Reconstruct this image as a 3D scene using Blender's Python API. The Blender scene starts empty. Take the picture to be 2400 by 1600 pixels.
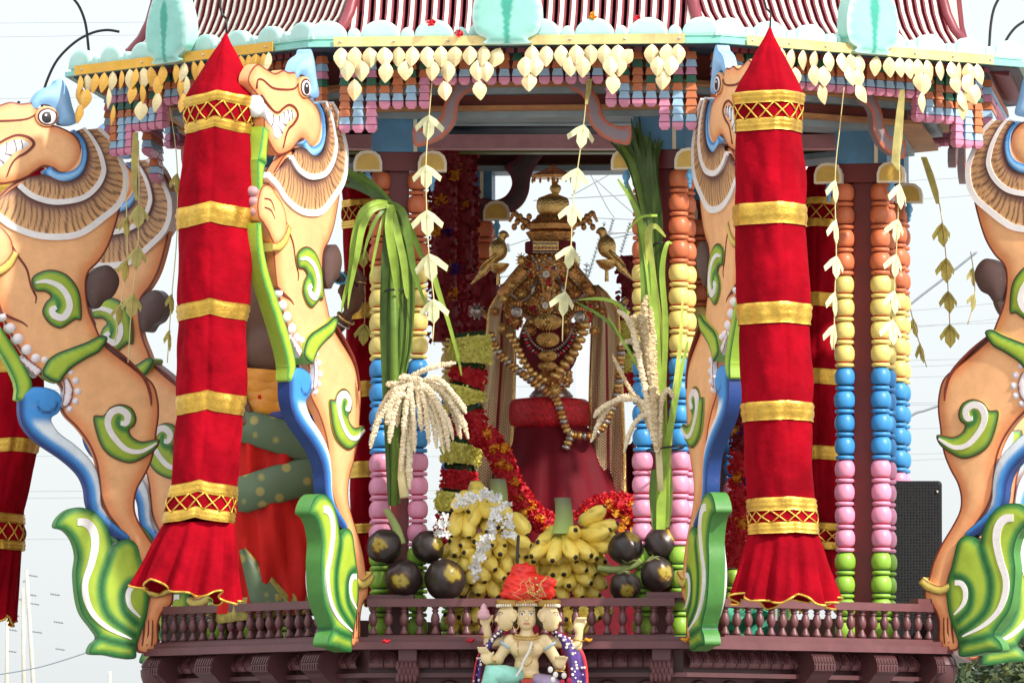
import bpy, bmesh, math, random
import numpy as np
from mathutils import Vector, Matrix
from mathutils.geometry import delaunay_2d_cdt
random.seed(7); rng = np.random.default_rng(7)
SC = bpy.context.scene; COL = SC.collection
pi, rad = math.pi, math.radians
# ------------------------------------------------------------------ camera
D = 34.0; F = 600.0*D; EYE = 1.55; HOR = 2070.0
PITCH = math.atan((HOR-800)/F)
cd = bpy.data.cameras.new('camera'); cam = bpy.data.objects.new('camera', cd); COL.objects.link(cam)
cam.location = (0, -D, EYE); cam.rotation_euler = (pi/2+PITCH, 0, 0)
cd.sensor_width = 36; cd.lens = 36*F*math.cos(PITCH)/2400*1.0; cd.clip_start = 0.5; cd.clip_end = 5000
FL = F*math.cos(PITCH)
SC.camera = cam
# ------------------------------------------------------------------ world and sun
SUN_AZ, SUN_EL = 50.0, 38.0      # degrees right of the viewing axis behind the camera, elevation
w = bpy.data.worlds.new('World'); SC.world = w; w.use_nodes = True
nt = w.node_tree; bg = nt.nodes['Background']
sky = nt.nodes.new('ShaderNodeTexSky'); sky.sky_type = 'NISHITA'; sky.sun_disc = False
sky.sun_elevation = rad(SUN_EL); sky.sun_rotation = rad(180-SUN_AZ)
sky.air_density = 1.0; sky.dust_density = 2.0; sky.ozone_density = 1.0; sky.altitude = 0
# thin bright cloud cover over the clear sky: brighter towards the zenith, as such skies are
tcw = nt.nodes.new('ShaderNodeTexCoord'); sxyz = nt.nodes.new('ShaderNodeSeparateXYZ'); nt.links.new(tcw.outputs['Generated'], sxyz.inputs[0])
mrw = nt.nodes.new('ShaderNodeMapRange'); mrw.inputs['From Min'].default_value = 0.0; mrw.inputs['From Max'].default_value = 1.0
mrw.inputs['To Min'].default_value = 3.95; mrw.inputs['To Max'].default_value = 11.5; nt.links.new(sxyz.outputs['Z'], mrw.inputs['Value'])
nzw = nt.nodes.new('ShaderNodeTexNoise'); nzw.inputs['Scale'].default_value = 2.5; nzw.inputs['Detail'].default_value = 5; nt.links.new(tcw.outputs['Generated'], nzw.inputs['Vector'])
mr2 = nt.nodes.new('ShaderNodeMapRange'); mr2.inputs['To Min'].default_value = 0.92; mr2.inputs['To Max'].default_value = 1.08; nt.links.new(nzw.outputs['Fac'], mr2.inputs['Value'])
mlw = nt.nodes.new('ShaderNodeMath'); mlw.operation = 'MULTIPLY'; nt.links.new(mrw.outputs[0], mlw.inputs[0]); nt.links.new(mr2.outputs[0], mlw.inputs[1])
vcw = nt.nodes.new('ShaderNodeVectorMath'); vcw.operation = 'SCALE'; vcw.inputs[0].default_value = (0.93, 0.972, 1.0); nt.links.new(mlw.outputs[0], vcw.inputs['Scale'])
mxw = nt.nodes.new('ShaderNodeMix'); mxw.data_type = 'RGBA'; mxw.inputs['Factor'].default_value = 0.82
nt.links.new(sky.outputs[0], mxw.inputs['A']); nt.links.new(vcw.outputs[0], mxw.inputs['B']); nt.links.new(mxw.outputs['Result'], bg.inputs[0]); bg.inputs[1].default_value = 0.15
sd = bpy.data.lights.new('sun', 'SUN'); sun = bpy.data.objects.new('sun', sd); COL.objects.link(sun)
sd.energy = 3.5; sd.angle = rad(1.5); sd.color = (1.0, 0.95, 0.87)
sv = Vector((math.sin(rad(SUN_AZ))*math.cos(rad(SUN_EL)), -math.cos(rad(SUN_AZ))*math.cos(rad(SUN_EL)), math.sin(rad(SUN_EL))))
sun.rotation_euler = sv.to_track_quat('Z', 'Y').to_euler(); sun.location = (6, -8, 9)
vs = SC.view_settings; vs.view_transform = 'Standard'; vs.look = 'None'; vs.exposure = 0.6; vs.gamma = 1.0; vs.use_curve_mapping = False
SC.cycles.max_bounces = 6; SC.cycles.diffuse_bounces = 3; SC.cycles.glossy_bounces = 3; SC.cycles.transparent_max_bounces = 4
# ------------------------------------------------------------------ pixel helpers (photo pixels 2400x1600)
_f = np.array([0, math.cos(PITCH), math.sin(PITCH)]); _u = np.array([0, -math.sin(PITCH), math.cos(PITCH)]); _r = np.array([1., 0, 0])
def ray(px, py): return _r*(px-1200)/FL + _u*(800-py)/FL + _f
def P(px, py, Y):
    d = ray(px, py); return np.array([0, -D, EYE]) + d*(Y+D)/d[1]
def mpp(Y): return (D+Y)/F
YAW = rad(6.0); X0 = 0.20
def corner(i, R, z=0.0):
    th = rad(-67.5+45*i)-YAW
    return np.array([X0+R*math.sin(th), -R*math.cos(th), z])
def cth(i): return rad(-67.5+45*i)-YAW
AP = math.cos(rad(22.5))
def fphi(k): return rad(45*k)-YAW
def fpt(k, a, s, z):
    ph = fphi(k); n = np.array([math.sin(ph), -math.cos(ph), 0]); t = np.array([math.cos(ph), math.sin(ph), 0])
    return np.array([X0, 0, z]) + n*a + t*s
def onface(px, py, k, a):
    "pixel -> (s, z) on the plane of octagon face k at apothem a"
    ph = fphi(k); n = np.array([math.sin(ph), -math.cos(ph), 0]); t = np.array([math.cos(ph), math.sin(ph), 0])
    o = np.array([0, -D, EYE]); d = ray(px, py); c = np.array([X0, 0, 0])
    q = (a-np.dot(o-c, n))/np.dot(d, n); p = o+d*q
    return float(np.dot(p-c, t)), float(p[2])
def s2l(c):
    if isinstance(c, str): c = [int(c[i:i+2], 16)/255 for i in (0, 2, 4)]
    return tuple(x/12.92 if x <= 0.04045 else ((x+0.055)/1.055)**2.4 for x in c)
# ------------------------------------------------------------------ materials
MATS = {}
def ocoord(n):
    "object coordinates shifted by a random amount for each object, so that repeats wear differently"
    tc = n.nodes.new('ShaderNodeTexCoord'); oi = n.nodes.new('ShaderNodeObjectInfo'); ml = n.nodes.new('ShaderNodeMath'); ml.operation = 'MULTIPLY'; ml.inputs[1].default_value = 37.0; n.links.new(oi.outputs['Random'], ml.inputs[0])
    ad = n.nodes.new('ShaderNodeVectorMath'); ad.operation = 'ADD'; n.links.new(tc.outputs['Object'], ad.inputs[0]); n.links.new(ml.outputs[0], ad.inputs[1]); return ad.outputs[0], oi.outputs['Random']
def shade_vary(n, col, rnd, amt):
    mr = n.nodes.new('ShaderNodeMapRange'); mr.inputs['To Min'].default_value = 1-amt; mr.inputs['To Max'].default_value = 1+amt*0.6; n.links.new(rnd, mr.inputs['Value'])
    vm = n.nodes.new('ShaderNodeVectorMath'); vm.operation = 'SCALE'; n.links.new(col, vm.inputs[0]); n.links.new(mr.outputs[0], vm.inputs['Scale']); return vm.outputs[0]
def _base(name):
    m = bpy.data.materials.new(name); m.use_nodes = True; n = m.node_tree
    return m, n, n.nodes['Principled BSDF']
def mat(name, rgb, rough=0.5, metal=0.0, var=0.12, scale=18.0, bump=0.15, bscale=60.0, sheen=0.0, spec=0.5, coat=0.0, trans=0.0, dirt=0.0, dist=0.002):
    "procedural paint / cloth / metal: colour with noise variation, worn specks, bump"
    if name in MATS: return MATS[name]
    m, n, b = _base(name); L = n.links.new
    tco, rnd = ocoord(n)
    nz = n.nodes.new('ShaderNodeTexNoise'); nz.inputs['Scale'].default_value = scale; nz.inputs['Detail'].default_value = 5; nz.inputs['Roughness'].default_value = 0.6
    L(tco, nz.inputs['Vector'])
    rp = n.nodes.new('ShaderNodeValToRGB'); c = np.array(rgb)
    rp.color_ramp.elements[0].position = 0.3; rp.color_ramp.elements[1].position = 0.7
    rp.color_ramp.elements[0].color = (*np.clip(c*(1-var), 0, 1), 1); rp.color_ramp.elements[1].color = (*np.clip(c*(1+var), 0, 1), 1)
    L(nz.outputs['Fac'], rp.inputs['Fac']); out = shade_vary(n, rp.outputs['Color'], rnd, 0.10)
    if dirt > 0:
        n2 = n.nodes.new('ShaderNodeTexNoise'); n2.inputs['Scale'].default_value = scale*0.55; n2.inputs['Detail'].default_value = 9; n2.inputs['Roughness'].default_value = 0.75
        L(tco, n2.inputs['Vector'])
        r2 = n.nodes.new('ShaderNodeValToRGB'); r2.color_ramp.elements[0].position = 0.57; r2.color_ramp.elements[1].position = 0.68
        r2.color_ramp.elements[0].color = (0, 0, 0, 1); r2.color_ramp.elements[1].color = (dirt, dirt, dirt, 1)
        L(n2.outputs['Fac'], r2.inputs['Fac'])
        mx = n.nodes.new('ShaderNodeMix'); mx.data_type = 'RGBA'; L(r2.outputs['Color'], mx.inputs['Factor']); L(out, mx.inputs['A'])
        mx.inputs['B'].default_value = (*(c*0.35+0.03), 1); out = mx.outputs['Result']
    L(out, b.inputs['Base Color'])
    rr = n.nodes.new('ShaderNodeMapRange'); rr.inputs['To Min'].default_value = max(0.02, rough-0.08); rr.inputs['To Max'].default_value = min(1, rough+0.1)
    L(nz.outputs['Fac'], rr.inputs['Value']); L(rr.outputs[0], b.inputs['Roughness'])
    b.inputs['Metallic'].default_value = metal; b.inputs['Specular IOR Level'].default_value = spec
    if sheen: b.inputs['Sheen Weight'].default_value = sheen; b.inputs['Sheen Tint'].default_value = (*np.clip(c*2+0.1, 0, 1), 1); b.inputs['Sheen Roughness'].default_value = 0.4
    if coat: b.inputs['Coat Weight'].default_value = coat; b.inputs['Coat Roughness'].default_value = 0.15
    if bump:
        n3 = n.nodes.new('ShaderNodeTexNoise'); n3.inputs['Scale'].default_value = bscale; n3.inputs['Detail'].default_value = 4
        L(tco, n3.inputs['Vector'])
        bp = n.nodes.new('ShaderNodeBump'); bp.inputs['Strength'].default_value = bump; bp.inputs['Distance'].default_value = dist
        L(n3.outputs['Fac'], bp.inputs['Height']); L(bp.outputs[0], b.inputs['Normal'])
    if trans:
        tr = n.nodes.new('ShaderNodeBsdfTranslucent'); L(out, tr.inputs['Color'])
        ms = n.nodes.new('ShaderNodeMixShader'); ms.inputs[0].default_value = trans
        o = n.nodes['Material Output']; L(b.outputs[0], ms.inputs[1]); L(tr.outputs[0], ms.inputs[2]); L(ms.outputs[0], o.inputs[0])
    MATS[name] = m; return m
def vmat(name, rough=0.4, bump=0.12, bscale=40., var=0.1, metal=0.0, dirt=0.25, sheen=0.0, trans=0.0, coat=0.0):
    "hand painted surface: colours come from the object's own painted colour layer"
    if name in MATS: return MATS[name]
    m, n, b = _base(name); L = n.links.new
    at = n.nodes.new('ShaderNodeVertexColor'); at.layer_name = 'Col'
    tco, rnd = ocoord(n); nz = n.nodes.new('ShaderNodeTexNoise'); nz.inputs['Scale'].default_value = 14; nz.inputs['Detail'].default_value = 8; nz.inputs['Roughness'].default_value = 0.7
    L(tco, nz.inputs['Vector'])
    mr = n.nodes.new('ShaderNodeMapRange'); mr.inputs['From Min'].default_value = 0.3; mr.inputs['From Max'].default_value = 0.7; mr.inputs['To Min'].default_value = 1-var; mr.inputs['To Max'].default_value = 1+var
    L(nz.outputs['Fac'], mr.inputs['Value'])
    vm = n.nodes.new('ShaderNodeVectorMath'); vm.operation = 'SCALE'; L(at.outputs['Color'], vm.inputs[0]); L(mr.outputs[0], vm.inputs['Scale'])
    out = vm.outputs[0]
    if dirt:
        n2 = n.nodes.new('ShaderNodeTexNoise'); n2.inputs['Scale'].default_value = 30; n2.inputs['Detail'].default_value = 9; n2.inputs['Roughness'].default_value = 0.8
        L(tco, n2.inputs['Vector'])
        r2 = n.nodes.new('ShaderNodeValToRGB'); r2.color_ramp.elements[0].position = 0.60; r2.color_ramp.elements[1].position = 0.70
        r2.color_ramp.elements[0].color = (0, 0, 0, 1); r2.color_ramp.elements[1].color = (dirt, dirt, dirt, 1); L(n2.outputs['Fac'], r2.inputs['Fac'])
        mx = n.nodes.new('ShaderNodeMix'); mx.data_type = 'RGBA'; L(r2.outputs['Color'], mx.inputs['Factor']); L(out, mx.inputs['A']); mx.inputs['B'].default_value = (0.42, 0.30, 0.20, 1); out = mx.outputs['Result']
    L(out, b.inputs['Base Color']); b.inputs['Roughness'].default_value = rough; b.inputs['Metallic'].default_value = metal
    if sheen: b.inputs['Sheen Weight'].default_value = sheen
    if coat: b.inputs['Coat Weight'].default_value = coat; b.inputs['Coat Roughness'].default_value = 0.2
    n3 = n.nodes.new('ShaderNodeTexNoise'); n3.inputs['Scale'].default_value = bscale; n3.inputs['Detail'].default_value = 4; L(tco, n3.inputs['Vector'])
    bp = n.nodes.new('ShaderNodeBump'); bp.inputs['Strength'].default_value = bump; bp.inputs['Distance'].default_value = 0.003
    L(n3.outputs['Fac'], bp.inputs['Height']); L(bp.outputs[0], b.inputs['Normal'])
    if trans:
        tr = n.nodes.new('ShaderNodeBsdfTranslucent'); L(out, tr.inputs['Color'])
        ms = n.nodes.new('ShaderNodeMixShader'); ms.inputs[0].default_value = trans
        o = n.nodes['Material Output']; L(b.outputs[0], ms.inputs[1]); L(tr.outputs[0], ms.inputs[2]); L(ms.outputs[0], o.inputs[0])
    MATS[name] = m; return m
# ------------------------------------------------------------------ object helpers
def mesh(name, V, Fc, m=None, smooth=False, cols=None, fmat=None, angle=None):
    me = bpy.data.meshes.new(name); me.from_pydata([tuple(map(float, v)) for v in V], [], [tuple(map(int, f)) for f in Fc])
    if m is not None:
        for q in (m if isinstance(m, (list, tuple)) else [m]): me.materials.append(q)
    if fmat is not None: me.polygons.foreach_set('material_index', np.asarray(fmat, dtype=np.int32))
    if smooth: me.polygons.foreach_set('use_smooth', np.ones(len(me.polygons), dtype=bool))
    if cols is not None:
        ca = me.color_attributes.new('Col', 'FLOAT_COLOR', 'POINT'); c = np.ones((len(V), 4), dtype=np.float32); c[:, :3] = cols
        ca.data.foreach_set('color', c.ravel())
    me.update()
    if angle is not None: me.set_sharp_from_angle(angle=rad(angle))
    return me
INV = {}
def obj(name, me, parent=None, loc=None, rot=None, scale=None):
    o = bpy.data.objects.new(name, me); COL.objects.link(o)
    if loc is not None: o.location = loc
    if rot is not None: o.rotation_euler = rot
    if scale is not None: o.scale = scale if hasattr(scale, '__len__') else (scale,)*3
    if parent is not None:
        o.parent = parent
        if parent.name in INV: o.matrix_parent_inverse = INV[parent.name]
    return o
def thing(name, label, cat, group=None, loc=(0, 0, 0), world=True, rz=0.0):
    "Empty at the base of a thing; world=True: its parts are given in world coordinates"
    o = bpy.data.objects.new(name, None); COL.objects.link(o); o.empty_display_size = 0.1
    o.location = tuple(map(float, loc)); o.rotation_euler = (0, 0, rz)
    tag(o, label, cat, group)
    if world: INV[o.name] = Matrix.Translation(-Vector(tuple(map(float, loc))))
    return o
def tag(o, label, cat, group=None):
    o['label'] = label; o['category'] = cat
    if group: o['group'] = group
    return o
def struct(o): o['kind'] = 'structure'; return o
def stuff(o): o['kind'] = 'stuff'; return o
def copy_tree(o, parent=None):
    c = o.copy(); COL.objects.link(c)
    if parent is not None: c.parent = parent
    for ch in list(o.children): copy_tree(ch, c)
    return c
class MB:
    def __init__(s): s.V = []; s.F = []; s.M = []; s.C = []
    def add(s, V, Fc, mi=0, col=None):
        b = len(s.V); s.V.extend([tuple(v) for v in V]); s.F.extend([tuple(i+b for i in f) for f in Fc]); s.M.extend([mi]*len(Fc))
        if col is not None:
            col = np.asarray(col); s.C.extend([tuple(col)]*len(V) if col.ndim == 1 else [tuple(c) for c in col])
        return s
    def me(s, name, m, smooth=False, angle=None):
        return mesh(name, s.V, s.F, m, smooth, s.C if len(s.C) == len(s.V) and s.C else None, s.M, angle)
def boxVF(lo, hi):
    (a, b, c), (d, e, f) = lo, hi
    V = [(a, b, c), (d, b, c), (d, e, c), (a, e, c), (a, b, f), (d, b, f), (d, e, f), (a, e, f)]
    return V, [(0, 3, 2, 1), (4, 5, 6, 7), (0, 1, 5, 4), (1, 2, 6, 5), (2, 3, 7, 6), (3, 0, 4, 7)]
def latheVF(prof, n=16, squash=1.0):
    "prof: list of (r, z) bottom to top, closed at the ends"
    V = []; Fc = []
    for r, z in prof:
        for j in range(n): a = 2*pi*j/n; V.append((r*math.cos(a), squash*r*math.sin(a), z))
    for i in range(len(prof)-1):
        for j in range(n): Fc.append((i*n+j, i*n+(j+1) % n, (i+1)*n+(j+1) % n, (i+1)*n+j))
    Fc.append(tuple(range(n-1, -1, -1))); Fc.append(tuple(range((len(prof)-1)*n, len(prof)*n)))
    return V, Fc
def tubeVF(pts, rr, n=8, flat=1.0, up=None):
    pts = np.asarray(pts, float); k = len(pts); rr = np.broadcast_to(rr, (k,))
    T = np.gradient(pts, axis=0); T /= (np.linalg.norm(T, axis=1, keepdims=True)+1e-12)
    u = np.array(up if up is not None else (0, 0, 1.)) if up is not None or abs(T[0][2]) < 0.9 else np.array([1., 0, 0])
    V = []; Fc = []
    for i in range(k):
        a = np.cross(T[i], u); a /= np.linalg.norm(a)+1e-12; b = np.cross(a, T[i])
        if up is None: u = b
        for j in range(n):
            t = 2*pi*j/n; V.append(pts[i]+rr[i]*(math.cos(t)*a*1.0+math.sin(t)*b*flat))
    for i in range(k-1):
        for j in range(n): Fc.append((i*n+j, i*n+(j+1) % n, (i+1)*n+(j+1) % n, (i+1)*n+j))
    Fc.append(tuple(range(n-1, -1, -1))); Fc.append(tuple(range((k-1)*n, k*n)))
    return V, Fc
def ellVF(c, r, nu=12, nv=8):
    V = []; Fc = []
    for i in range(1, nv):
        p = pi*i/nv
        for j in range(nu):
            t = 2*pi*j/nu; V.append((c[0]+r[0]*math.sin(p)*math.cos(t), c[1]+r[1]*math.sin(p)*math.sin(t), c[2]-r[2]*math.cos(p)))
    for i in range(nv-2):
        for j in range(nu): Fc.append((i*nu+j, i*nu+(j+1) % nu, (i+1)*nu+(j+1) % nu, (i+1)*nu+j))
    b = len(V); V += [(c[0], c[1], c[2]-r[2]), (c[0], c[1], c[2]+r[2])]
    for j in range(nu):
        Fc.append((b, (j+1) % nu, j)); Fc.append((b+1, (nv-2)*nu+j, (nv-2)*nu+(j+1) % nu))
    return V, Fc
def spl(pts, n=6, closed=True):
    "Catmull-Rom through control points"
    p = np.asarray(pts, float); k = len(p); out = []
    for i in range(k if closed else k-1):
        if closed: a, b, c, d = p[i-1], p[i], p[(i+1) % k], p[(i+2) % k]
        else: a, b, c, d = p[max(i-1, 0)], p[i], p[i+1], p[min(i+2, k-1)]
        for j in range(n):
            t = j/n; out.append(0.5*((2*b)+(c-a)*t+(2*a-5*b+4*c-d)*t*t+(3*b-a-3*c+d)*t**3))
    if not closed: out.append(p[-1])
    return np.array(out)
def inside(q, poly):
    x, y = q[:, 0][:, None], q[:, 1][:, None]; a = poly; b = np.roll(poly, -1, 0)
    c = ((a[:, 1] > y) != (b[:, 1] > y)) & (x < (b[:, 0]-a[:, 0])*(y-a[:, 1])/(b[:, 1]-a[:, 1]+1e-12)+a[:, 0])
    return c.sum(1) % 2 == 1
def pdist(q, poly, closed=True):
    a = poly if closed else poly[:-1]; b = np.roll(poly, -1, 0) if closed else poly[1:]
    d = b-a; L = (d*d).sum(1)+1e-12; best = np.full(len(q), 1e9)
    for i in range(len(a)):
        t = np.clip(((q-a[i])@d[i])/L[i], 0, 1); e = q-(a[i]+t[:, None]*d[i]); best = np.minimum(best, (e*e).sum(1))
    return np.sqrt(best)
def reliefVF(ctrl, half, bulge=0.0, wid=20., grid=14., nsp=5, colf=None, closed_spline=True, sharp=0.35, rings=None):
    """flat carved board piece from an outline in template pixels (u right, v down).
    returns verts (u, thickness, v), faces, colours; the face swells from the rim inwards"""
    o = spl(ctrl, nsp) if closed_spline else np.asarray(ctrl, float)
    keep = [0]
    for i in range(1, len(o)):
        if np.linalg.norm(o[i]-o[keep[-1]]) > 1.0: keep.append(i)
    o = o[keep]; n = len(o)
    lo, hi = o.min(0), o.max(0); pts = [o]
    if grid:
        gx, gy = np.meshgrid(np.arange(lo[0], hi[0], grid), np.arange(lo[1], hi[1], grid)); g = np.stack([gx.ravel(), gy.ravel()], 1)
        g[:, 0] += ((np.round((g[:, 1]-lo[1])/grid) % 2)*grid*0.5)
        g = g[inside(g, o)]
        if len(g): g = g[pdist(g, o) > (max(rings)+grid*0.35 if rings else grid*0.45)]
        # ring of points just inside the rim, so that painted edges stay crisp
        e = np.roll(o, -1, 0)-np.roll(o, 1, 0); nn = np.stack([-e[:, 1], e[:, 0]], 1); nn /= np.linalg.norm(nn, axis=1, keepdims=True)+1e-9
        for dd in (rings or (grid*sharp,)):
            for sg in (1, -1):
                r = o+sg*nn*dd; r = r[inside(r, o)]
                if len(r): r = r[pdist(r, o) > dd*0.9]
                if len(r): pts.append(r[::1])
        if len(g): pts.append(g)
    allp = np.concatenate(pts); 
    v2, ed, fc, *_ = delaunay_2d_cdt([Vector(p) for p in allp], [], [list(range(n))], 1, 0.01)
    q = np.array([tuple(v) for v in v2]); d = pdist(q, o)
    h = half+bulge*(1-np.exp(-(d/wid)**1.3))
    m = len(q); V = [(a[0], -b, a[1]) for a, b in zip(q, h)]+[(a[0], b, a[1]) for a, b in zip(q, h)]
    Fo = []; cnt = {}
    for f in fc:
        p = q[list(f)]; ar = sum(p[i][0]*p[(i+1) % len(f)][1]-p[(i+1) % len(f)][0]*p[i][1] for i in range(len(f)))
        f = list(f) if ar > 0 else list(f)[::-1]
        for i in range(len(f)): cnt[(f[i], f[(i+1) % len(f)])] = 1
        Fo.append(tuple(f[::-1])); Fo.append(tuple(i+m for i in f))
    rim = [e for e in cnt if (e[1], e[0]) not in cnt]; ids = {}; W = []
    for (a, b) in rim:
        for x in (a, b):
            if x not in ids: ids[x] = 2*m+len(W); W.append(V[x]); W.append(V[x+m])
        Fo.append((ids[a], ids[b], ids[b]+1, ids[a]+1))
    V = V+W; C = None
    if colf is not None:
        c = colf(q, d); C = np.concatenate([c, c]); rk = list(ids)
        sc_ = colf(q[rk]*1.0, np.full(len(rk), 9.0)) if rk else np.zeros((0, 3))
        C = np.concatenate([C, np.repeat(sc_, 2, 0)])
    return V, Fo, C
def lerp(a, b, t):
    t = np.asarray(t)[:, None]; return np.asarray(a)*(1-t)+np.asarray(b)*t
def sstep(x, a, b): t = np.clip((x-a)/(b-a), 0, 1); return t*t*(3-2*t)
# ------------------------------------------------------------------ implicit surfaces (continuous bodies)
def surfnet(f, lo, hi, h):
    lo = np.array(lo, float); hi = np.array(hi, float); n = np.ceil((hi-lo)/h).astype(int)+1
    ax = [lo[i]+h*np.arange(n[i]) for i in range(3)]
    X, Y, Z = np.meshgrid(*ax, indexing='ij'); Q = np.stack([X, Y, Z], -1).reshape(-1, 3)
    v = f(Q).reshape(n); s = v < 0
    acc = np.zeros((*(n-1), 3)); cn = np.zeros(n-1)
    offs = [(i, j, k) for i in (0, 1) for j in (0, 1) for k in (0, 1)]
    def sl(o): return tuple(slice(o[i], n[i]-1+o[i]) for i in range(3))
    for a in offs:
        for d in range(3):
            if a[d] == 0:
                b = list(a); b[d] = 1; va, vb = v[sl(a)], v[sl(b)]; cr = (va < 0) != (vb < 0)
                t = np.where(cr, va/(va-vb+1e-20), 0)
                for e in range(3): acc[..., e] += np.where(cr, a[e]+(t if e == d else 0), 0)
                cn += cr
    act = cn > 0; idx = -np.ones(n-1, int); idx[act] = np.arange(act.sum())
    I = np.argwhere(act); V = lo+h*(I+acc[act]/cn[act][:, None]); Fc = []
    for d in range(3):
        e, g = (d+1) % 3, (d+2) % 3
        sa = [slice(0, n[i]-1) if i == d else slice(1, n[i]-1) for i in range(3)]; sb = list(sa); sb[d] = slice(1, n[d])
        A, B = s[tuple(sa)], s[tuple(sb)]; cr = np.argwhere(A != B)
        if not len(cr): continue
        base = cr.copy()
        for i in range(3):
            if i != d: base[:, i] += 1
        flip = A[tuple(cr.T)]
        def cell(de, dg):
            c = base.copy(); c[:, e] += de; c[:, g] += dg; return idx[tuple(c.T)]
        a, b, c, dd = cell(-1, -1), cell(0, -1), cell(0, 0), cell(-1, 0)
        for q in range(len(cr)):
            Fc.append((a[q], b[q], c[q], dd[q]) if flip[q] else (dd[q], c[q], b[q], a[q]))
    return V, Fc
def sph(q, c, r): return np.linalg.norm(q-np.array(c), axis=1)-r
def ell(q, c, r, R=None):
    p = q-np.array(c)
    if R is not None: p = p@np.array(R)
    k = p/np.array(r); l = np.linalg.norm(k, axis=1); g = np.linalg.norm(k/np.array(r), axis=1)+1e-9
    return l*(l-1)/g
def cap(q, a, b, ra, rb):
    a = np.array(a); b = np.array(b); ab = b-a; t = np.clip(((q-a)@ab)/(ab@ab), 0, 1)
    return np.linalg.norm(q-(a+t[:, None]*ab), axis=1)-(ra+(rb-ra)*t)
def smin(a, b, k):
    h = np.clip(0.5+0.5*(b-a)/k, 0, 1); return b*(1-h)+a*h-k*h*(1-h)
def smins(L, k):
    r = L[0]
    for x in L[1:]: r = smin(r, x, k)
    return r
# ------------------------------------------------------------------ ground
gm = mat('ground_concrete', (0.23, 0.225, 0.21), 0.9, var=0.3, scale=0.8, bump=0.4, bscale=90)
struct(obj('ground', mesh('ground', [(-900, -300, 0), (900, -300, 0), (900, 1500, 0), (-900, 1500, 0)], [(0, 1, 2, 3)], gm)))
# ------------------------------------------------------------------ chariot
PURP = mat('purple_wood_paint', s2l('6b4043'), 0.42, var=0.16, scale=9, bump=0.35, bscale=45, dirt=0.35)
PURPD = mat('purple_wood_paint_deep', s2l('563234'), 0.45, var=0.16, scale=9, bump=0.35, bscale=45, dirt=0.3)
TEAL = mat('teal_paint', s2l('86c3b4'), 0.45, var=0.1, scale=10, bump=0.2, dirt=0.4)
TEALL = vmat('teal_relief_paint', 0.45)
RIBM = mat('rib_maroon_paint', s2l('7c2c36'), 0.38, var=0.2, scale=8, bump=0.25, dirt=0.3)
RIBW = mat('rib_white_paint', s2l('efe6d2'), 0.45, var=0.12, scale=25, bump=0.2, dirt=0.55)
REDP = mat('dark_red_post_paint', s2l('6d1c1f'), 0.35, var=0.2, scale=6, bump=0.2)
BEADC = {'orange': s2l('d4744a'), 'yellow': s2l('e6d078'), 'blue': s2l('3c8fce'), 'pink': s2l('e193b1'), 'green': s2l('8cb83c')}
BEADM = {k: mat('bead_%s_paint' % k, c, 0.40, var=0.10, scale=16, bump=0.15, dirt=0.4) for k, c in BEADC.items()}
GROOVE = {'orange': s2l('9a3f24'), 'yellow': s2l('cf5a30'), 'blue': s2l('1d3550'), 'pink': s2l('c72f4f'), 'green': s2l('3d6a4a')}
GROM = {k: mat('bead_%s_groove_paint' % k, c, 0.5, var=0.1) for k, c in GROOVE.items()}
FRC = {'o': s2l('d27a4c'), 'b': s2l('a9cdea'), 'p': s2l('de8fad'), 'g': s2l('2f6a50')}
FRM = {k: mat('fringe_paint_'+k, c, 0.4, var=0.1, scale=25, bump=0.12, dirt=0.35) for k, c in FRC.items()}
BROWNR = mat('red_brown_beam_paint', s2l('8a3f30'), 0.5, var=0.15, scale=7, bump=0.2, dirt=0.2)
WOODL = mat('worn_beam_wood', s2l('b07a4a'), 0.6, var=0.25, scale=12, bump=0.3, dirt=0.4)
BLUEG = mat('blue_grey_beam_paint', s2l('8fa3ad'), 0.5, var=0.2, scale=9, bump=0.2, dirt=0.35)
BLUEC = mat('blue_capital_paint', s2l('4f83a8'), 0.45, var=0.25, scale=7, bump=0.25, dirt=0.35)
NAVY = mat('dark_navy_soffit', s2l('2c3c50'), 0.6, var=0.2, bump=0.2)
BELLY = mat('ochre_bell_paint', s2l('d8b050'), 0.4, var=0.15, scale=20, dirt=0.3)
BELLW = mat('cream_bell_rim', s2l('e9dcc0'), 0.45)
PEND = mat('light_blue_pendant', s2l('6fb3e0'), 0.35)
CH = thing('temple_chariot', 'tall octagonal festival chariot with painted pillars, maroon ribbed roof and purple base', 'chariot', loc=(X0, 0, 0))
def octa(mb, R, z0, z1, Rin=0.0, mi=0):
    o = [corner(i, R) for i in range(8)]; V = []
    if Rin <= 0:
        V = [(p[0], p[1], z0) for p in o]+[(p[0], p[1], z1) for p in o]
        Fc = [tuple(range(8))[::-1], tuple(range(8, 16))]+[(i, (i+1) % 8, 8+(i+1) % 8, 8+i) for i in range(8)]
    else:
        q = [corner(i, Rin) for i in range(8)]
        V = [(p[0], p[1], z0) for p in o]+[(p[0], p[1], z1) for p in o]+[(p[0], p[1], z0) for p in q]+[(p[0], p[1], z1) for p in q]
        Fc = []
        for i in range(8):
            j = (i+1) % 8
            Fc += [(i, j, 8+j, 8+i), (8+i, 8+j, 24+j, 24+i), (16+j, 16+i, 24+i, 24+j), (i, 16+i, 16+j, j)]
    mb.add(V, Fc, mi)
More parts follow.
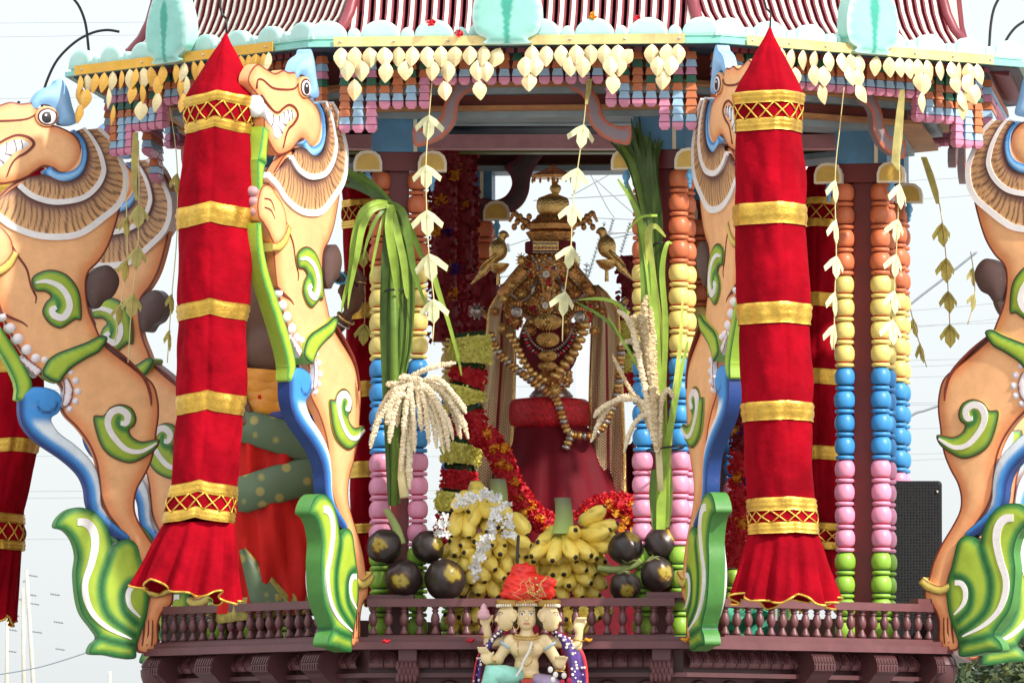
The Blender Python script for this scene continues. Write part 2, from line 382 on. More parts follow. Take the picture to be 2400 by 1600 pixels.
# platform
mb = MB(); octa(mb, 1.69, 2.4215, 2.449); octa(mb, 1.662, 2.4495, 2.468)
plat = obj('platform', mb.me('platform', PURP), CH)
mb = MB(); octa(mb, 1.55, 2.335, 2.4205); octa(mb, 1.60, 2.318, 2.3345); octa(mb, 1.46, 1.9, 2.3175); octa(mb, 1.62, 1.55, 1.8995); octa(mb, 1.75, 0.55, 1.5495)
lowb = obj('lower_body', mb.me('lower_body', PURPD), CH)
# wheels of the undercarriage (below the frame)
V, Fc = latheVF([(0.05, -0.07), (0.30, -0.07), (0.40, -0.05), (0.42, 0), (0.40, 0.05), (0.30, 0.07), (0.05, 0.07)], 28)
wm = mesh('wheel', V, Fc, PURPD, True, angle=40)
for sx in (-1, 1):
    for sy in (-1, 1):
        obj('wheel', wm, CH, (X0+sx*1.2, sy*0.9, 0.42), (pi/2, 0, pi/2))
# carved petals under the platform
def petal_mesh(w_, h_):
    mb = MB(); n = 8
    # curved tile: profile bulges outwards at the bottom
    prof = [(0.0, 0.0), (-0.018, -0.25), (-0.032, -0.5), (-0.036, -0.8), (-0.026, -1.0)]
    V = []; 
    for (o, t) in prof:
        for j in range(n+1): V.append((w_*(j/n-0.5)*0.94, o-0.006*math.sin(pi*j/n), t*h_))
    Fc = [(i*(n+1)+j, i*(n+1)+j+1, (i+1)*(n+1)+j+1, (i+1)*(n+1)+j) for i in range(len(prof)-1) for j in range(n)]
    Fc = [f[::-1] for f in Fc]; mb.add(V, Fc)
    for r in (0.40, 0.25, 0.12):      # raised arches
        pts = []
        for a in np.linspace(0, pi, 11):
            x = w_*r*math.cos(a)*0.95; t = -0.72+0.62*math.sin(a)*(r/0.4)
            o = np.interp(-t, [-p[1] for p in prof], [p[0] for p in prof])-0.006
            pts.append((x, o, t*h_))
        V, Fc = tubeVF(pts, 0.0032, 5); mb.add(V, Fc)
    return mb.me('petal', PURP, True, 50)
pet = petal_mesh(0.057, 0.066)
Lf = 2*1.55*math.sin(rad(22.5))
for k in (-1, 0, 1):
    if k == 0: ss = [s for s in np.arange(-0.56, 0.57, 0.0575) if 0.05 < abs(abs(s)-0.0) or True]
    else: ss = np.arange(-0.56, 0.57, 0.0575)
    for s in ss: obj('petal', pet, lowb, fpt(k, 1.55*AP, s, 2.4195), (0, 0, fphi(k)))
# consoles and scale-carved hanging brackets
def console_mesh():
    mb = MB(); prof = [(0, 0), (-0.10, 0.0), (-0.125, -0.02), (-0.135, -0.045), (-0.135, -0.072), (-0.115, -0.085), (-0.10, -0.10), (-0.07, -0.125), (0, -0.14)]
    w_ = 0.052; n = len(prof); V = [(-w_, o, z) for o, z in prof]+[(w_, o, z) for o, z in prof]
    Fc = [tuple(range(n)), tuple(range(2*n-1, n-1, -1))]+[(i, i+n, (i+1) % n+n, (i+1) % n) for i in range(n)]; mb.add(V, Fc)
    for j in range(7):
        x = -w_+w_*2*(j+0.5)/7
        V, Fc = tubeVF([(x, -0.095, 0.001), (x, -0.125, -0.019), (x, -0.137, -0.043)], 0.0045, 5); mb.add(V, Fc)
        V, Fc = boxVF((x-0.004, -0.139, -0.068), (x+0.004, -0.134, -0.05)); mb.add(V, Fc)
    return mb.me('console', PURPD, False)
conm = console_mesh()
for k, xs in ((1, (1905, 2052, 2192)), (-1, (386, 510, 642, 760))):
    for x in xs:
        s, z = onface(x, 1560, k, 1.62*AP); obj('console', conm, lowb, fpt(k, 1.55*AP, s, 2.4200), (0, 0, fphi(k)))
for i in (0, 3):
    V, Fc = latheVF([(0.005, -0.16), (0.03, -0.13), (0.052, -0.10), (0.06, -0.075), (0.062, -0.05), (0.056, -0.048), (0.056, -0.04), (0.060, -0.038), (0.05, -0.015), (0.03, 0.0)], 14)
    c = corner(i, 1.64, 2.4185); obj('corner_boss', mesh('corner_boss', V, Fc, PURPD, True, angle=35), lowb, c)
def scale_bracket():
    mb = MB(); V, Fc = boxVF((-0.034, -0.055, -0.05), (0.034, 0, 0)); mb.add(V, Fc)
    for r in range(3):
        for j in range(5):
            x = -0.032+0.016*j+(0.008 if r % 2 else 0)-0.004; z = -0.045-0.022*r
            V, Fc = ellVF((x, -0.055+0.006*r*0-0.004, z-0.014), (0.0095, 0.012, 0.02), 8, 6); mb.add(V, Fc)
    return mb.me('scale_bracket', PURP, True, 40)
sbm = scale_bracket()
for x in (958, 1552):
    s, z = onface(x, 1560, 0, 1.60*AP); obj('scale_bracket', sbm, lowb, fpt(0, 1.585*AP, s, 2.4200), (0, 0, fphi(0)))
# carved scroll panels in the dark recess below
for k in (-1, 0, 1):
    for s in np.arange(-0.45, 0.46, 0.15):
        mb = MB(); pts = []
        for t in np.linspace(0, 4.2*pi, 40): r = 0.05*(1-t/(4.6*pi)); pts.append((r*math.cos(t), 0, r*math.sin(t)))
        V, Fc = tubeVF(pts, 0.007, 6); mb.add(V, Fc)
        obj('carved_scroll', mb.me('carved_scroll', PURPD, True), lowb, fpt(k, 1.46*AP+0.003, s, 2.26), (0, 0, fphi(k)))
# railing
def baluster_mesh():
    p = [(0.012, 0), (0.0165, 0.004), (0.0165, 0.010), (0.012, 0.02), (0.008, 0.032), (0.007, 0.036), (0.011, 0.04), (0.0165, 0.055), (0.0175, 0.066), (0.014, 0.082), (0.009, 0.093), (0.013, 0.098), (0.013, 0.102), (0.009, 0.106), (0.015, 0.113), (0.015, 0.116)]
    V, Fc = latheVF(p, 12); return mesh('baluster', V, Fc, PURP, True, angle=50)
bal = baluster_mesh()
def rail(k, s0, s1, a, step, z0=2.468, top=2.612, extra=()):
    ph = fphi(k); mb = MB()
    def bx(sa, sb, o0, o1, za, zb):
        V, Fc = boxVF((sa, -o1, za), (sb, -o0, zb)); c, s = math.cos(ph), math.sin(ph)
        mb.add([(X0+x*c-y*s, x*s+y*c, z) for x, y, z in V], Fc)
    bx(s0, s1, a-0.024, a+0.024, top-0.030, top); bx(s0+0.003, s1-0.003, a-0.018, a+0.018, z0+0.0005, z0+0.008)
    for (sa, sb, za, zb, oo) in extra: bx(sa, sb, a-0.03+oo, a+0.018+oo, za, zb)
    r = obj('railing', mb.me('railing', PURP), CH)
    n = int(round((s1-s0-0.04)/step))
    for j in range(n+1):
        obj('baluster', bal, r, fpt(k, a, s0+0.02+(s1-s0-0.04)*j/n, z0+0.0082), (0, 0, ph), (1, 1, (top-0.030-z0-0.0085)/0.116))
a0 = 1.60*AP
sl, _ = onface(862, 1410, 0, a0); sr, _ = onface(1582, 1410, 0, a0)
s2, _ = onface(1515, 1400, 0, a0); s3, _ = onface(1613, 1400, 0, a0); s4, _ = onface(850, 1400, 0, a0); s5, _ = onface(968, 1400, 0, a0)
rail(0, sl, sr, a0, 0.060, extra=((s2, s3, 2.6125, 2.634, -0.02), (s4, s5, 2.6125, 2.628, -0.03)))
sl, _ = onface(358, 1430, -1, a0); sr, _ = onface(800, 1430, -1, a0); rail(-1, sl, sr, a0, 0.062)
sl, _ = onface(1690, 1420, 1, a0); sr, _ = onface(2212, 1420, 1, a0); s2, _ = onface(2145, 1400, 1, a0); s3, _ = onface(2236, 1400, 1, a0)
rail(1, sl, sr, a0, 0.058, extra=((s2, s3, 2.6125, 2.632, 0.0),))
# boarded parapet on the far sides
for k in (2, 3, 4, 5, 6):
    V, Fc = boxVF((-0.60, -1.50, 2.4685), (0.60, -1.475, 2.612)); ph = fphi(k); c, s = math.cos(ph), math.sin(ph)
    obj('rear_parapet', mesh('rear_parapet', [(X0+x*c-y*s, x*s+y*c, z) for x, y, z in V], Fc, PURPD), CH)
# pillars
def bead_mesh(c):
    "one turned bead with the ring under it"
    p = [(0.022, -0.044), (0.0335, -0.043), (0.0365, -0.038), (0.0365, -0.034), (0.0335, -0.029), (0.0215, -0.0275), (0.0215, -0.025), (0.030, -0.023), (0.037, -0.012), (0.0395, 0.004), (0.0385, 0.020), (0.033, 0.034), (0.027, 0.041), (0.0215, 0.042), (0.0215, 0.044)]
    n = 20; V, Fc = latheVF(p, n); fm = []
    for i in range(len(p)-1): fm += [1 if i in (4, 5, 6, 12, 13) else 0]*n
    return mesh('bead_'+c, V, Fc, [BEADM[c], GROM[c]], True, fmat=fm+[1, 1], angle=55)
beads = {c: bead_mesh(c) for c in BEADC}
SEQ = ['orange']*4+['yellow']*4+['blue']*4+['pink']*4+['green']*4
def bell_mesh():
    mb = MB(); 
    for (hw, h, y0, y1, mi) in ((0.045, 0.066, -0.022, 0.022, 1), (0.036, 0.056, -0.0245, 0.0245, 0)):
        o = [(-hw, 0 if mi else 0.006), (hw, 0 if mi else 0.006), (hw, h*0.45), (hw*0.85, h*0.75), (hw*0.5, h*0.95), (0, h), (-hw*0.5, h*0.95), (-hw*0.85, h*0.75), (-hw, h*0.45)]
        n = len(o); V = [(x, y0, z) for x, z in o]+[(x, y1, z) for x, z in o]
        mb.add(V, [tuple(range(n)), tuple(range(2*n-1, n-1, -1))]+[(i, i+n, (i+1) % n+n, (i+1) % n) for i in range(n)], mi)
    V, Fc = latheVF([(0.003, -0.06), (0.006, -0.055), (0.005, -0.045), (0.009, -0.042), (0.006, -0.036), (0.013, -0.022), (0.012, -0.014), (0.007, -0.006), (0.009, 0.0)], 10)
    mb.add(V, Fc, 2)
    return mb.me('bell', [BELLY, BELLW, PEND], True, 35)
bellm = bell_mesh()
PILR = 1.32; PH = 0.0705
PANG = {1: rad(3), 2: rad(-12), 3: rad(-11), 0: rad(-3), 4: rad(-8), 5: rad(-6), 6: rad(-4), 7: rad(-6)}
for i in range(8):
    c = corner(i, PILR); mb = MB(); an = PANG[i]
    def tr(V): 
        cs, sn = math.cos(an), math.sin(an); return [(c[0]+x*cs-y*sn, c[1]+x*sn+y*cs, z) for x, y, z in V]
    V, Fc = boxVF((-0.038, -0.052, 2.4685), (0.038, 0.052, 4.235)); mb.add(tr(V), Fc, 0)
    V, Fc = boxVF((-0.088, -0.088, 4.2352), (0.088, 0.088, 4.306)); mb.add(tr(V), Fc, 0)
    pl = obj('pillar', mb.me('pillar', [REDP]), CH)
    mb = MB(); V, Fc = boxVF((-0.10, -0.10, 4.3062), (0.10, 0.10, 4.4295)); mb.add(tr(V), Fc, 0)
    V, Fc = boxVF((0.052, -0.106, 4.3065), (0.066, -0.0995, 4.429)); mb.add(tr(V), Fc, 1)
    obj('capital', mb.me('capital', [BLUEC, BELLW]), pl)
    vis = [(-1, -1), (1, -1), (1, 1), (-1, 1)]
    for q, (sx, sy) in enumerate(vis):
        if i in (1,) and q == 2: continue
        dx, dy = sx*PH, sy*PH; cs, sn = math.cos(an), math.sin(an)
        bx, by = c[0]+dx*cs-dy*sn, c[1]+dx*sn+dy*cs
        for j, cc in enumerate(SEQ): obj('bead', beads[cc], pl, (bx+random.uniform(-.001, .001), by, 4.188-0.0886*j), (0, 0, 0.7*j+i+q), (random.uniform(0.97, 1.03), random.uniform(0.97, 1.03), 1))
    for sx in (-1, 1):
        obj('bell', bellm, pl, (c[0]+sx*0.122*math.cos(an)+0.12*math.sin(an), c[1]-0.12*math.cos(an)+sx*0.122*math.sin(an), 4.228), (0, 0, an), 1.2)
# ring beams under the roof
def ring(name, R, z0, z1, Rin, m): 
    mb = MB(); octa(mb, R, z0, z1, Rin); return obj(name, mb.me(name, m), CH)
ring('eave_board', 1.975, 4.651, 4.6545, 0.3, NAVY)
ring('ring_beam', 1.60, 4.550, 4.6505, 1.50, BROWNR)
ring('beam_ledge', 1.66, 4.534, 4.5495, 1.45, WOODL)
ring('ring_beam', 1.58, 4.510, 4.5335, 1.46, BLUEG)
ring('ring_beam', 1.50, 4.468, 4.5095, 1.42, BROWNR)
ring('beam_ledge', 1.56, 4.454, 4.4675, 1.30, WOODL)
ring('ring_beam', 1.46, 4.4297, 4.4535, 1.22, BLUEG)
ring('ceiling', 1.40, 4.56, 4.575, 0.02, NAVY)
# painted cross beams of the ceiling, seen from below in the middle opening
for dy, c_, z0 in ((-0.55, BLUEG, 4.47), (0.1, mat('pink_beam_paint', s2l('d99aa0'), 0.5, dirt=0.3), 4.43), (0.65, mat('olive_beam_paint', s2l('6f7a30'), 0.5), 4.46)):
    V, Fc = boxVF((X0-1.25, dy-0.05, z0), (X0+1.25, dy+0.05, z0+0.055)); obj('cross_beam', mesh('cross_beam', V, Fc, c_), CH)
# scroll brackets between pillars and beams
BRM = vmat('bracket_paint', 0.45)
g1, g2, g3 = np.array(s2l('8f7f86')), np.array(s2l('5b2f38')), np.array(s2l('c0603c'))
def bcol(q, d): return lerp(g3, g1, sstep(d, 5, 7)) 
BR = [(983, 352), (1010, 350), (1034, 342), (1054, 330), (1067, 316), (1078, 300), (1082, 286), (1084, 268), (1086, 253), (1092, 242), (1102, 233), (1122, 222), (1122, 190), (1094, 188), (1082, 200), (1072, 217), (1062, 235), (1054, 250), (1050, 266), (1046, 281), (1036, 297), (1021, 306), (1000, 312), (980, 310)]
V, Fc, C = reliefVF(BR, 9, 2, 6, 8, 3, bcol); m_ = 0.00161
brm = mesh('bracket', [((x-983)*m_, y*m_, (352-z)*m_) for x, y, z in V], Fc, BRM, False, C)
for i in (0, 1, 2, 3, 4):
    c = corner(i, PILR)
    for sx in (-1, 1):
        if (i == 0 and sx < 0) or (i == 4 and sx > 0): continue
        k = i-1 if sx < 0 else i   # face on that side of the corner (face 0 lies between corners 1 and 2)
        ph = fphi(k-1+0) if False else (fphi(-1+i-0) if sx > 0 else fphi(-2+i))
        d = np.array([math.cos(ph), math.sin(ph), 0])*sx*0.10
        nn = np.array([math.sin(ph), -math.cos(ph), 0])*0.33
        obj('bracket', brm, CH, (c[0]+d[0]+nn[0], c[1]+d[1]+nn[1], 4.308), (0, 0, ph), (sx, 1, 1))
# large dark scroll bracket of the rear pillars
V, Fc, C = reliefVF([(1120, 470), (1150, 497), (1195, 500), (1225, 480), (1240, 450), (1245, 415), (1262, 380), (1290, 350), (1320, 330), (1320, 312), (1270, 318), (1235, 340), (1212, 370), (1190, 385), (1182, 395), (1196, 410), (1200, 435), (1185, 460), (1160, 470), (1140, 466)], 12, 3, 8, 10, 3, lambda q, d: lerp(s2l('6a2530'), s2l('4a383c'), sstep(d, 6, 9)))
m_ = mpp(1.15); o_ = P(1120, 470, 1.15)
obj('rear_bracket', mesh('rear_bracket', [(o_[0]+(x-1120)*m_, o_[1]+y*m_, o_[2]+(470-z)*m_) for x, y, z in V], Fc, BRM, False, C), CH)
# ---- roof: boards with scallops, leaf crests, curved ribs
mb = MB(); octa(mb, 2.01, 4.635, 4.652, 1.5); octa(mb, 1.985, 4.6525, 4.664, 1.5)
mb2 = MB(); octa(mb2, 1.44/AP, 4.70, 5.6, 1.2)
roof = obj('roof', mb.me('roof', TEAL), CH, (0, 0, 0.02))
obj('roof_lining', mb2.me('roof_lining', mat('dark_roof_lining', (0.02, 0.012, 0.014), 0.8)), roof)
t1, t2, t3 = np.array(s2l('8fcabc')), np.array(s2l('4f9f8e')), np.array(s2l('b4dbd1'))
def scallop_mesh(w_, h_, name):
    o = [(-w_/2, 0), (w_/2, 0), (w_/2, h_*0.12)]+[(w_/2*math.cos(a), h_*0.12+h_*0.88*math.sin(a)) for a in np.linspace(0.12, pi-0.12, 14)]+[(-w_/2, h_*0.12)]
    def cf(q, d):
        r = np.hypot(q[:, 0]/(w_/2), (q[:, 1])/h_); c = lerp(t1, t3, sstep(r, 0.82, 0.95))
        for r0 in (0.68, 0.38):
            c = c+(t2*0.8-c)*np.exp(-((r-r0)/0.06)**2)[:, None]*1.0
        return c
    V, Fc, C = reliefVF([(x*1000, -z*1000) for x, z in o], 16, 5, 6, w_*1000/30, 1, cf, closed_spline=False)
    return mesh(name, [(x/1000, y/1000, -z/1000) for x, y, z in V], Fc, TEALL, True, C, angle=35)
scb, scs = scallop_mesh(0.146, 0.070, 'scallop'), scallop_mesh(0.052, 0.042, 'small_scallop')
def crest_mesh():
    o = [(-52, 0), (52, 0), (48, 12), (72, 25), (82, 55), (80, 95), (66, 135), (45, 170), (20, 195), (0, 205), (-20, 195), (-45, 170), (-66, 135), (-80, 95), (-82, 55), (-72, 25), (-48, 12)]
    def cf(q, d):
        x, y = np.abs(q[:, 0]), -q[:, 1]
        c = lerp(t3, t1, sstep(d, 4, 14)); w_ = np.interp(y, [0, 20, 60, 110, 140, 150], [5, 6, 9, 17, 10, 0])
        c = c+(np.array(s2l('3f9d88'))-c)*(1-sstep(x, w_*0.8, w_+1))[:, None]
        tick = np.exp(-((d-9)/6)**2)*np.clip(np.sin(y*0.23), 0, 1)**3
        return c+(t2-c)*tick[:, None]*0.8
    V, Fc, C = reliefVF([(x, -z) for x, z in o], 18, 7, 10, 7, 3, cf)
    return mesh('leaf_crest', [(x*0.00157, y*0.00157, -z*0.00157) for x, y, z in V], Fc, TEALL, True, C, angle=35)
crm = crest_mesh()
Le = 2*1.985*math.sin(rad(22.5))
ae = 1.985*AP-0.012
def rib_mesh():
    prof = [(1.79, 4.662), (1.73, 4.672), (1.67, 4.694), (1.615, 4.732), (1.572, 4.785), (1.542, 4.85), (1.522, 4.93), (1.51, 5.05), (1.505, 5.25)]
    th = 0.05; mb = MB()
    for hw, o0, o1, mi, st in ((0.0150, -th, 0.0, 0, 0), (0.0070, -0.01, 0.0035, 1, 1)):
        V = []; n = 0
        for j in range(len(prof)):
            a = prof[max(j-1, 0)]; b = prof[min(j+1, len(prof)-1)]; t = np.array([b[0]-a[0], b[1]-a[1]]); t /= np.linalg.norm(t); nn = np.array([t[1], -t[0]])
            if j < st: continue
            for (x, off) in ((-hw, o0), (hw, o0), (hw, o1), (-hw, o1)):
                p = np.array(prof[j])+nn*off; V.append((x, -p[0], p[1]))
            n += 1
        Fc = [(i*4+a, i*4+(a+1) % 4, (i+1)*4+(a+1) % 4, (i+1)*4+a) for i in range(n-1) for a in range(4)]+[(3, 2, 1, 0), tuple(range(4*n-4, 4*n))]
        mb.add(V, Fc, mi)
    return mb.me('rib', [RIBM, RIBW])
ribm = rib_mesh()
for k in (-2, -1, 0, 1, 2):
    ph = fphi(k)
    if abs(k) <= 1:
        xs = np.arange(-Le/2+0.08, Le/2-0.02, 0.200)
        xs = xs+(Le/2-0.08-xs[-1])/2
        for j, s in enumerate(xs):
            obj('scallop', scb, roof, fpt(k, ae, s, 4.6645), (0, 0, ph))
            if j < len(xs)-1: obj('small_scallop', scs, roof, fpt(k, ae, s+0.1, 4.6645), (0, 0, ph))
        cx_ = {0: 1190, -1: 402, 1: 2035}[k]; s, _ = onface(cx_, 60, k, ae+0.04)
        obj('leaf_crest', crm, roof, fpt(k, ae+0.038, s, 4.6345+0.002), (0, 0, ph))
    hl = 1.57*math.tan(rad(22.5))
    for s in np.arange(-hl+0.02, hl-0.01, 0.0435):
        o = obj('rib', ribm, roof, (X0, 0, 0), (0, 0, ph)); o.location = tuple(fpt(k, 0, s, 0))
# ridge rolls on the roof's corners
prof = [(1.80, 4.666), (1.73, 4.674), (1.67, 4.696), (1.615, 4.734), (1.572, 4.787), (1.542, 4.852), (1.522, 4.93), (1.51, 5.05), (1.505, 5.25)]
for i in range(0, 5):
    pts = [corner(i, r/AP+0.0, z) for r, z in prof]; V, Fc = tubeVF(pts, 0.024, 8)
    obj('ridge_roll', mesh('ridge_roll', V, Fc, RIBM, True), roof)
# fringe of hanging painted blocks under each eave
def block_mesh(c, last):
    if not last: p = [((-0.0155, 0.0275), (0.0155, 0.0275)), ((-0.0205, 0.003), (0.0205, 0.003)), ((-0.0205, 0.0), (0.0205, 0.0))]; z = [0.0275, 0.003, 0.0]; hw = [0.0155, 0.0205, 0.0205]
    else: z = [0.0275, 0.024, 0.010, -0.002]; hw = [0.016, 0.021, 0.020, 0.011]
    V = []; 
    for a, zz in zip(hw, z): V += [(-a, -a, zz), (a, -a, zz), (a, a, zz), (-a, a, zz)]
    n = len(z); Fc = [(0, 1, 2, 3), tuple(range(4*n-1, 4*n-5, -1))]+[(i*4+(j+1) % 4, i*4+j, (i+1)*4+j, (i+1)*4+(j+1) % 4) for i in range(n-1) for j in range(4)]
    return mesh('block_'+c, V, Fc, FRM[c])
BL = {c: block_mesh(c, False) for c in FRC}; BLP = block_mesh('p', True)
PIT = 0.0292
NCOL = 27
def colpat(j, n):
    e = min(j, n-1-j)
    if e == 0: return 'obpgoooob'
    if e == 1: return 'obpgobbbb'
    if e == 2: return 'obpgobppp'
    if e == 3: return 'ggogob'
    if e == 4: return 'ogooob'
    if e == 5: return 'oogobb'
    if e == 6: return 'ogoppp'
    return 'gob' if (j % 3) else 'oob'
af = 1.84*AP
for k in (-1, 0, 1):
    W = 1.30; mb = MB(); ph = fphi(k)
    V, Fc = boxVF((-W/2-0.02, -0.006, 4.622), (W/2+0.02, 0.006, 4.6305)); c, s = math.cos(ph), math.sin(ph)
    o3 = fpt(k, af+0.003, 0, 0); mb.add([(o3[0]+x*c-y*s, o3[1]+x*s+y*c, z) for x, y, z in V], Fc)
    fr = obj('block_fringe', mb.me('block_fringe', NAVY), CH, (0, 0, 0.02))
    for j in range(NCOL):
        s = -W/2+W*j/(NCOL-1); pat = colpat(j, NCOL)
        for r, c_ in enumerate(pat):
            obj('fringe_block', BL[c_], fr, fpt(k, af, s, 4.591-PIT*r), (0, 0, ph), (1, 0.8, 1))
        obj('fringe_block', BLP, fr, fpt(k, af, s, 4.591-PIT*len(pat)), (0, 0, ph), (1, 0.8, 1))
for k in (2, 3, 4, 5, -2):      # far eaves, seen small through the openings
    mb = MB(); ph = fphi(k)
    for j in range(NCOL):
        s = -0.65+1.3*j/(NCOL-1); n = len(colpat(j, NCOL)) if k in (2, -2) else 4
        for r in range(n):
            me = BL['obp'[r % 3]] if r < n-1 else BLP
            o3 = fpt(k, af, s, 4.591-PIT*r); c, s_ = math.cos(ph), math.sin(ph)
            mb.add([(o3[0]+v.co.x*c-v.co.y*s_, o3[1]+v.co.x*s_+v.co.y*c, o3[2]+v.co.z) for v in me.vertices], [tuple(p.vertices) for p in me.polygons], 'obp'.index('obp'[r % 3]) if r < n-1 else 2)
    stuff(obj('far_block_fringe', mb.me('far_block_fringe', [FRM['o'], FRM['b'], FRM['p']]), CH))
# ------------------------------------------------------------------ carved yali figures on the corners
YM = vmat('yali_paint', 0.52, bump=0.3, bscale=28, var=0.12, dirt=0.38)
OR, ORD, LINE = np.array(s2l('f3b680')), np.array(s2l('e8925c')), np.array(s2l('742e22'))
PAPER = np.array(s2l('ece6e4'))
mx_, mz_ = 0.00164/0.96, 0.00164
def y3(V, s=1): return [((x-350)*mx_, y*0.00164, (1542-z)*mz_) for x, y, z in V]
def paint(edge, rim, core, e0=2.5, e1=4.5, r1=22.):
    def f(q, d):
        c = lerp(rim, core, sstep(d, e1, r1)); return lerp(edge, c, sstep(d, e0, e1))
    return f
def yp(name, ctrl, half, bulge, colf, parent=None, wid=14, grid=9, nsp=5, sm=True, shp=0.35, rings=None):
    V, Fc, C = reliefVF(ctrl, half, bulge, wid, grid, nsp, colf, sharp=shp, rings=rings)
    return obj(name, mesh(name, y3(V), Fc, YM, sm, C, angle=50), parent)
def ribbon(path, w0):
    p = spl(path, 6, False); T = np.gradient(p, axis=0); T /= np.linalg.norm(T, axis=1, keepdims=True)+1e-9; n = np.stack([-T[:, 1], T[:, 0]], 1)
    w_ = np.interp(np.linspace(0, 1, len(p)), np.linspace(0, 1, len(w0)), w0)[:, None]
    return np.concatenate([p+n*w_, (p-n*w_)[::-1]])
def stroke(mb, path, w0, half, col):
    o = ribbon(path, w0); V, Fc, C = reliefVF(o, half, 0.8, 3, 0, 1, lambda q, d: np.repeat(np.asarray(col)[None], len(q), 0), closed_spline=False)
    if isinstance(mb, PC): mb.one(V, Fc, C); return
    mb.add(y3(V), Fc, 0, C)
class PC:
    "collects pieces that each become an object of their own"
    def __init__(s, name, parent): s.n = name; s.p = parent
    def one(s, V, Fc, C, smooth=False): return obj(s.n, mesh(s.n, y3(V), Fc, YM, smooth, C), s.p)
def bandmesh(mb, inner, outer, n, m, half, colf, bulge=3):
    "crescent between two curves"
    def res(p, k):
        p = spl(p, 8, False); s = np.r_[0, np.cumsum(np.linalg.norm(np.diff(p, axis=0), axis=1))]; t = np.linspace(0, s[-1], k)
        return np.stack([np.interp(t, s, p[:, 0]), np.interp(t, s, p[:, 1])], 1)
    a, b = res(inner, n), res(outer, n); V = []; C = []
    for sg in (-1, 1):
        for i in range(n):
            for j in range(m):
                t = j/(m-1); p = a[i]*(1-t)+b[i]*t; h = half+bulge*math.sin(pi*min(1, t*1.0))
                V.append((p[0], sg*h, p[1])); C.append(colf(i/(n-1), t))
    Fc = []; N = n*m
    for i in range(n-1):
        for j in range(m-1):
            q = (i*m+j, i*m+j+1, (i+1)*m+j+1, (i+1)*m+j); Fc.append(q); Fc.append(tuple(x+N for x in q[::-1]))
        Fc.append((i*m+m-1, (i+1)*m+m-1+0, (i+1)*m+m-1+N, i*m+m-1+N)); Fc.append(((i+1)*m, i*m, i*m+N, (i+1)*m+N))
    mb.add(y3(V), Fc, 0, np.array(C))
def make_yali():
    t = thing('yali_figure', '', 'carving', 'carved yali figures on the chariot corners', world=False)
    HB = 9
    body = [(303, 400), (301, 450), (288, 515), (268, 578), (245, 617), (222, 642), (215, 668), (217, 706), (224, 739), (237, 770), (255, 808), (281, 833), (332, 871), (370, 902), (383, 940), (385, 978), (380, 1017), (378, 1042), (370, 1080), (355, 1116), (337, 1149), (329, 1183), (333, 1215), (352, 1250), (378, 1290), (398, 1330), (408, 1365), (420, 1400), (415, 1425), (396, 1440), (385, 1470), (385, 1510), (375, 1536), (340, 1536), (332, 1515), (342, 1480), (352, 1440), (362, 1400), (356, 1365), (340, 1330), (316, 1290), (290, 1245), (266, 1212), (250, 1175), (244, 1130), (238, 1090), (222, 1050), (195, 1012), (168, 985), (158, 965), (164, 945), (160, 922), (148, 905), (125, 895), (100, 880), (62, 830), (28, 770), (10, 720), (0, 660), (-12, 620), (-40, 600), (-55, 570), (-50, 530), (-20, 505), (10, 470), (60, 430), (150, 400), (200, 330), (240, 315), (285, 345)]
    b = yp('body', body, HB, 7, paint(LINE, ORD, OR, 3.4, 6.0, 36.), t, 20, 11, 7, rings=(3.2, 6.2, 11.0))
    mb = PC('contour_line', b)
    stroke(mb, [(255, 805), (300, 840), (345, 885), (362, 925), (365, 955)], [1, 3, 3, 3, 1], HB+8.2, LINE)
    stroke(mb, [(0, 545), (30, 570), (55, 610), (75, 640), (85, 680), (95, 700)], [2, 2, 2.5, 2.5, 2, 1], HB+8.0, LINE)
    stroke(mb, [(10, 740), (40, 755), (65, 765), (78, 775)], [2, 3, 2, 1], HB+7.5, LINE)
    stroke(mb, [(90, 690), (97, 705), (95, 720)], [2, 2, 1], HB+8, LINE)
    for k_ in range(3): stroke(mb, [(352+k_*9, 1460), (350+k_*10, 1490), (346+k_*11, 1520)], [1, 2, 1.5], HB+4.5, LINE)
    # mane: two crescents of painted hair with white rims
    br, bd, bo = np.array(s2l('6b4640')), np.array(s2l('4d2a2a')), np.array(s2l('e2ae78'))
    def hair(N, ph):
        def f(s, tt):
            wob = 0.12*math.sin(tt*5+s*9)+0.05*math.sin(s*70); x = (s*N+ph+wob*3) % 1.0; st = 1 if x < 0.30+0.10*math.sin(s*47) else 0
            g = bo*(0.35+0.65*tt)+br*(0.65-0.65*tt); fade = min(1, max(0, (tt-0.15)/0.2))
            c = g*(1-st*0.72)+bd*st*0.72
            return tuple(c*fade+br*(1-fade))
        return f
    out1 = [(-42, 490), (0, 510), (38, 538), (89, 558), (143, 563), (199, 553), (255, 512), (286, 484), (301, 451), (303, 413), (293, 383), (268, 332), (240, 305)]
    in1 = [(10, 478), (56, 443), (84, 466), (122, 479), (158, 480), (204, 469), (235, 443), (250, 413), (250, 390), (240, 357), (222, 325), (212, 308)]
    in2 = [(75, 425), (100, 418), (128, 420), (150, 430), (175, 430), (200, 415), (212, 385), (214, 357), (205, 330), (190, 312)]
    o2 = [(56, 443), (84, 466), (122, 479), (158, 480), (204, 469), (235, 443), (250, 413), (250, 390), (240, 357), (222, 325), (205, 305)]
    mb = MB(); bandmesh(mb, in1, out1, 330, 7, HB+8.5, hair(34, 0.2)); mane = obj('mane', mb.me('mane', YM, True), t)
    stroke(PC('mane_rim', mane), out1, [7.5, 7.5, 7.5, 7, 6, 4], HB+12, PAPER)
    mb = MB(); bandmesh(mb, in2, o2, 240, 6, HB+11, hair(26, 0.6)); mane = obj('mane', mb.me('mane', YM, True), t)
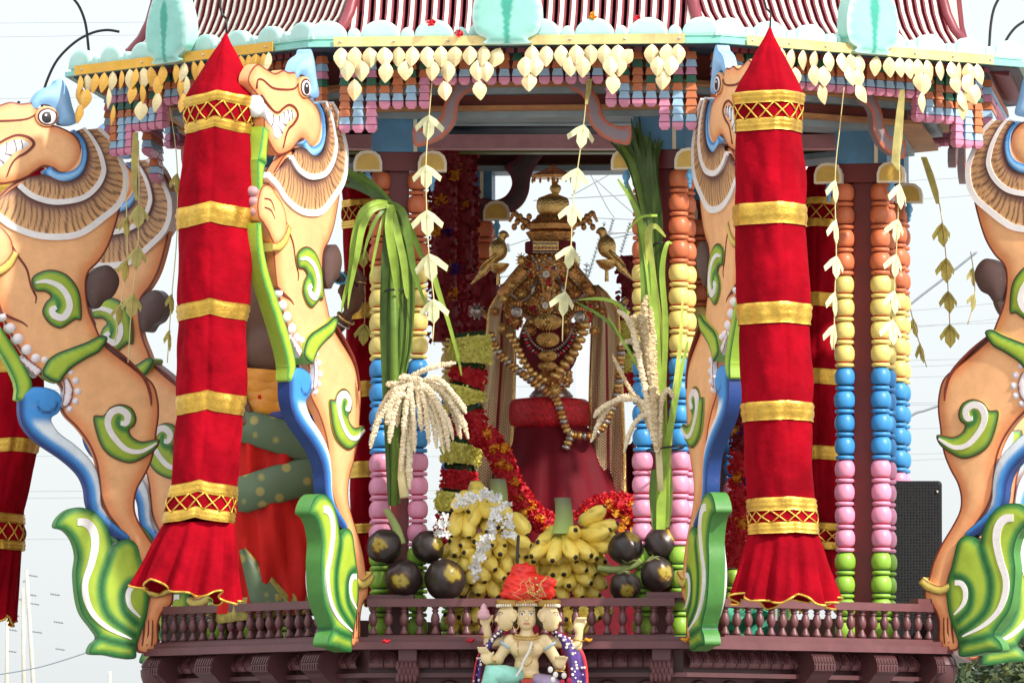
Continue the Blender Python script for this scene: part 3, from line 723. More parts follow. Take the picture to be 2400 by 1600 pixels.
    stroke(PC('mane_rim', mane), o2, [6.5, 6.5, 6, 5, 3], HB+15, PAPER)
    # head
    head = [(94, 250), (60, 250), (35, 247), (0, 257), (-40, 250), (-75, 243), (-105, 262), (-115, 284), (-100, 300), (-70, 318), (-50, 345), (-45, 385), (-24, 416), (10, 440), (45, 436), (75, 425), (95, 410), (115, 398), (135, 402), (152, 412), (175, 410), (194, 392), (203, 368), (199, 340), (182, 318), (150, 302), (112, 290)]
    h = yp('head', head, HB+3, 6, paint(LINE, ORD, OR, 3.0, 5.5, 26.), t, 14, 8, 7, rings=(2.8, 5.8, 10.5))
    mb = PC('face_line', h)
    stroke(mb, [(-85, 300), (-82, 280), (-60, 278), (-20, 292), (30, 292), (75, 286), (100, 270)], [1, 2, 2, 2.5, 2.5, 2, 1.5], HB+10.0, LINE)
    stroke(mb, [(-66, 312), (-40, 330), (-12, 345), (8, 345), (28, 334), (52, 325), (78, 330), (90, 346), (72, 366), (52, 378), (38, 396), (28, 424)], [1, 2, 2.5, 2.5, 2.5, 2.5, 3, 3.5, 3, 2.5, 2, 1], HB+10.5, LINE)
    wh = np.array(s2l('eeeef0'))
    te = [(-52, 330), (-35, 340), (-12, 352), (8, 352), (28, 341), (52, 333), (74, 338), (80, 348), (66, 360), (46, 368), (34, 382), (20, 398), (2, 406), (-12, 400), (-18, 384), (-36, 372), (-50, 355)]
    tt = yp('teeth', te, HB+8.5, 3, paint(LINE, wh*0.85, wh, 1.2, 2.5, 10), h, 8, 7)
    V, Fc = ellVF((-66, 0, 334), (24, HB+11.5, 28), 16, 10); PC('tusk', h).one(V, Fc, np.repeat(wh[None], len(V), 0), True)
    mb = PC('tooth_line', h)
    for a_, b_ in (((8, 354), (2, 378)), ((2, 378), (22, 392)), ((28, 343), (24, 370)), ((24, 370), (40, 372)), ((44, 336), (50, 362)), ((60, 336), (64, 356)), ((-18, 352), (-22, 378))): stroke(mb, [a_, ((a_[0]+b_[0])/2+1, (a_[1]+b_[1])/2), b_], [0.8, 1, 0.8], HB+12.3, np.array(s2l('8a6a70')))
    bc, bc2 = np.array(s2l('9cc4ea')), np.array(s2l('7fb0de'))
    cap_ = [(86, 248), (98, 224), (115, 212), (135, 203), (141, 193), (153, 190), (163, 201), (172, 222), (180, 255), (190, 288), (178, 298), (150, 296), (147, 276), (136, 259), (122, 251), (107, 252), (94, 262)]
    yp('cap', cap_, HB+5.5, 9, paint(bc2*0.7, bc2, bc, 1, 3, 20), h, 14, 8)
    mb = MB()
    def disc(cx, cy, rx, ry, half, col, n=22):
        o = [(cx+rx*math.cos(a), cy+ry*math.sin(a)) for a in np.linspace(0, 2*pi, n, endpoint=False)]
        V, Fc, C = reliefVF(o, half, 2.5, 6, 5, 1, lambda q, d: np.repeat(np.asarray(col)[None], len(q), 0), closed_spline=False); mb.add(y3(V), Fc, 0, C)
    disc(120, 279, 27, 24, HB+10.5, s2l('d8a070')); disc(121, 280, 23, 20, HB+12.5, s2l('4a1c18')); disc(121, 281, 20, 17, HB+14.0, s2l('e6d5da')); disc(119, 282, 12.5, 13.5, HB+15.5, s2l('26262c')); disc(116, 277, 3, 3, HB+17.5, s2l('e0e0e0'))
    obj('eye', mb.me('eye', YM, True), h)
    mb = MB(); blu, blul = np.array(s2l('3f86c6')), np.array(s2l('8fc0ea'))
    o = ribbon([(182, 310), (202, 332), (209, 360), (206, 388), (194, 408), (174, 420), (152, 424), (132, 416), (122, 402)], [2, 5, 7, 8, 10, 12, 13, 13, 10])
    V, Fc, C = reliefVF(o, HB+7.5, 5, 6, 5, 1, paint(blu*0.6, blu, blul, 1, 3, 9), closed_spline=False); mb.add(y3(V), Fc, 0, C)
    obj('cheek_curl', mb.me('cheek_curl', YM, True), h)
    # green stem from mouth to chest, passing the raised paw
    gl, gd, gm_ = np.array(s2l('a9c23c')), np.array(s2l('2f7a3a')), np.array(s2l('6fa53a'))
    mb = MB()
    for pth, ww in (([(-42, 385), (-52, 430), (-58, 462)], [14, 15, 20]), ([(-62, 462), (-66, 490), (-66, 530)], [19, 13, 12]), ([(-72, 600), (-64, 660), (-40, 720), (-5, 775), (30, 830), (58, 880), (70, 915), (60, 950)], [10, 14, 15, 16, 17, 18, 19, 10])):
        o = ribbon(pth, ww); V, Fc, C = reliefVF(o, HB+6, 4, 6, 6, 1, paint(gd, gm_, gl, 2, 5, 12), closed_spline=False); PC('green_stem', t).one(V, Fc, C)
    # raised fore paw with claws and bracelet
    paw = [(42, 612), (40, 575), (22, 548), (0, 532), (-25, 515), (-48, 512), (-66, 520), (-78, 540), (-84, 562), (-78, 588), (-60, 600), (-38, 618), (-10, 645), (20, 640)]
    p_ = yp('paw', paw, HB+9, 6, paint(LINE, ORD, OR, 2.5, 4.5, 16), t, 10, 8, 7, rings=(2.3, 4.8))
    pk = np.array(s2l('b98a8c'))
    for k_ in range(3):
        V, Fc = ellVF((-80+k_*3, 0, 530+k_*22), (13, 19, 13), 12, 8); PC('claw', p_).one(V, Fc, np.repeat(pk[None], len(V), 0), True)
    mb = PC('finger_line', p_)
    for k_ in range(2): stroke(mb, [(-62, 545+k_*20), (-35, 548+k_*22), (-18, 570+k_*18)], [1.5, 2, 1], HB+15.5, LINE)
    gold = np.array(s2l('d9c060')); mb = MB()
    o = ribbon([(-28, 652), (5, 648), (32, 630), (50, 600)], [9, 11, 11, 8]); V, Fc, C = reliefVF(o, HB+13, 4, 5, 5, 1, paint(LINE, gold*0.75, gold, 1.2, 3, 8), closed_spline=False); PC('bracelet', t).one(V, Fc, C)
    o = ribbon([(348, 1385), (375, 1397), (405, 1388), (425, 1372)], [9, 11, 11, 9]); V, Fc, C = reliefVF(o, HB+10, 4, 5, 5, 1, paint(LINE, gold*0.75, gold, 1.2, 3, 8), closed_spline=False); PC('anklet', t).one(V, Fc, C)
    # strings of white beads
    mb = MB(); wb = np.array(s2l('ece2e6'))
    for (x, y, r) in [(22, 752, 10), (40, 778, 12), (58, 803, 13), (78, 828, 13), (98, 848, 12), (118, 852, 10), (178, 880, 9), (190, 900, 11), (195, 925, 11), (190, 948, 10), (176, 966, 9)]:
        V, Fc = ellVF((x, 0, y), (r*1.22, HB+11, r*1.22), 14, 8); PC('white_bead', t).one(V, Fc, np.repeat(wb[None], len(V), 0), True)
    for pth, ww in (([(62, 848), (85, 868), (105, 885)], [7, 10, 12]), ([(165, 895), (172, 920), (168, 948), (158, 962)], [6, 11, 10, 4])):
        o = ribbon(pth, ww); V, Fc, C = reliefVF(o, HB+10, 2, 5, 5, 1, paint(LINE, wb*0.9, wb, 1.5, 3, 8), closed_spline=False); PC('white_crescent', t).one(V, Fc, C)
    strap = [(112, 888), (120, 858), (142, 838), (180, 822), (215, 808), (245, 793), (262, 800), (244, 830), (215, 847), (180, 870), (162, 890), (148, 906)]
    yp('green_strap', strap, HB+13, 4, paint(np.array(s2l('3a2418')), gd, gl, 2.2, 4.5, 12), t, 8, 7, 7, rings=(2.0, 4.6))
    # blue stem with curled head
    bl_ = [(60, 945), (68, 925), (92, 916), (125, 918), (150, 930), (158, 952), (150, 975), (134, 988), (138, 1005), (155, 1026), (188, 1050), (218, 1078), (238, 1108), (247, 1150), (250, 1190), (266, 1222), (315, 1264), (300, 1274), (268, 1257), (233, 1222), (218, 1190), (212, 1150), (196, 1118), (160, 1085), (108, 1050), (78, 1022), (62, 990)]
    bdk, bmd, blt = np.array(s2l('1f3f80')), np.array(s2l('3f93dc')), np.array(s2l('e6f1f8'))
    lf = spl([(60, 945), (62, 990), (78, 1022), (108, 1050), (160, 1085), (196, 1118), (212, 1150), (218, 1190), (233, 1222), (300, 1274)], 6, False)
    def bcolf(q, d):
        e = pdist(q, lf, False); c = lerp(bdk, bmd, sstep(e, 3, 18)); lo_ = sstep(q[:, 1], 985, 1010)
        c = c*(1-(lo_*sstep(e, 17, 28))[:, None])+blt[None]*(lo_*sstep(e, 17, 28))[:, None]
        c = lerp(bdk*0.6, c, sstep(d, 1.0, 2.5)); r = np.hypot(q[:, 0]-122, q[:, 1]-952)
        return c+(bdk*0.8-c)*(np.exp(-((r-24)/3)**2)*(q[:, 0] > 100)*(q[:, 1] > 950))[:, None]
    yp('blue_stem', bl_, HB+6, 7, bcolf, t, 12, 6, 6)
    # leaf at the foot
    leaf = [(143, 1243), (152, 1220), (176, 1201), (208, 1198), (242, 1213), (263, 1243), (273, 1270), (277, 1286), (293, 1274), (314, 1271), (332, 1284), (340, 1310), (350, 1350), (360, 1390), (357, 1442), (346, 1480), (331, 1519), (329, 1550), (293, 1549), (262, 1543), (224, 1540), (228, 1519), (243, 1502), (230, 1480), (206, 1447), (195, 1409), (190, 1353), (194, 1310), (184, 1274), (166, 1252)]
    ln = spl([(277, 1284), (262, 1330), (250, 1370), (250, 1410), (264, 1450), (300, 1482), (328, 1498)], 6, False)
    ln2 = spl([(243, 1502), (280, 1512), (328, 1520)], 6, False); ln3 = spl([(338, 1365), (312, 1375), (298, 1402), (303, 1440), (330, 1468)], 6, False)
    def lcol(q, d):
        e = np.minimum(np.minimum(pdist(q, ln, False), pdist(q, ln2, False)), pdist(q, ln3, False)); dd = np.minimum(d, e*1.1)
        return lerp(gd*0.45, lerp(gd, gl*0.9, sstep(dd, 6, 20)), sstep(dd, 1.5, 6))
    l_ = yp('foot_leaf', leaf, HB+10, 7, lcol, t, 14, 5.5, 7, rings=(1.5, 5.0))
    mb = PC('leaf_highlight', l_)
    stroke(mb, [(192, 1232), (212, 1234), (228, 1252), (233, 1285), (224, 1330), (211, 1372), (213, 1410), (230, 1448), (265, 1480), (318, 1505)], [8, 10, 10, 9, 8, 7, 7, 6, 5, 1.5], HB+18.5, PAPER)
    stroke(mb, [(336, 1380), (320, 1382), (310, 1400), (314, 1428), (338, 1454)], [6, 6, 6, 5, 1.5], HB+18.5, PAPER)
    # green scrolls
    sc1 = [(86, 662), (107, 645), (135, 640), (166, 650), (190, 676), (200, 706), (202, 754), (188, 757), (176, 765), (153, 778), (128, 768), (111, 742), (118, 718), (130, 704), (118, 693), (93, 690)]
    sc2 = [(230, 984), (253, 980), (268, 962), (293, 953), (319, 962), (330, 986), (325, 1004), (314, 1014), (321, 1030), (344, 1040), (382, 1034), (379, 1054), (357, 1074), (319, 1092), (281, 1083), (255, 1063), (239, 1030)]
    w1 = [(94, 672), (120, 668), (150, 680), (168, 704), (172, 730), (158, 752), (138, 748), (132, 735), (142, 728)]
    w2 = [(376, 1044), (340, 1064), (305, 1060), (275, 1030), (262, 1000), (270, 975), (290, 967), (308, 980), (304, 998), (292, 998)]
    for sc_, wl, inner in ((sc1, w1, [(118, 693), (140, 706), (148, 722), (142, 738)]), (sc2, w2, [(314, 1014), (296, 1012), (285, 1000), (288, 985)])):
        il = spl(inner, 6, False)
        def scol(q, d, il=il):
            dd = np.minimum(d, pdist(q, il, False)+1.5); return lerp(LINE*0.7, lerp(gd, gl*0.85, sstep(dd, 4, 13)), sstep(d, 2.0, 4.0))
        s_ = yp('scroll', sc_, HB+10, 5, scol, t, 10, 6, 7, rings=(2.2, 4.4))
        stroke(PC('scroll_highlight', s_), wl, [2, 5, 6.5, 7, 7.5, 8, 8, 7, 5], HB+16.5, PAPER)
    kb = np.array(s2l('5d4440'))
    yp('back_knob', [(221, 650), (240, 632), (265, 627), (285, 645), (290, 670), (276, 700), (256, 712), (243, 728), (225, 725), (216, 700), (215, 670)], HB+6, 9, paint(kb*0.6, kb*0.8, kb, 1.5, 4, 20), t, 16, 8)
    return t
yal = make_yali()
YLAB = {0: 'large orange carved yali with open jaws at the left edge of the picture', 1: 'brightly sunlit carved yali between the left red cloth pillar and the corn bunch',
        2: 'shaded narrow carved yali close behind the left side of the right red cloth pillar', 3: 'carved yali cut off by the right edge of the picture, near the black loudspeaker',
        4: 'carved yali almost hidden behind the one at the right edge, only its brown knob showing', 5: 'far carved yali peeping out just right of the right red cloth pillar',
        7: 'second carved yali half hidden behind the one at the far left'}
for n_, i in enumerate((0, 1, 2, 3, 4, 5, 7)):
    o = yal if n_ == 0 else copy_tree(yal)
    o['label'] = YLAB[i]; c = corner(i, 1.695, 2.426); o.location = c; o.rotation_euler = (0, 0, pi/2+cth(i))
# ------------------------------------------------------------------ red cloth pillars hanging from the eave
VELV = mat('red_velvet', s2l('900718'), 0.85, var=0.34, scale=5, bump=1.0, bscale=11, sheen=0.0, spec=0.04, dist=0.014)
GOLDT = mat('gold_brocade', s2l('dcb04c'), 0.36, metal=0.8, var=0.2, scale=40, bump=0.6, bscale=120, dist=0.003)
IRON = mat('dark_iron', s2l('3a3a3c'), 0.5, metal=0.6, var=0.2)
def noise1(t, seed): 
    r = np.random.default_rng(seed); ph = r.uniform(0, 6.28, 6); return sum(np.sin(t*(k+1)*1.0+ph[k])/(k+1.2) for k in range(6))/2.0
def cloth_pillar(label, Y, path, bands, lattices, skirt, seed, group='red cloth pillars hung around the eave', hook=True):
    """path: list of (px_centre, py, px_half_width) from the apex down; skirt: (px_left, px_right, py_bottom_left, py_bottom_right)"""
    m_ = mpp(Y); p0 = P(path[-1][0], path[-1][1], Y); t = thing('cloth_pillar', label, 'cloth pillar', group, loc=p0)
    pa = np.array(path, float); N = 96; seam = -pi/2+[-0.08, 0.55, 0.3][seed % 3]; archz = 0.022 if seed == 3 else 0.006; r = np.random.default_rng(seed)
    def cen(py): return np.interp(py, pa[:, 1], pa[:, 0]), np.interp(py, pa[:, 1], pa[:, 2])
    ph = r.uniform(0, 6.28, 8)
    def fold(a, py):
        return 1+0.02*np.sin(py*0.05+5*np.sin(a*2+ph[4]))*np.sin(a*3+ph[5]+py*0.006)+0.034*np.sin(4*a+ph[0]+py*0.004)+0.022*np.sin(7*a+ph[1]-py*0.011)+0.02*np.sin(3*a+py*0.025+ph[2])+0.014*np.sin(11*a+ph[3]+py*0.03)
    def ringp(py, k=1.0, arch=True):
        cx, hw = cen(py); db = min(max(0, ya-py, py-yb) for ya, yb in bands); hw = hw*(0.985+0.035*(1-math.exp(-db/28))); c = P(cx, py, Y); out = []
        for j in range(N):
            a = 2*pi*j/N; sq = 1.0/(abs(math.cos(a+0.6))**3.2+abs(math.sin(a+0.6))**3.2)**(1/3.2)   # softly four-cornered
            sq = 0.25+0.75*sq/1.13
            rr = hw*m_*fold(a, py)*k*(0.9+0.1*sq)
            da = (a-seam+pi) % (2*pi)-pi; dz = archz*(math.exp(-abs(da)/0.5)-0.3)*float(np.clip((py-180)/50, 0, 1)); rr *= 1-0.035*math.exp(-(da/0.06)**2)
            out.append((c[0]+rr*math.cos(a), c[1]+rr*math.sin(a), c[2]+dz))
        return out
    ys = [pa[0, 1]]+list(np.linspace(pa[0, 1]+8, pa[-1, 1], 64)); V = []; Fc = []
    for y in ys: V += ringp(y)
    for i in range(len(ys)-1):
        for j in range(N): Fc.append((i*N+j, (i+1)*N+j, (i+1)*N+(j+1) % N, i*N+(j+1) % N))
    obj('cloth_body', mesh('cloth_body', V, Fc, VELV, True), t)
    for (ya, yb) in bands:
        V = []; Fc = []; yy = np.linspace(ya, yb, 7)
        for i, y in enumerate(yy): V += ringp(y, 1.035+0.015*math.sin(i/6*pi)+0.02*math.sin(i*2.6+seed))
        for i in range(6):
            for j in range(N): Fc.append((i*N+j, (i+1)*N+j, (i+1)*N+(j+1) % N, i*N+(j+1) % N))
        obj('gold_band', mesh('gold_band', V, Fc, GOLDT, True), t)
    for (ya, yb) in lattices:
        mb = MB(); nz = 13
        for sgn in (0, 1):
            for q in range(nz):
                pts = []
                for e in np.linspace(0, 1, 6):
                    f_ = (q+(e if sgn else 1-e))/nz*N; j0 = int(f_) % N; fr = f_-int(f_); y = ya+(yb-ya)*e
                    R_ = ringp(y, 1.03); a_, b_ = np.array(R_[j0]), np.array(R_[(j0+1) % N]); pts.append(a_*(1-fr)+b_*fr)
                V, Fc = tubeVF(pts, 0.0032, 5); mb.add(V, Fc)
        stuff(obj('lattice_trim', mb.me('lattice_trim', GOLDT, True), t))
    # gathered skirt
    xl, xr, yl, yr = skirt; n = 120; y0 = pa[-1, 1]; cx, hw = cen(y0); V = []; Fc = []; K = 16; hem = []
    for i in range(K):
        e = i/(K-1); 
        for j in range(n):
            a = 2*pi*j/n; x_ = math.cos(a); yb = yl+(yr-yl)*(x_*0.5+0.5)+9*math.sin(5*a+seed)+6*math.sin(9*a+2*seed)
            cxx = cx+((xl+xr)/2-cx)*e; h_ = hw*0.97+((xr-xl)/2-hw*0.97)*(e**0.8)
            pl = 1+(0.02+0.085*e)*math.sin(11*a+ph[4]+1.2*math.sin(2*a))+(0.015+0.05*e)*math.sin(19*a+ph[5]+2*e)
            c = P(cxx, y0+(yb-y0)*e, Y); V.append((c[0]+h_*m_*pl*math.cos(a), c[1]+h_*m_*pl*math.sin(a)*0.85, c[2]))
            if i == K-1: hem.append(V[-1])
    for i in range(K-1):
        for j in range(n): Fc.append((i*n+j, (i+1)*n+j, (i+1)*n+(j+1) % n, i*n+(j+1) % n))
    sk = obj('skirt', mesh('skirt', V, Fc, VELV, True), t)
    V, Fc = tubeVF(hem+[hem[0]], 0.0045, 5); obj('gold_hem', mesh('gold_hem', V, Fc, GOLDT, True), sk)
    if hook:
        ax, ay = pa[0, 0], pa[0, 1]; q = [P(ax, ay+2, Y), P(ax-1, ay-22, Y)]
        for a in np.linspace(-0.5*pi, 0.9*pi, 9): q.append(P(ax+9*math.cos(a), ay-34-11*math.sin(a)*-1*-1, Y))
        V, Fc = tubeVF([P(ax, ay+3, Y), P(ax+1, ay-18, Y), P(ax+1, ay-30, Y)], 0.004, 6); hk = obj('hook', mesh('hook', V, Fc, IRON, True), t)
        V, Fc = tubeVF([P(ax+x, ay+y, Y) for x, y in ((1, -30), (-9, -40), (-14, -58), (-12, -90), (-12, -150))], 0.005, 6); obj('hanger_rod', mesh('hanger_rod', V, Fc, IRON, True), t)
YL = -1.62
cloth_pillar('left red velvet cloth pillar with gold bands, blown to the left at its skirt', -2.1,
    [(530, 75, 1), (528, 95, 9), (524, 140, 36), (518, 228, 79), (514, 262, 76), (511, 310, 74), (506, 420, 80), (503, 500, 86), (502, 540, 83), (502, 700, 86), (500, 745, 80), (496, 850, 83), (495, 930, 84), (493, 970, 79), (482, 1080, 80), (475, 1150, 79), (466, 1225, 84)],
    [(226, 250), (287, 312), (487, 535), (713, 750), (927, 972), (1136, 1164), (1198, 1224)], [(248, 290), (1162, 1202)], (316, 556, 1366, 1408), 3)
cloth_pillar('right red velvet cloth pillar with gold bands, hanging almost straight', -2.6,
    [(1805, 60, 1), (1804, 82, 9), (1803, 130, 36), (1802, 222, 82), (1802, 260, 78), (1801, 310, 77), (1804, 420, 80), (1806, 500, 83), (1808, 540, 80), (1813, 720, 84), (1815, 770, 80), (1821, 950, 82), (1823, 990, 78), (1828, 1100, 77), (1831, 1180, 79), (1836, 1250, 82)],
    [(219, 247), (282, 311), (480, 530), (713, 762), (944, 988), (1168, 1199), (1226, 1252)], [(246, 285), (1198, 1228)], (1718, 1962, 1404, 1412), 5)
cloth_pillar('red cloth pillar cut off by the left edge, behind the big yali', 0.15,
    [(40, 280, 1), (40, 300, 9), (38, 400, 70), (36, 450, 74), (34, 600, 76), (30, 850, 78), (22, 1010, 76), (5, 1100, 70), (-14, 1200, 68), (-18, 1272, 72)],
    [(432, 462), (842, 876), (1030, 1062), (1205, 1228), (1268, 1290)], [(1226, 1270)], (-110, 30, 1440, 1455), 8, hook=False)
cloth_pillar('rear red cloth pillar standing behind the right cloth pillar, its right side showing', 1.3,
    [(1925, 330, 1), (1925, 350, 8), (1922, 460, 66), (1918, 500, 64), (1916, 540, 63), (1915, 700, 66), (1916, 870, 66), (1918, 1060, 64), (1922, 1150, 68), (1924, 1290, 70)],
    [(468, 484), (518, 536), (690, 722), (868, 904), (1048, 1080), (1228, 1246), (1272, 1290)], [(484, 520), (1244, 1274)], (1850, 2010, 1420, 1425), 9, hook=False)
cloth_pillar('rear red cloth pillar glimpsed through the gap beside the left corn bunch', 1.35,
    [(858, 330, 1), (858, 350, 8), (860, 440, 60), (862, 480, 58), (868, 700, 60), (874, 900, 60), (878, 1100, 58), (880, 1250, 60)],
    [(470, 486), (518, 536), (712, 750), (895, 932), (1082, 1120), (1228, 1250)], [(486, 518)], (815, 950, 1400, 1410), 11, hook=False)
# ------------------------------------------------------------------ stamped gold leaf valances
GOLDL = mat('polished_brass_leaf', s2l('f3dca6'), 0.38, metal=0.35, var=0.12, scale=14, bump=0.2, bscale=50)
GOLDS = mat('brass_strip', s2l('eccf8c'), 0.4, metal=0.35, var=0.2, scale=10, bump=0.25, bscale=30, dirt=0.25)
def leaf_mesh(gm_):
    o = [(0, 0), (0.004, -0.004), (0.011, -0.009), (0.019, -0.020), (0.024, -0.033), (0.022, -0.046), (0.014, -0.060), (0.006, -0.071), (0, -0.077)]
    V = []; n = len(o)
    for x, z in o: V.append((0, -0.007*math.sin(pi*min(1, -z/0.077)), z))
    for x, z in o: V.append((x, 0.004*math.sin(pi*min(1, -z/0.077)), z))
    for x, z in o: V.append((-x, 0.004*math.sin(pi*min(1, -z/0.077)), z))
    Fc = []
    for i in range(n-1): Fc += [(i, n+i, n+i+1, i+1), (i+1, 2*n+i+1, 2*n+i, i)]
    V2 = [(x, y+0.0012, z) for x, y, z in V]; m = len(V); Fc = Fc+[tuple(q+m for q in f[::-1]) for f in Fc]
    return mesh('gold_leaf', V+V2, Fc, gm_)
glm = leaf_mesh(GOLDL); GOLDO = mat('orange_brass_leaf', s2l('f0b44c'), 0.36, metal=0.4, var=0.15, scale=14, bump=0.2, bscale=50); glo = leaf_mesh(GOLDO)
GOLDSO = mat('orange_brass_strip', s2l('f2b640'), 0.36, metal=0.4, var=0.15, scale=10, bump=0.25, bscale=30, dirt=0.3)
RIV = mat('rivet_steel', s2l('c9c4ba'), 0.3, metal=0.9)
def valance(label, k, x0, x1, y0, y1, leaves, seed=0, ztop=4.690):
    a = 2.012*AP+0.006; sa, z0_ = onface(x0, y0, k, a); sb, z1_ = onface(x1, y1, k, a); ph = fphi(k)
    t = thing('leaf_valance', label, 'valance', 'brass leaf valances along the eave', loc=fpt(k, a, (sa+sb)/2, ztop-0.036), world=False, rz=ph)
    mb = MB(); L_ = (sb-sa); n = 24; V = []
    for i in range(n+1):
        x = -L_/2+L_*i/n; w_ = 0.0025*math.sin(i*1.7+seed)
        V += [(x, -0.004+w_, 0.0), (x, -0.004+w_, 0.036), (x, 0.0, 0.036), (x, 0.0, 0.0)]
    Fc = [(i*4+q, (i+1)*4+q, (i+1)*4+(q+1) % 4, i*4+(q+1) % 4) for i in range(n) for q in range(4)]+[(0, 1, 2, 3), (4*n+3, 4*n+2, 4*n+1, 4*n)]
    mb.add(V, [f[::-1] for f in Fc]); st = obj('strip', mb.me('strip', GOLDSO if k < 0 else GOLDS), t)
    V, Fc = ellVF((0, 0, 0), (0.0055, 0.004, 0.0055), 8, 6); rv = mesh('rivet', V, Fc, RIV, True)
    for i in range(4): obj('rivet', rv, st, (-L_/2+L_*(0.04+0.31*i), -0.0065, 0.018))
    r = np.random.default_rng(seed+50)
    for (px, py, tilt) in leaves:
        s, z = onface(px, py, k, a)
        row = 0 if z > ztop-0.06 else 1
        zz = min(z, ztop-0.037)
        obj('leaf', glo if k < 0 and r.uniform() < 0.75 else glm, t, (s-(sa+sb)/2, -0.002-0.006*row+r.uniform(-0.004, 0.004), zz-(ztop-0.036)), (r.uniform(-0.25, 0.1), rad(tilt), r.normal(0, 0.2)), (1.22*r.uniform(0.95, 1.05), 1, r.uniform(1.0, 1.1)))
def row(xs, y, tl=0): return [(x, y, random.uniform(-4, 4)+tl) for x in xs]
valance('left half of the front brass leaf valance above the pillar with the left corn bunch', 0, 782, 1188, 85, 85,
    row((800, 832, 866, 900, 934, 967, 1001, 1034, 1068, 1101, 1134), 105)+[(1172, 112, 22)]+row((814, 848, 952, 1015, 1049, 1118, 1138), 142)+[(831, 186, 0), (908, 146, 5), (1040, 190, -10), (1124, 188, -4)], 1)
valance('right half of the front brass leaf valance, a loose cluster of leaves at its end', 0, 1192, 1605, 82, 80,
    row((1247, 1280, 1315, 1350, 1384, 1417, 1449), 99)+[(1482, 116, 40), (1528, 99, 0), (1565, 99, 4), (1588, 97, -3)]+row((1232, 1255, 1335, 1367, 1431, 1455), 132)+[(1240, 168, -3), (1440, 172, 8), (1543, 132, 3), (1575, 130, 4), (1555, 163, 0)], 2)
valance('golden orange leaf valance on the shaded left eave', -1, 176, 640, 150, 98,
    [(x, 166-(x-176)*0.108, random.uniform(-6, 6)) for x in (188, 204, 224, 244, 264, 284, 304, 322, 337, 353, 381, 413, 432, 454, 474, 494, 566, 583, 600, 618, 632)]+
    [(188, 200, -5), (211, 208, 8), (258, 206, 0), (316, 196, 0), (334, 196, -4), (372, 178, -6), (425, 180, -3), (441, 178, 4), (192, 244, 0), (272, 246, 6), (334, 236, -2), (375, 215, 5), (435, 218, -4)], 3)
valance('sunlit leaf valance of the right eave, nearest the right cloth pillar', 1, 1750, 2026, 93, 112,
    [(x, 108+(x-1830)*0.06, random.uniform(-6, 6)) for x in (1780, 1806, 1832, 1856, 1883, 1911, 1940, 1971, 1993, 2014)]+[(1860, 158, -3), (1905, 152, -6), (1928, 155, 4), (1985, 152, -8), (2008, 160, 0), (1922, 195, -16), (2005, 196, -28)], 4)
valance('sunlit leaf valance at the far right end of the eave with a tangle of leaves', 1, 2042, 2328, 110, 126,
    [(x, 124+(x-2040)*0.06, random.uniform(-14, 6)) for x in (2056, 2084, 2108, 2132, 2150, 2172, 2203, 2228, 2248, 2268, 2290)]+[(2152, 168, -4), (2166, 172, 6), (2232, 172, -14), (2255, 178, -24), (2275, 172, 20), (2262, 200, -30), (2248, 212, -8), (2285, 198, 10), (2160, 215, 2), (2258, 232, 6)], 5)
# ------------------------------------------------------------------ palm leaf streamers
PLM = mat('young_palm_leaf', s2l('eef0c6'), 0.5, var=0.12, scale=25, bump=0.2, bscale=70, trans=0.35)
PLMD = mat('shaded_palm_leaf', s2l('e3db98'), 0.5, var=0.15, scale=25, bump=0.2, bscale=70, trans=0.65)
STR = mat('palm_fibre', s2l('d9c98f'), 0.6)
def folded_mesh(name, m, wing=1.0):
    "kite of folded palm leaf: pointed body with two wings swept down"
    mb = MB()
    def slab(pts, y):
        n = len(pts); V = [(x, y-0.0012, z) for x, z in pts]+[(x, y+0.0012, z) for x, z in pts]
        mb.add(V, [tuple(range(n)), tuple(range(2*n-1, n-1, -1))]+[(i, i+n, (i+1) % n+n, (i+1) % n) for i in range(n)])
    slab([(0, -0.105), (0.024, -0.075), (0.025, -0.035), (0.014, -0.018), (0, 0.0), (-0.014, -0.018), (-0.025, -0.035), (-0.024, -0.075)], 0)
    w_ = wing
    V = [(0, -0.004, 0.006), (0.030*w_, 0.006, -0.012), (0.066*w_, 0.016, -0.048), (0.058*w_, 0.014, -0.070), (0.024*w_, 0.002, -0.040), (0.004, -0.004, -0.022)]
    for s in (1, -1):
        A = [(s*x, y, z) for x, y, z in V]; B = [(x, y+0.002, z) for x, y, z in A]; n = 6
        f1 = tuple(range(n)); f2 = tuple(range(2*n-1, n-1, -1)); mb.add(A+B, [f1, f2]+[(i, i+n, (i+1) % n+n, (i+1) % n) for i in range(n)])
    V, Fc = tubeVF([(0, -0.004, 0.002), (0, -0.004, -0.10)], 0.0014, 4); mb.add(V, Fc)
    return mb.me(name, m)
fmA, fmB = folded_mesh('folded_leaf', PLM), folded_mesh('folded_leaf_shade', PLMD, 0.7)
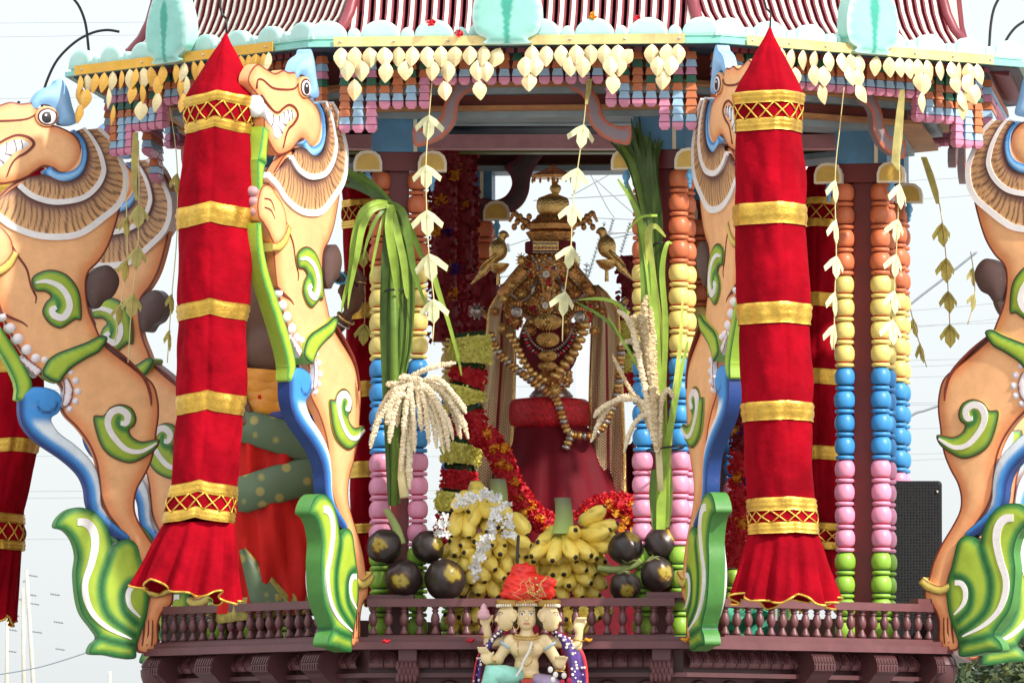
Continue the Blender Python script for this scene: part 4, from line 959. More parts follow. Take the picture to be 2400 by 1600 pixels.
def streamer(label, Y, line, leaves, rz=0.0, m=None, head=None, sc=1.0):
    """line: string points (px,py); leaves: py of each folded leaf's top"""
    la = np.array(line, float); t = thing('palm_leaf_streamer', label, 'streamer', 'folded palm leaf streamers under the eave', loc=P(*line[-1], Y))
    V, Fc = tubeVF([P(x, y, Y) for x, y in spl(la, 6, False)], 0.0022, 5); obj('string', mesh('string', V, Fc, STR, True), t)
    if head:
        hx = np.array(head, float); L_ = []; 
        for x, y, w_ in head: c = P(x, y, Y-0.005); L_.append((c, w_*mpp(Y)))
        V = []
        for i, (c, w_) in enumerate(L_): tw = 0.35*math.sin(i*0.9); V += [(c[0]-w_, c[1]-tw*w_, c[2]), (c[0]+w_, c[1]+tw*w_, c[2]), (c[0]+w_, c[1]+tw*w_+0.0025, c[2]), (c[0]-w_, c[1]-tw*w_+0.0025, c[2])]
        n = len(L_); Fc = [(i*4+q, (i+1)*4+q, (i+1)*4+(q+1) % 4, i*4+(q+1) % 4) for i in range(n-1) for q in range(4)]
        obj('leaf_strip', mesh('leaf_strip', V, Fc, PLMD), t)
    for j, y in enumerate(leaves):
        x = np.interp(y, la[:, 1], la[:, 0]); dx = np.interp(y+60, la[:, 1], la[:, 0])-x
        o = obj('folded_leaf', m or fmA, t, P(x, y, Y), (random.uniform(-0.12, 0.12), -math.atan2(-dx, 60)*1.0 if False else math.atan2(-dx, 60)*-1*-1, rz+random.uniform(-0.25, 0.25)), 0.9*sc*random.uniform(0.9, 1.06))
streamer('pale palm leaf streamer hanging in front of the left corn bunch pillar', -1.74, [(1013, 190), (1006, 270), (998, 400), (1003, 560), (1010, 640), (1018, 720), (1014, 800)], [272, 389, 495, 597, 703], sc=1.05)
streamer('pale palm leaf streamer hanging in front of the gilded idol', -1.74, [(1378, 190), (1368, 290), (1356, 380), (1342, 480), (1338, 580), (1322, 700), (1318, 800)], [295, 396, 480, 578, 686], sc=1.0, head=[(1381, 185, 7), (1379, 215, 6), (1374, 245, 3)], rz=0.4)
streamer('pale palm leaf streamer just right of the right red cloth pillar', -1.42, [(1978, 205), (1968, 300), (1957, 420), (1960, 600), (1956, 700), (1955, 820)], [424, 517, 602, 686, 762], rz=0.9, sc=0.95)
streamer('pale palm leaf streamer crossing the beaded right pillar', -1.3, [(2115, 210), (2108, 380), (2108, 430), (2100, 600), (2095, 690), (2088, 820)], [434, 516, 598, 684, 752], rz=0.9, head=[(2115, 210, 6), (2110, 260, 9), (2104, 330, 11), (2098, 380, 9), (2106, 400, 3)], sc=0.95)
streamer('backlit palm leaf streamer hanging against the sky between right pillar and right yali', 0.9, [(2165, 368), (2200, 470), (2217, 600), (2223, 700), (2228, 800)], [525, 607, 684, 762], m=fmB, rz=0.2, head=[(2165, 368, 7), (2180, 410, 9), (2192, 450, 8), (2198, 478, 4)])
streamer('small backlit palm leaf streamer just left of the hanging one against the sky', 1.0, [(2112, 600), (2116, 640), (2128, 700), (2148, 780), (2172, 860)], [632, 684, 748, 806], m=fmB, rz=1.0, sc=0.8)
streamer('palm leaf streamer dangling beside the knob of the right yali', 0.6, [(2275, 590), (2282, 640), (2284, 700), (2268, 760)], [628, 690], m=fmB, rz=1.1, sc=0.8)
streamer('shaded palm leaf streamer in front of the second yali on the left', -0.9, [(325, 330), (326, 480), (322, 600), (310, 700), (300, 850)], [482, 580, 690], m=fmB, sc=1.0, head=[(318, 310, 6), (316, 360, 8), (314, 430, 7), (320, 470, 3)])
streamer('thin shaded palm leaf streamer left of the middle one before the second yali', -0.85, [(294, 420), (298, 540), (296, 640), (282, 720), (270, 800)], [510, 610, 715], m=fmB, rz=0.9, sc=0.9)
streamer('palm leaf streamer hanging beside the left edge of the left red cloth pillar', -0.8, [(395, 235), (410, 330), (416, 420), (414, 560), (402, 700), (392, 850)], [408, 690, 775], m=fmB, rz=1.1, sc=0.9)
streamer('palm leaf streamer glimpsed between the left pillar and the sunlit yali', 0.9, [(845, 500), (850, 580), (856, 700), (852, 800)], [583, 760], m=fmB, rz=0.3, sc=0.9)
# ------------------------------------------------------------------ black cables at the roof ends
CAB = mat('black_cable', (0.015, 0.015, 0.017), 0.5)
for lab, Y, pts in (('black cable arching behind the left end of the eave', 0.6, [(280, 75), (250, 71), (215, 78), (175, 100), (135, 140), (110, 190), (100, 230), (99, 260)]),
                    ('short black cable looping up beside the left leaf crest', 0.3, [(165, -10), (185, 15), (200, 55), (207, 110), (210, 150)]),
                    ('stub of black cable above the snout of the left yali', 0.3, [(46, 238), (40, 246), (39, 262), (42, 280)]),
                    ('black cable curving up beyond the right end of the roof', 0.4, [(2345, -10), (2330, 20), (2322, 60), (2318, 120)]),
                    ('black cable rising at the top right edge of the picture', 0.5, [(2410, 45), (2380, 65), (2358, 95), (2345, 130)])):
    V, Fc = tubeVF([P(x, y, Y) for x, y in spl(pts, 8, False)], 0.0055, 7); tag(obj('cable', mesh('cable', V, Fc, CAB, True)), lab, 'cable', 'black cables at the roof ends')
# ------------------------------------------------------------------ gilded idol on its pedestal
GOLD = mat('old_gold', s2l('cf9458'), 0.22, metal=0.85, var=0.35, scale=45, bump=0.9, bscale=130, dist=0.006)
GOLDB = mat('bright_gold', s2l('eec078'), 0.2, metal=0.85, var=0.25, scale=45, bump=0.7, bscale=140, dist=0.005)
SILV = mat('silver_gilt', s2l('b9aea6'), 0.3, metal=0.9, var=0.25, scale=50, bump=0.6, bscale=120)
MAROON = mat('maroon_velvet', s2l('6e0a1c'), 0.8, var=0.3, scale=20, bump=0.4, bscale=60, sheen=0.05)
CRIM = mat('crimson_velvet', s2l('6c0519'), 0.7, var=0.3, scale=4, bump=0.3, bscale=20, sheen=0.06, spec=0.2, dist=0.006)
SEQ = mat('red_sequins', s2l('c01824'), 0.35, metal=0.25, var=0.5, scale=70, bump=1.0, bscale=160, dist=0.006)
RUBY = mat('ruby_glass', s2l('c01030'), 0.12, var=0.1)
YI = -0.05; MI = mpp(YI)
ID = thing('gilded_idol', 'gilded elephant headed idol with tall tiered crown, seated on the red pedestal', 'idol', loc=P(1292, 932, YI))
def IP(px, py, dy=0.0): return P(px, py, YI+dy)
def lathe_at(name, px, prof, dy, m, parent, n=24, flute=0.0, nf=12, squash=0.85):
    "prof: (half width px, py) from bottom to top"
    V = []; Fc = []
    for hw, py in prof:
        c = IP(px, py, dy)
        for j in range(n):
            a = 2*pi*j/n; r = hw*MI*(1+flute*math.sin(nf*a)); V.append((c[0]+r*math.cos(a), c[1]+squash*r*math.sin(a), c[2]))
    for i in range(len(prof)-1):
        for j in range(n): Fc.append((i*n+j, i*n+(j+1) % n, (i+1)*n+(j+1) % n, (i+1)*n+j))
    Fc.append(tuple(range(n-1, -1, -1))); Fc.append(tuple(range((len(prof)-1)*n, len(prof)*n)))
    return obj(name, mesh(name, V, Fc, m, True, angle=50), parent)
def rosette(name, px, py, rx, ry, dy, m, parent, n=18, rows=3, depth=0.03):
    "domed flower of little tongues"
    mb = MB(); c = np.array(IP(px, py, dy))
    V, Fc = ellVF(c, (rx*MI*0.7, depth*0.6, ry*MI*0.7), 12, 8); mb.add(V, Fc)
    for r in range(rows):
        q = 1-r/rows*0.75; k_ = max(5, int(n*q))
        for j in range(k_):
            a = 2*pi*(j+0.5*(r % 2))/k_; p = c+np.array([rx*MI*q*0.85*math.cos(a), -depth*(0.3+0.5*r/rows), ry*MI*q*0.85*math.sin(a)])
            V, Fc = ellVF((0, 0, 0), (rx*MI*0.22, 0.006, rx*MI*0.085), 6, 4)
            ca, sa = math.cos(a), math.sin(a); mb.add([(p[0]+x*ca-z*sa, p[1]+y, p[2]+x*sa+z*ca) for x, y, z in V], Fc)
    return obj(name, mb.me(name, m, True), parent)
def beadchain(name, pts, r, dy, mats, parent, ratio=0.7, sag=0.0):
    p = spl(np.array(pts, float), 10, False); s = np.r_[0, np.cumsum(np.linalg.norm(np.diff(p, axis=0), axis=1))]; st = 2*r*ratio
    for q, t in enumerate(np.arange(0, s[-1], st)):
        x, y = np.interp(t, s, p[:, 0]), np.interp(t, s, p[:, 1]); x2, y2 = np.interp(min(t+2, s[-1]), s, p[:, 0]), np.interp(min(t+2, s[-1]), s, p[:, 1]); an = math.atan2(-(y2-y), x2-x)
        key = (name, r, id(mats[q % len(mats)]))
        if key not in BCM:
            V, Fc = latheVF([(0.3*r*MI, -0.62*r*MI), (0.85*r*MI, -0.42*r*MI), (1.0*r*MI, 0), (0.85*r*MI, 0.42*r*MI), (0.3*r*MI, 0.62*r*MI)], 10); BCM[key] = mesh(name, V, Fc, mats[q % len(mats)], True)
        obj(name, BCM[key], parent, IP(x, y, dy), (0, pi/2-an, 0))
BCM = {}
# body, continuous: belly, chest, head, trunk, arms, crossed legs
def idol_sdf(q):
    c = lambda px, py, dy=0.0: IP(px, py, dy); u = MI
    L_ = [ell(q, c(1286, 800, 0.02), (70*u, 58*u, 74*u)), ell(q, c(1286, 705, 0.03), (88*u, 48*u, 52*u)), ell(q, c(1286, 625, 0.0), (58*u, 52*u, 48*u)),
          ell(q, c(1240, 628, 0.03), (26*u, 12*u, 30*u)), ell(q, c(1334, 628, 0.03), (26*u, 12*u, 30*u)),
          cap(q, c(1282, 640, -0.06), c(1284, 690, -0.09), 19*u, 14*u), cap(q, c(1284, 690, -0.09), c(1282, 722, -0.09), 14*u, 11*u), cap(q, c(1282, 722, -0.09), c(1266, 733, -0.09), 11*u, 8*u),
          cap(q, c(1235, 665, 0.02), c(1194, 712, 0.0), 30*u, 22*u), cap(q, c(1340, 665, 0.02), c(1388, 708, 0.0), 30*u, 22*u),
          cap(q, c(1194, 712, 0.0), c(1210, 755, -0.06), 20*u, 15*u), cap(q, c(1388, 708, 0.0), c(1362, 758, -0.06), 20*u, 15*u),
          cap(q, c(1190, 700, 0.03), c(1140, 740, 0.03), 13*u, 9*u), cap(q, c(1398, 700, 0.03), c(1440, 740, 0.03), 13*u, 9*u),
          ell(q, c(1290, 885, 0.0), (52*u, 50*u, 34*u))]
    return smins(L_, 0.018)
lo_ = np.array(IP(1100, 945)) - np.array([0.02, 0.2, 0]); hi_ = np.array(IP(1480, 560)) + np.array([0.02, 0.2, 0])
V, Fc = surfnet(idol_sdf, lo_, hi_, 0.0085); body = obj('body', mesh('body', V, Fc, GOLD, True), ID)
# encrusted jewels over the gilded surface
rj = np.random.default_rng(77); Vb = np.array(V); pick = rj.permutation(len(Vb)); mb = MB(); got = []
for q in pick:
    v = Vb[q]
    if v[1] > IP(0, 0)[1]-0.005: continue
    if got and min(np.linalg.norm(np.array(got)-v, axis=1)) < 0.0135: continue
    got.append(v); s_ = rj.uniform(0.0045, 0.0085); mi = int(rj.choice([0, 0, 0, 1, 1, 2, 3])); v2, f2 = ellVF(v+[0, -0.002, 0], (s_, s_*0.8, s_*rj.uniform(0.8, 1.6)), 8, 5); mb.add(v2, f2, mi)
    if len(got) > 620: break
stuff(obj('jewel_encrustation', mb.me('jewel_encrustation', [GOLD, GOLDB, SILV, RUBY], True), ID))
# dark red cloth over belly
V, Fc = ellVF(IP(1286, 812, -0.025), (70*MI, 0.075, 82*MI), 24, 16); obj('belly_cloth', mesh('belly_cloth', V, Fc, MAROON, True), ID)
lathe_at('idol_base', 1292, [(50, 934), (52, 928), (46, 920), (38, 912)], 0, SILV, ID)
# crown
cr = lathe_at('crown', 1290, [(58, 594), (60, 590), (60, 570), (58, 567)], 0.0, MAROON, ID)
lathe_at('crown_tier', 1290, [(46, 567), (50, 558), (58, 545), (52, 542)], 0, GOLD, cr, flute=0.06, nf=9)
lathe_at('crown_tier', 1294, [(46, 542), (56, 538), (58, 526), (50, 520), (44, 514)], 0, GOLD, cr, flute=0.05, nf=14)
lathe_at('crown_tier', 1294, [(40, 514), (36, 506), (33, 503)], 0, GOLD, cr, flute=0.05, nf=11)
lathe_at('crown_dome', 1296, [(30, 503), (36, 497), (39, 486), (38, 472), (34, 464), (18, 458), (8, 454)], 0, GOLDB, cr)
lathe_at('crown_bud', 1302, [(7, 456), (9, 452), (14, 443), (12, 436), (5, 431), (2, 425)], 0, GOLDB, cr)
for sx, hx in ((-1, 1206), (1, 1388)):
    pts = [(1262+sx*20+(4 if sx > 0 else 0)*5, 535), (hx-sx*30, 522), (hx-sx*12, 512), (hx, 498), (hx+sx*6, 508), (hx+sx*12, 520)]
    V, Fc = tubeVF([IP(x, y) for x, y in spl(pts, 5, False)], np.linspace(0.016, 0.005, 26), 7); wg = obj('crown_wing', mesh('crown_wing', V, Fc, GOLD, True), cr)
    for q in range(6):
        V, Fc = ellVF(IP(hx-sx*(34-q*7), 508+(q % 3)*12, -0.01), (0.012, 0.008, 0.014), 7, 5); obj('wing_jewel', mesh('wing_jewel', V, Fc, GOLD, True), cr)
V, Fc = boxVF((IP(1249, 592)[0], IP(0, 0)[1]-0.105, IP(1249, 591)[2]), (IP(1309, 570)[0], IP(0, 0)[1]-0.088, IP(1309, 570)[2])); pl_ = obj('forehead_plate', mesh('forehead_plate', V, Fc, GOLDB), ID)
beadchain('plate_pearl', [(1250, 571), (1308, 571)], 3, -0.105, [SILV], pl_); beadchain('plate_pearl', [(1250, 591), (1308, 591)], 3, -0.105, [SILV], pl_); beadchain('plate_pearl', [(1250, 581), (1308, 581)], 3, -0.106, [SILV, RUBY], pl_)
# golden parasol over the crown
ps = lathe_at('parasol', 1296, [(50, 418), (52, 412), (40, 406), (22, 398), (8, 392), (4, 386)], 0.05, GOLD, ID)
for q in range(14):
    a = 2*pi*q/14; V, Fc = ellVF(IP(1296+48*math.cos(a), 421+(q % 2)*3, 0.05+48*MI*0.85*math.sin(a)), (0.005, 0.005, 0.010), 6, 5); obj('parasol_drop', mesh('parasol_drop', V, Fc, GOLD, True), ps)
V, Fc = tubeVF([IP(1296, 400, 0.05), IP(1300, 470, 0.12), IP(1300, 700, 0.14)], 0.008, 6); obj('parasol_pole', mesh('parasol_pole', V, Fc, GOLD, True), ps)
# face details
for ex in (1264, 1300):
    V, Fc = ellVF(IP(ex, 628, -0.085), (0.011, 0.006, 0.013), 10, 6); e = obj('eye', mesh('eye', V, Fc, SILV, True), ID)
    V, Fc = ellVF(IP(ex, 628, -0.092), (0.0045, 0.003, 0.006), 8, 5); obj('pupil', mesh('pupil', V, Fc, mat('pupil_black', (0.01, 0.01, 0.01), 0.3), True), e)
for (x, y, r) in ((1280, 643, 9), (1278, 716, 8)):
    V, Fc = latheVF([(r*MI, 0), (r*MI*0.9, 0.006), (r*MI*0.55, 0.006), (r*MI*0.5, 0.003), (r*MI*0.2, 0.005)], 14); obj('trunk_boss', mesh('trunk_boss', V, Fc, SILV, True, angle=40), ID, IP(x, y, -0.125), (pi/2, 0, 0))
beadchain('trunk_pearl', [(1296, 648), (1297, 690), (1294, 720), (1283, 737), (1268, 733)], 4, -0.115, [GOLDB], ID, 0.75)
beadchain('trunk_pearl', [(1270, 650), (1274, 690), (1270, 710)], 3.5, -0.115, [GOLDB], ID, 0.75)
for sx in (-1, 1):
    tp = [IP(1284+sx*24, 655, -0.07), IP(1284+sx*32, 670, -0.09), IP(1284+sx*38, 690, -0.11)]; V, Fc = tubeVF(tp, [0.010, 0.008, 0.003], 7); obj('tusk', mesh('tusk', V, Fc, SILV, True), ID)
    beadchain('shoulder_chain', [(1284+sx*30, 682), (1284+sx*60, 705), (1284+sx*85, 690)], 4, -0.07, [SILV], ID)
    rosette('ear_jewel', 1284+sx*58, 688, 18, 22, -0.05, GOLD, ID, 12, 3)
    sl_ = [(1284+sx*52, 634), (1284+sx*80, 664), (1284+sx*108, 696)]
    V, Fc = tubeVF([IP(x, y, -0.02) for x, y in spl(sl_, 5, False)], [0.036, 0.036, 0.035, 0.034, 0.034, 0.032, 0.031, 0.030, 0.030, 0.028, 0.026], 8); sv_ = obj('sleeve', mesh('sleeve', V, Fc, GOLD, True), ID)
    beadchain('sleeve_stud', [(x-sx*6, y+8) for x, y in sl_], 4, -0.05, [GOLDB, SILV], sv_)
for hx, hy in ((1211, 731), (1358, 743)):
    V, Fc = latheVF([(13*MI, 0), (13*MI, 0.006), (9*MI, 0.009), (8*MI, 0.004), (3*MI, 0.008)], 16); h = obj('palm_disc', mesh('palm_disc', V, Fc, SILV, True, angle=40), ID, IP(hx, hy, -0.085), (pi/2, 0, 0))
    for q in range(4):
        V, Fc = tubeVF([IP(hx-9+q*6, hy-8, -0.075), IP(hx-10+q*6.5, hy-22, -0.08), IP(hx-9+q*6, hy-32, -0.07)], [0.006, 0.0055, 0.004], 6); obj('finger', mesh('finger', V, Fc, GOLD, True), ID)
    rosette('wrist_cuff', hx, hy+22, 16, 14, -0.07, GOLD, ID, 12, 2)
for (x, y, rx, ry) in ((1200, 668, 14, 14), (1222, 690, 15, 15), (1182, 700, 14, 14), (1372, 668, 14, 14), (1350, 690, 15, 15), (1394, 700, 14, 14), (1222, 610, 14, 18), (1348, 610, 14, 18), (1245, 755, 15, 13), (1325, 755, 15, 13), (1178, 770, 16, 14), (1392, 775, 16, 14), (1210, 800, 13, 12), (1160, 730, 13, 13), (1412, 730, 13, 13)):
    rosette('body_jewel', x, y, rx, ry, -0.055, GOLDB if (x+y) % 3 else GOLD, ID, 12, 3, 0.028)
# necklaces and breast jewels
for y, rx, ry in ((755, 33, 18), (796, 27, 17), (834, 22, 12), (858, 22, 9)):
    rosette('breast_jewel', 1284, y, rx, ry, -0.115, GOLDB, ID, 26, 4, 0.035)
for sx in (-1, 1):
    rosette('side_jewel', 1286+sx*45, 775, 18, 14, -0.1, GOLD, ID, 14, 3)
beadchain('necklace_pearl', [(1228, 780), (1240, 812), (1265, 832), (1286, 838), (1310, 830), (1335, 808), (1346, 776)], 5, -0.115, [SILV, RUBY], ID, 0.8)
beadchain('necklace_pearl', [(1232, 770), (1246, 800), (1268, 818), (1286, 822), (1308, 816), (1330, 795), (1342, 768)], 4, -0.118, [SILV], ID, 0.8)
beadchain('garland_bead', [(1196, 785), (1212, 812), (1226, 845), (1246, 872), (1268, 886), (1286, 895)], 11, -0.12, [GOLDB], ID, 0.62)
beadchain('garland_bead', [(1370, 762), (1358, 800), (1342, 830), (1322, 855), (1305, 875), (1292, 893)], 14, -0.12, [GOLDB], ID, 0.62)
beadchain('rosary_bead', [(1150, 785), (1165, 820), (1195, 852), (1230, 880), (1268, 908), (1298, 928), (1312, 955), (1322, 990), (1332, 1012), (1352, 1020), (1388, 1020), (1412, 1000), (1430, 965), (1446, 920), (1452, 870), (1456, 810)], 11, -0.16, [GOLDB, SILV, GOLD], ID, 0.5)
beadchain('rosary_bead', [(1340, 1018), (1332, 1036), (1324, 1054)], 11, -0.16, [GOLDB, SILV], ID, 0.5)
rosette('rosary_knot', 1302, 916, 17, 17, -0.17, GOLDB, ID, 14, 3)
# small rear hands holding goad and noose
for sx, pts in ((-1, [(1165, 760), (1140, 738), (1118, 722), (1105, 735)]), (1, [(1420, 750), (1440, 735), (1455, 715), (1470, 700)])):
    V, Fc = tubeVF([IP(x, y, 0.02) for x, y in spl(pts, 4, False)], 0.013, 7); hd = obj('rear_hand', mesh('rear_hand', V, Fc, GOLD, True), ID)
    rosette('rear_hand_flower', pts[2][0], pts[2][1]+8, 20, 20, 0.0, SILV, ID, 10, 2)
# gold birds on stands
def bird(px, py, sx):
    b = thing('golden_bird', 'golden bird ornament on a stand at the %s side of the crowned idol' % ('left' if sx > 0 else 'right'), 'ornament', 'pair of golden birds beside the idol', loc=IP(px, py+60, 0.0))
    def c(x, y, d=0): return np.array(IP(px+sx*x, py+y, d))
    def f(q):
        return smins([ell(q, c(2, -4), (22*MI, 18*MI, 26*MI)), cap(q, c(4, -14), c(10, -34), 10*MI, 8*MI), sph(q, c(13, -40), 10.5*MI), cap(q, c(20, -41), c(28, -36), 5*MI, 2*MI),
                      cap(q, c(-8, 16), c(-34, 48), 12*MI, 8*MI), cap(q, c(-34, 48), c(-62, 76), 8*MI, 3*MI)], 0.01)
    A = c(-70, 90); B = c(34, -56); V, Fc = surfnet(f, np.minimum(A, B)-[0, 0.05, 0], np.maximum(A, B)+[0, 0.05, 0], 0.006); bd = obj('bird_body', mesh('bird_body', V, Fc, GOLDB, True), b)
    for q in range(5):
        V, Fc = tubeVF([c(-2-q*2, 4+q*2, -0.02), c(-14-q*3, 14+q*2, -0.03), c(-26-q*4, 28+q*3, -0.02)], [0.007, 0.006, 0.002], 6); obj('wing_feather', mesh('wing_feather', V, Fc, GOLDB, True), bd)
    V, Fc = latheVF([(5*MI, -48*MI), (4*MI, -22*MI), (16*MI, -16*MI), (26*MI, -2*MI), (26*MI, 2*MI), (12*MI, 4*MI)], 16); obj('stand', mesh('stand', V, Fc, GOLDB, True, angle=50), b, c(2, 30))
bird(1166, 590, 1); bird(1424, 582, -1)
# golden net shawls hanging at both sides
def netmat():
    m, n, b = _base('gold_net_cloth'); L = n.links.new; uv = n.nodes.new('ShaderNodeUVMap')
    def wave(ang):
        mp = n.nodes.new('ShaderNodeMapping'); mp.inputs['Rotation'].default_value = (0, 0, ang); L(uv.outputs[0], mp.inputs[0])
        w_ = n.nodes.new('ShaderNodeTexWave'); w_.inputs['Scale'].default_value = 5.0; w_.inputs['Distortion'].default_value = 0.3; L(mp.outputs[0], w_.inputs[0]); return w_
    a, c = wave(0.9), wave(-0.9); mm = n.nodes.new('ShaderNodeMath'); mm.operation = 'MAXIMUM'; L(a.outputs['Fac'], mm.inputs[0]); L(c.outputs['Fac'], mm.inputs[1])
    r = n.nodes.new('ShaderNodeValToRGB'); r.color_ramp.elements[0].color = (*s2l('9c6a50'), 1); r.color_ramp.elements[1].color = (*s2l('f0d6a8'), 1); r.color_ramp.elements[0].position = 0.55; r.color_ramp.elements[1].position = 0.95
    L(mm.outputs[0], r.inputs[0]); L(r.outputs[0], b.inputs['Base Color']); b.inputs['Metallic'].default_value = 0.4; b.inputs['Roughness'].default_value = 0.38
    bp = n.nodes.new('ShaderNodeBump'); bp.inputs['Strength'].default_value = 0.7; bp.inputs['Distance'].default_value = 0.003; L(mm.outputs[0], bp.inputs['Height']); L(bp.outputs[0], b.inputs['Normal']); return m
NET = netmat(); SHR = mat('shawl_red_stripe', s2l('8a1a20'), 0.6)
def shawl(label, rows, dy):
    t = thing('net_shawl', label, 'shawl', 'gold net shawls on the idol', loc=IP(rows[-1][0], rows[-1][1], dy)); ra = np.array(rows, float); ny = 30; nx = 13; V = []; UV = []
    for i in range(ny):
        y = ra[0, 1]+(ra[-1, 1]-ra[0, 1])*i/(ny-1); c, hw = np.interp(y, ra[:, 1], ra[:, 0]), np.interp(y, ra[:, 1], ra[:, 2])
        for j in range(nx):
            e = j/(nx-1); p = IP(c+hw*(2*e-1), y, dy+0.018*math.sin(e*9+i*0.1)+0.006*math.sin(e*23+i*0.3)); V.append(p); UV.append((e*1.0, y/80))
    Fc = [(i*nx+j, (i+1)*nx+j, (i+1)*nx+j+1, i*nx+j+1) for i in range(ny-1) for j in range(nx-1)]
    me = mesh('shawl_cloth', V, Fc, [NET, SHR, GOLDB], True, fmat=[1 if (k % (nx-1)) == 6 else (2 if (k % (nx-1)) in (0, nx-2) else 0) for k in range(len(Fc))])
    uvl = me.uv_layers.new(name='UVMap')
    for lp in me.loops: uvl.data[lp.index].uv = UV[lp.vertex_index]
    o = obj('shawl_cloth', me, t); md = o.modifiers.new('thickness', 'SOLIDIFY'); md.thickness = 0.004
shawl('gold net shawl hanging on the left side of the gilded idol', [(1196, 668, 6), (1186, 690, 20), (1174, 730, 32), (1172, 850, 38), (1162, 1000, 42), (1150, 1160, 44)], -0.02)
shawl('gold net shawl with red stripe hanging on the right side of the gilded idol', [(1394, 668, 6), (1406, 690, 20), (1418, 730, 32), (1420, 900, 40), (1422, 1050, 43), (1424, 1190, 46)], -0.03)
# pedestal: sequinned cushion over a velvet drape
PD = thing('draped_pedestal', 'round pedestal draped in dark red velvet under the gilded idol', 'pedestal', loc=P(1290, 1480, YI))
V = []; Fc = []; n = 72; rows = []
for i, (hw, py) in enumerate([(86, 1000), (92, 1012), (100, 1040), (118, 1090), (140, 1150), (160, 1210), (176, 1290), (185, 1400), (190, 1502)]):
    c = P(1290+i*3, py, YI)
    for j in range(n):
        a = 2*pi*j/n; f_ = 1+(0.01+0.013*i)*(1-2*abs(math.sin(5*a+0.9*math.sin(2*a)+i*0.22)))+0.010*i*math.sin(13*a+1+i*0.25+0.6*math.sin(4*a)); V.append((c[0]+hw*MI*f_*math.cos(a), c[1]+hw*MI*f_*math.sin(a)*0.9, c[2]))
    rows.append(i)
for i in range(len(rows)-1):
    for j in range(n): Fc.append((i*n+j, (i+1)*n+j, (i+1)*n+(j+1) % n, i*n+(j+1) % n))
obj('velvet_drape', mesh('velvet_drape', V, Fc, CRIM, True), PD)
CU = lathe_at('sequin_cushion', 1288, [(80, 1006), (92, 998), (97, 985), (97, 960), (95, 945), (86, 936), (60, 933)], 0, SEQ, PD, 40, 0.012, 20, 0.95)
# velvet drape to the right behind the idol
V = []; Fc = []; nx, ny = 16, 12
for i in range(ny):
    for j in range(nx):
        V.append(P(1440+j*4.5-(ny-i)*1.5, 1035+i*18+6*math.sin(j*0.7), 0.35+0.03*math.sin(j*1.3)))
Fc = [(i*nx+j, (i+1)*nx+j, (i+1)*nx+j+1, i*nx+j+1) for i in range(ny-1) for j in range(nx-1)]
o = obj('velvet_hanging', mesh('velvet_hanging', V, Fc, CRIM, True)); o.modifiers.new('t', 'SOLIDIFY').thickness = 0.006
tag(o, 'piece of dark red velvet hanging behind the right net shawl', 'drapery')
# ------------------------------------------------------------------ flower garlands
PETC = {'red': s2l('cc1626'), 'maroon': s2l('8c0c1e'), 'yellow': s2l('fff07c'), 'orange': s2l('f2a01e'), 'green': s2l('2f4d22'), 'white': s2l('f4f2ec'), 'purple': s2l('5d2a8a')}
PETM = {k: mat('petal_'+k, c, 0.6, var=0.22, scale=60, bump=0.0, trans=0.15) for k, c in PETC.items()}
def petals(mb, cen, axis, R, L_, n, size, r):
    "ruffled petals around a length of garland"
    axis = np.array(axis)/np.linalg.norm(axis); h_ = np.array([1., 0, 0]) if abs(axis[0]) < 0.8 else np.array([0, 1., 0]); a = np.cross(axis, h_); a /= np.linalg.norm(a); b = np.cross(axis, a)
    for q in range(n):
        t = r.uniform(0, 2*pi); s = r.uniform(-0.5, 0.5); e = math.cos(t)*a+math.sin(t)*b; p = np.array(cen)+axis*s*L_+e*R*r.uniform(0.82, 1.08)
        d1 = e*0.7+r.normal(0, 0.5, 3); d1 /= np.linalg.norm(d1); d2 = np.cross(d1, r.normal(0, 1, 3)); d2 /= np.linalg.norm(d2)+1e-9; s1, s2 = size*r.uniform(0.7, 1.3), size*r.uniform(0.5, 1.0); n3 = np.cross(d1, d2)
        mb.add([p-d2*s2*0.5, p+d1*s1*0.6-d2*s2*0.7+n3*s1*0.3, p+d1*s1, p+d1*s1*0.6+d2*s2*0.7-n3*s1*0.2, p+d2*s2*0.5], [(0, 1, 2, 3, 4)])
def garland(name, label, path, Y, bands, rpx, size=0.012, seed=1, spots=(), dens=1.0):
    r = np.random.default_rng(seed); m_ = mpp(Y); t = thing(name, label, 'garland', None, loc=P(path[-1][0], path[-1][1], Y))
    p = spl(np.array(path, float), 12, False); s = np.r_[0, np.cumsum(np.linalg.norm(np.diff(p, axis=0), axis=1))]; tot = sum(l for _, l in bands); k = s[-1]/tot; at = 0
    for c_, l in bands:
        mb = MB(); a0, a1 = at*k, (at+l)*k; at += l; tt = np.linspace(a0, a1, max(3, int((a1-a0)/10)+2)); pts = [P(np.interp(x, s, p[:, 0]), np.interp(x, s, p[:, 1]), Y) for x in tt]
        R = rpx*m_*{'green': 0.78, 'yellow': 1.08, 'red': 0.94}.get(c_, 1.0); V, Fc = tubeVF(pts, R*0.86, 14); mb.add(V, Fc)
        for i in range(len(pts)-1):
            seg = np.linalg.norm(pts[i+1]-pts[i]); petals(mb, (pts[i]+pts[i+1])/2, pts[i+1]-pts[i], R, seg*1.1, int(dens*2*pi*R*seg/(size**2)*1.6), size, r)
        obj('flower_band', mb.me('flower_band', PETM[c_]), t)
    for (x, y, c_, rr) in spots:
        mb = MB(); c = P(x, y, Y-rpx*m_*0.75); V, Fc = ellVF(c, (rr*m_*0.6, rr*m_*0.35, rr*m_*0.6), 8, 6); mb.add(V, Fc); petals(mb, c, (0, 1, 0), rr*m_*0.5, 0.015, 40, size*0.9, r); obj('flower', mb.me('flower', PETM[c_]), t)
    return t
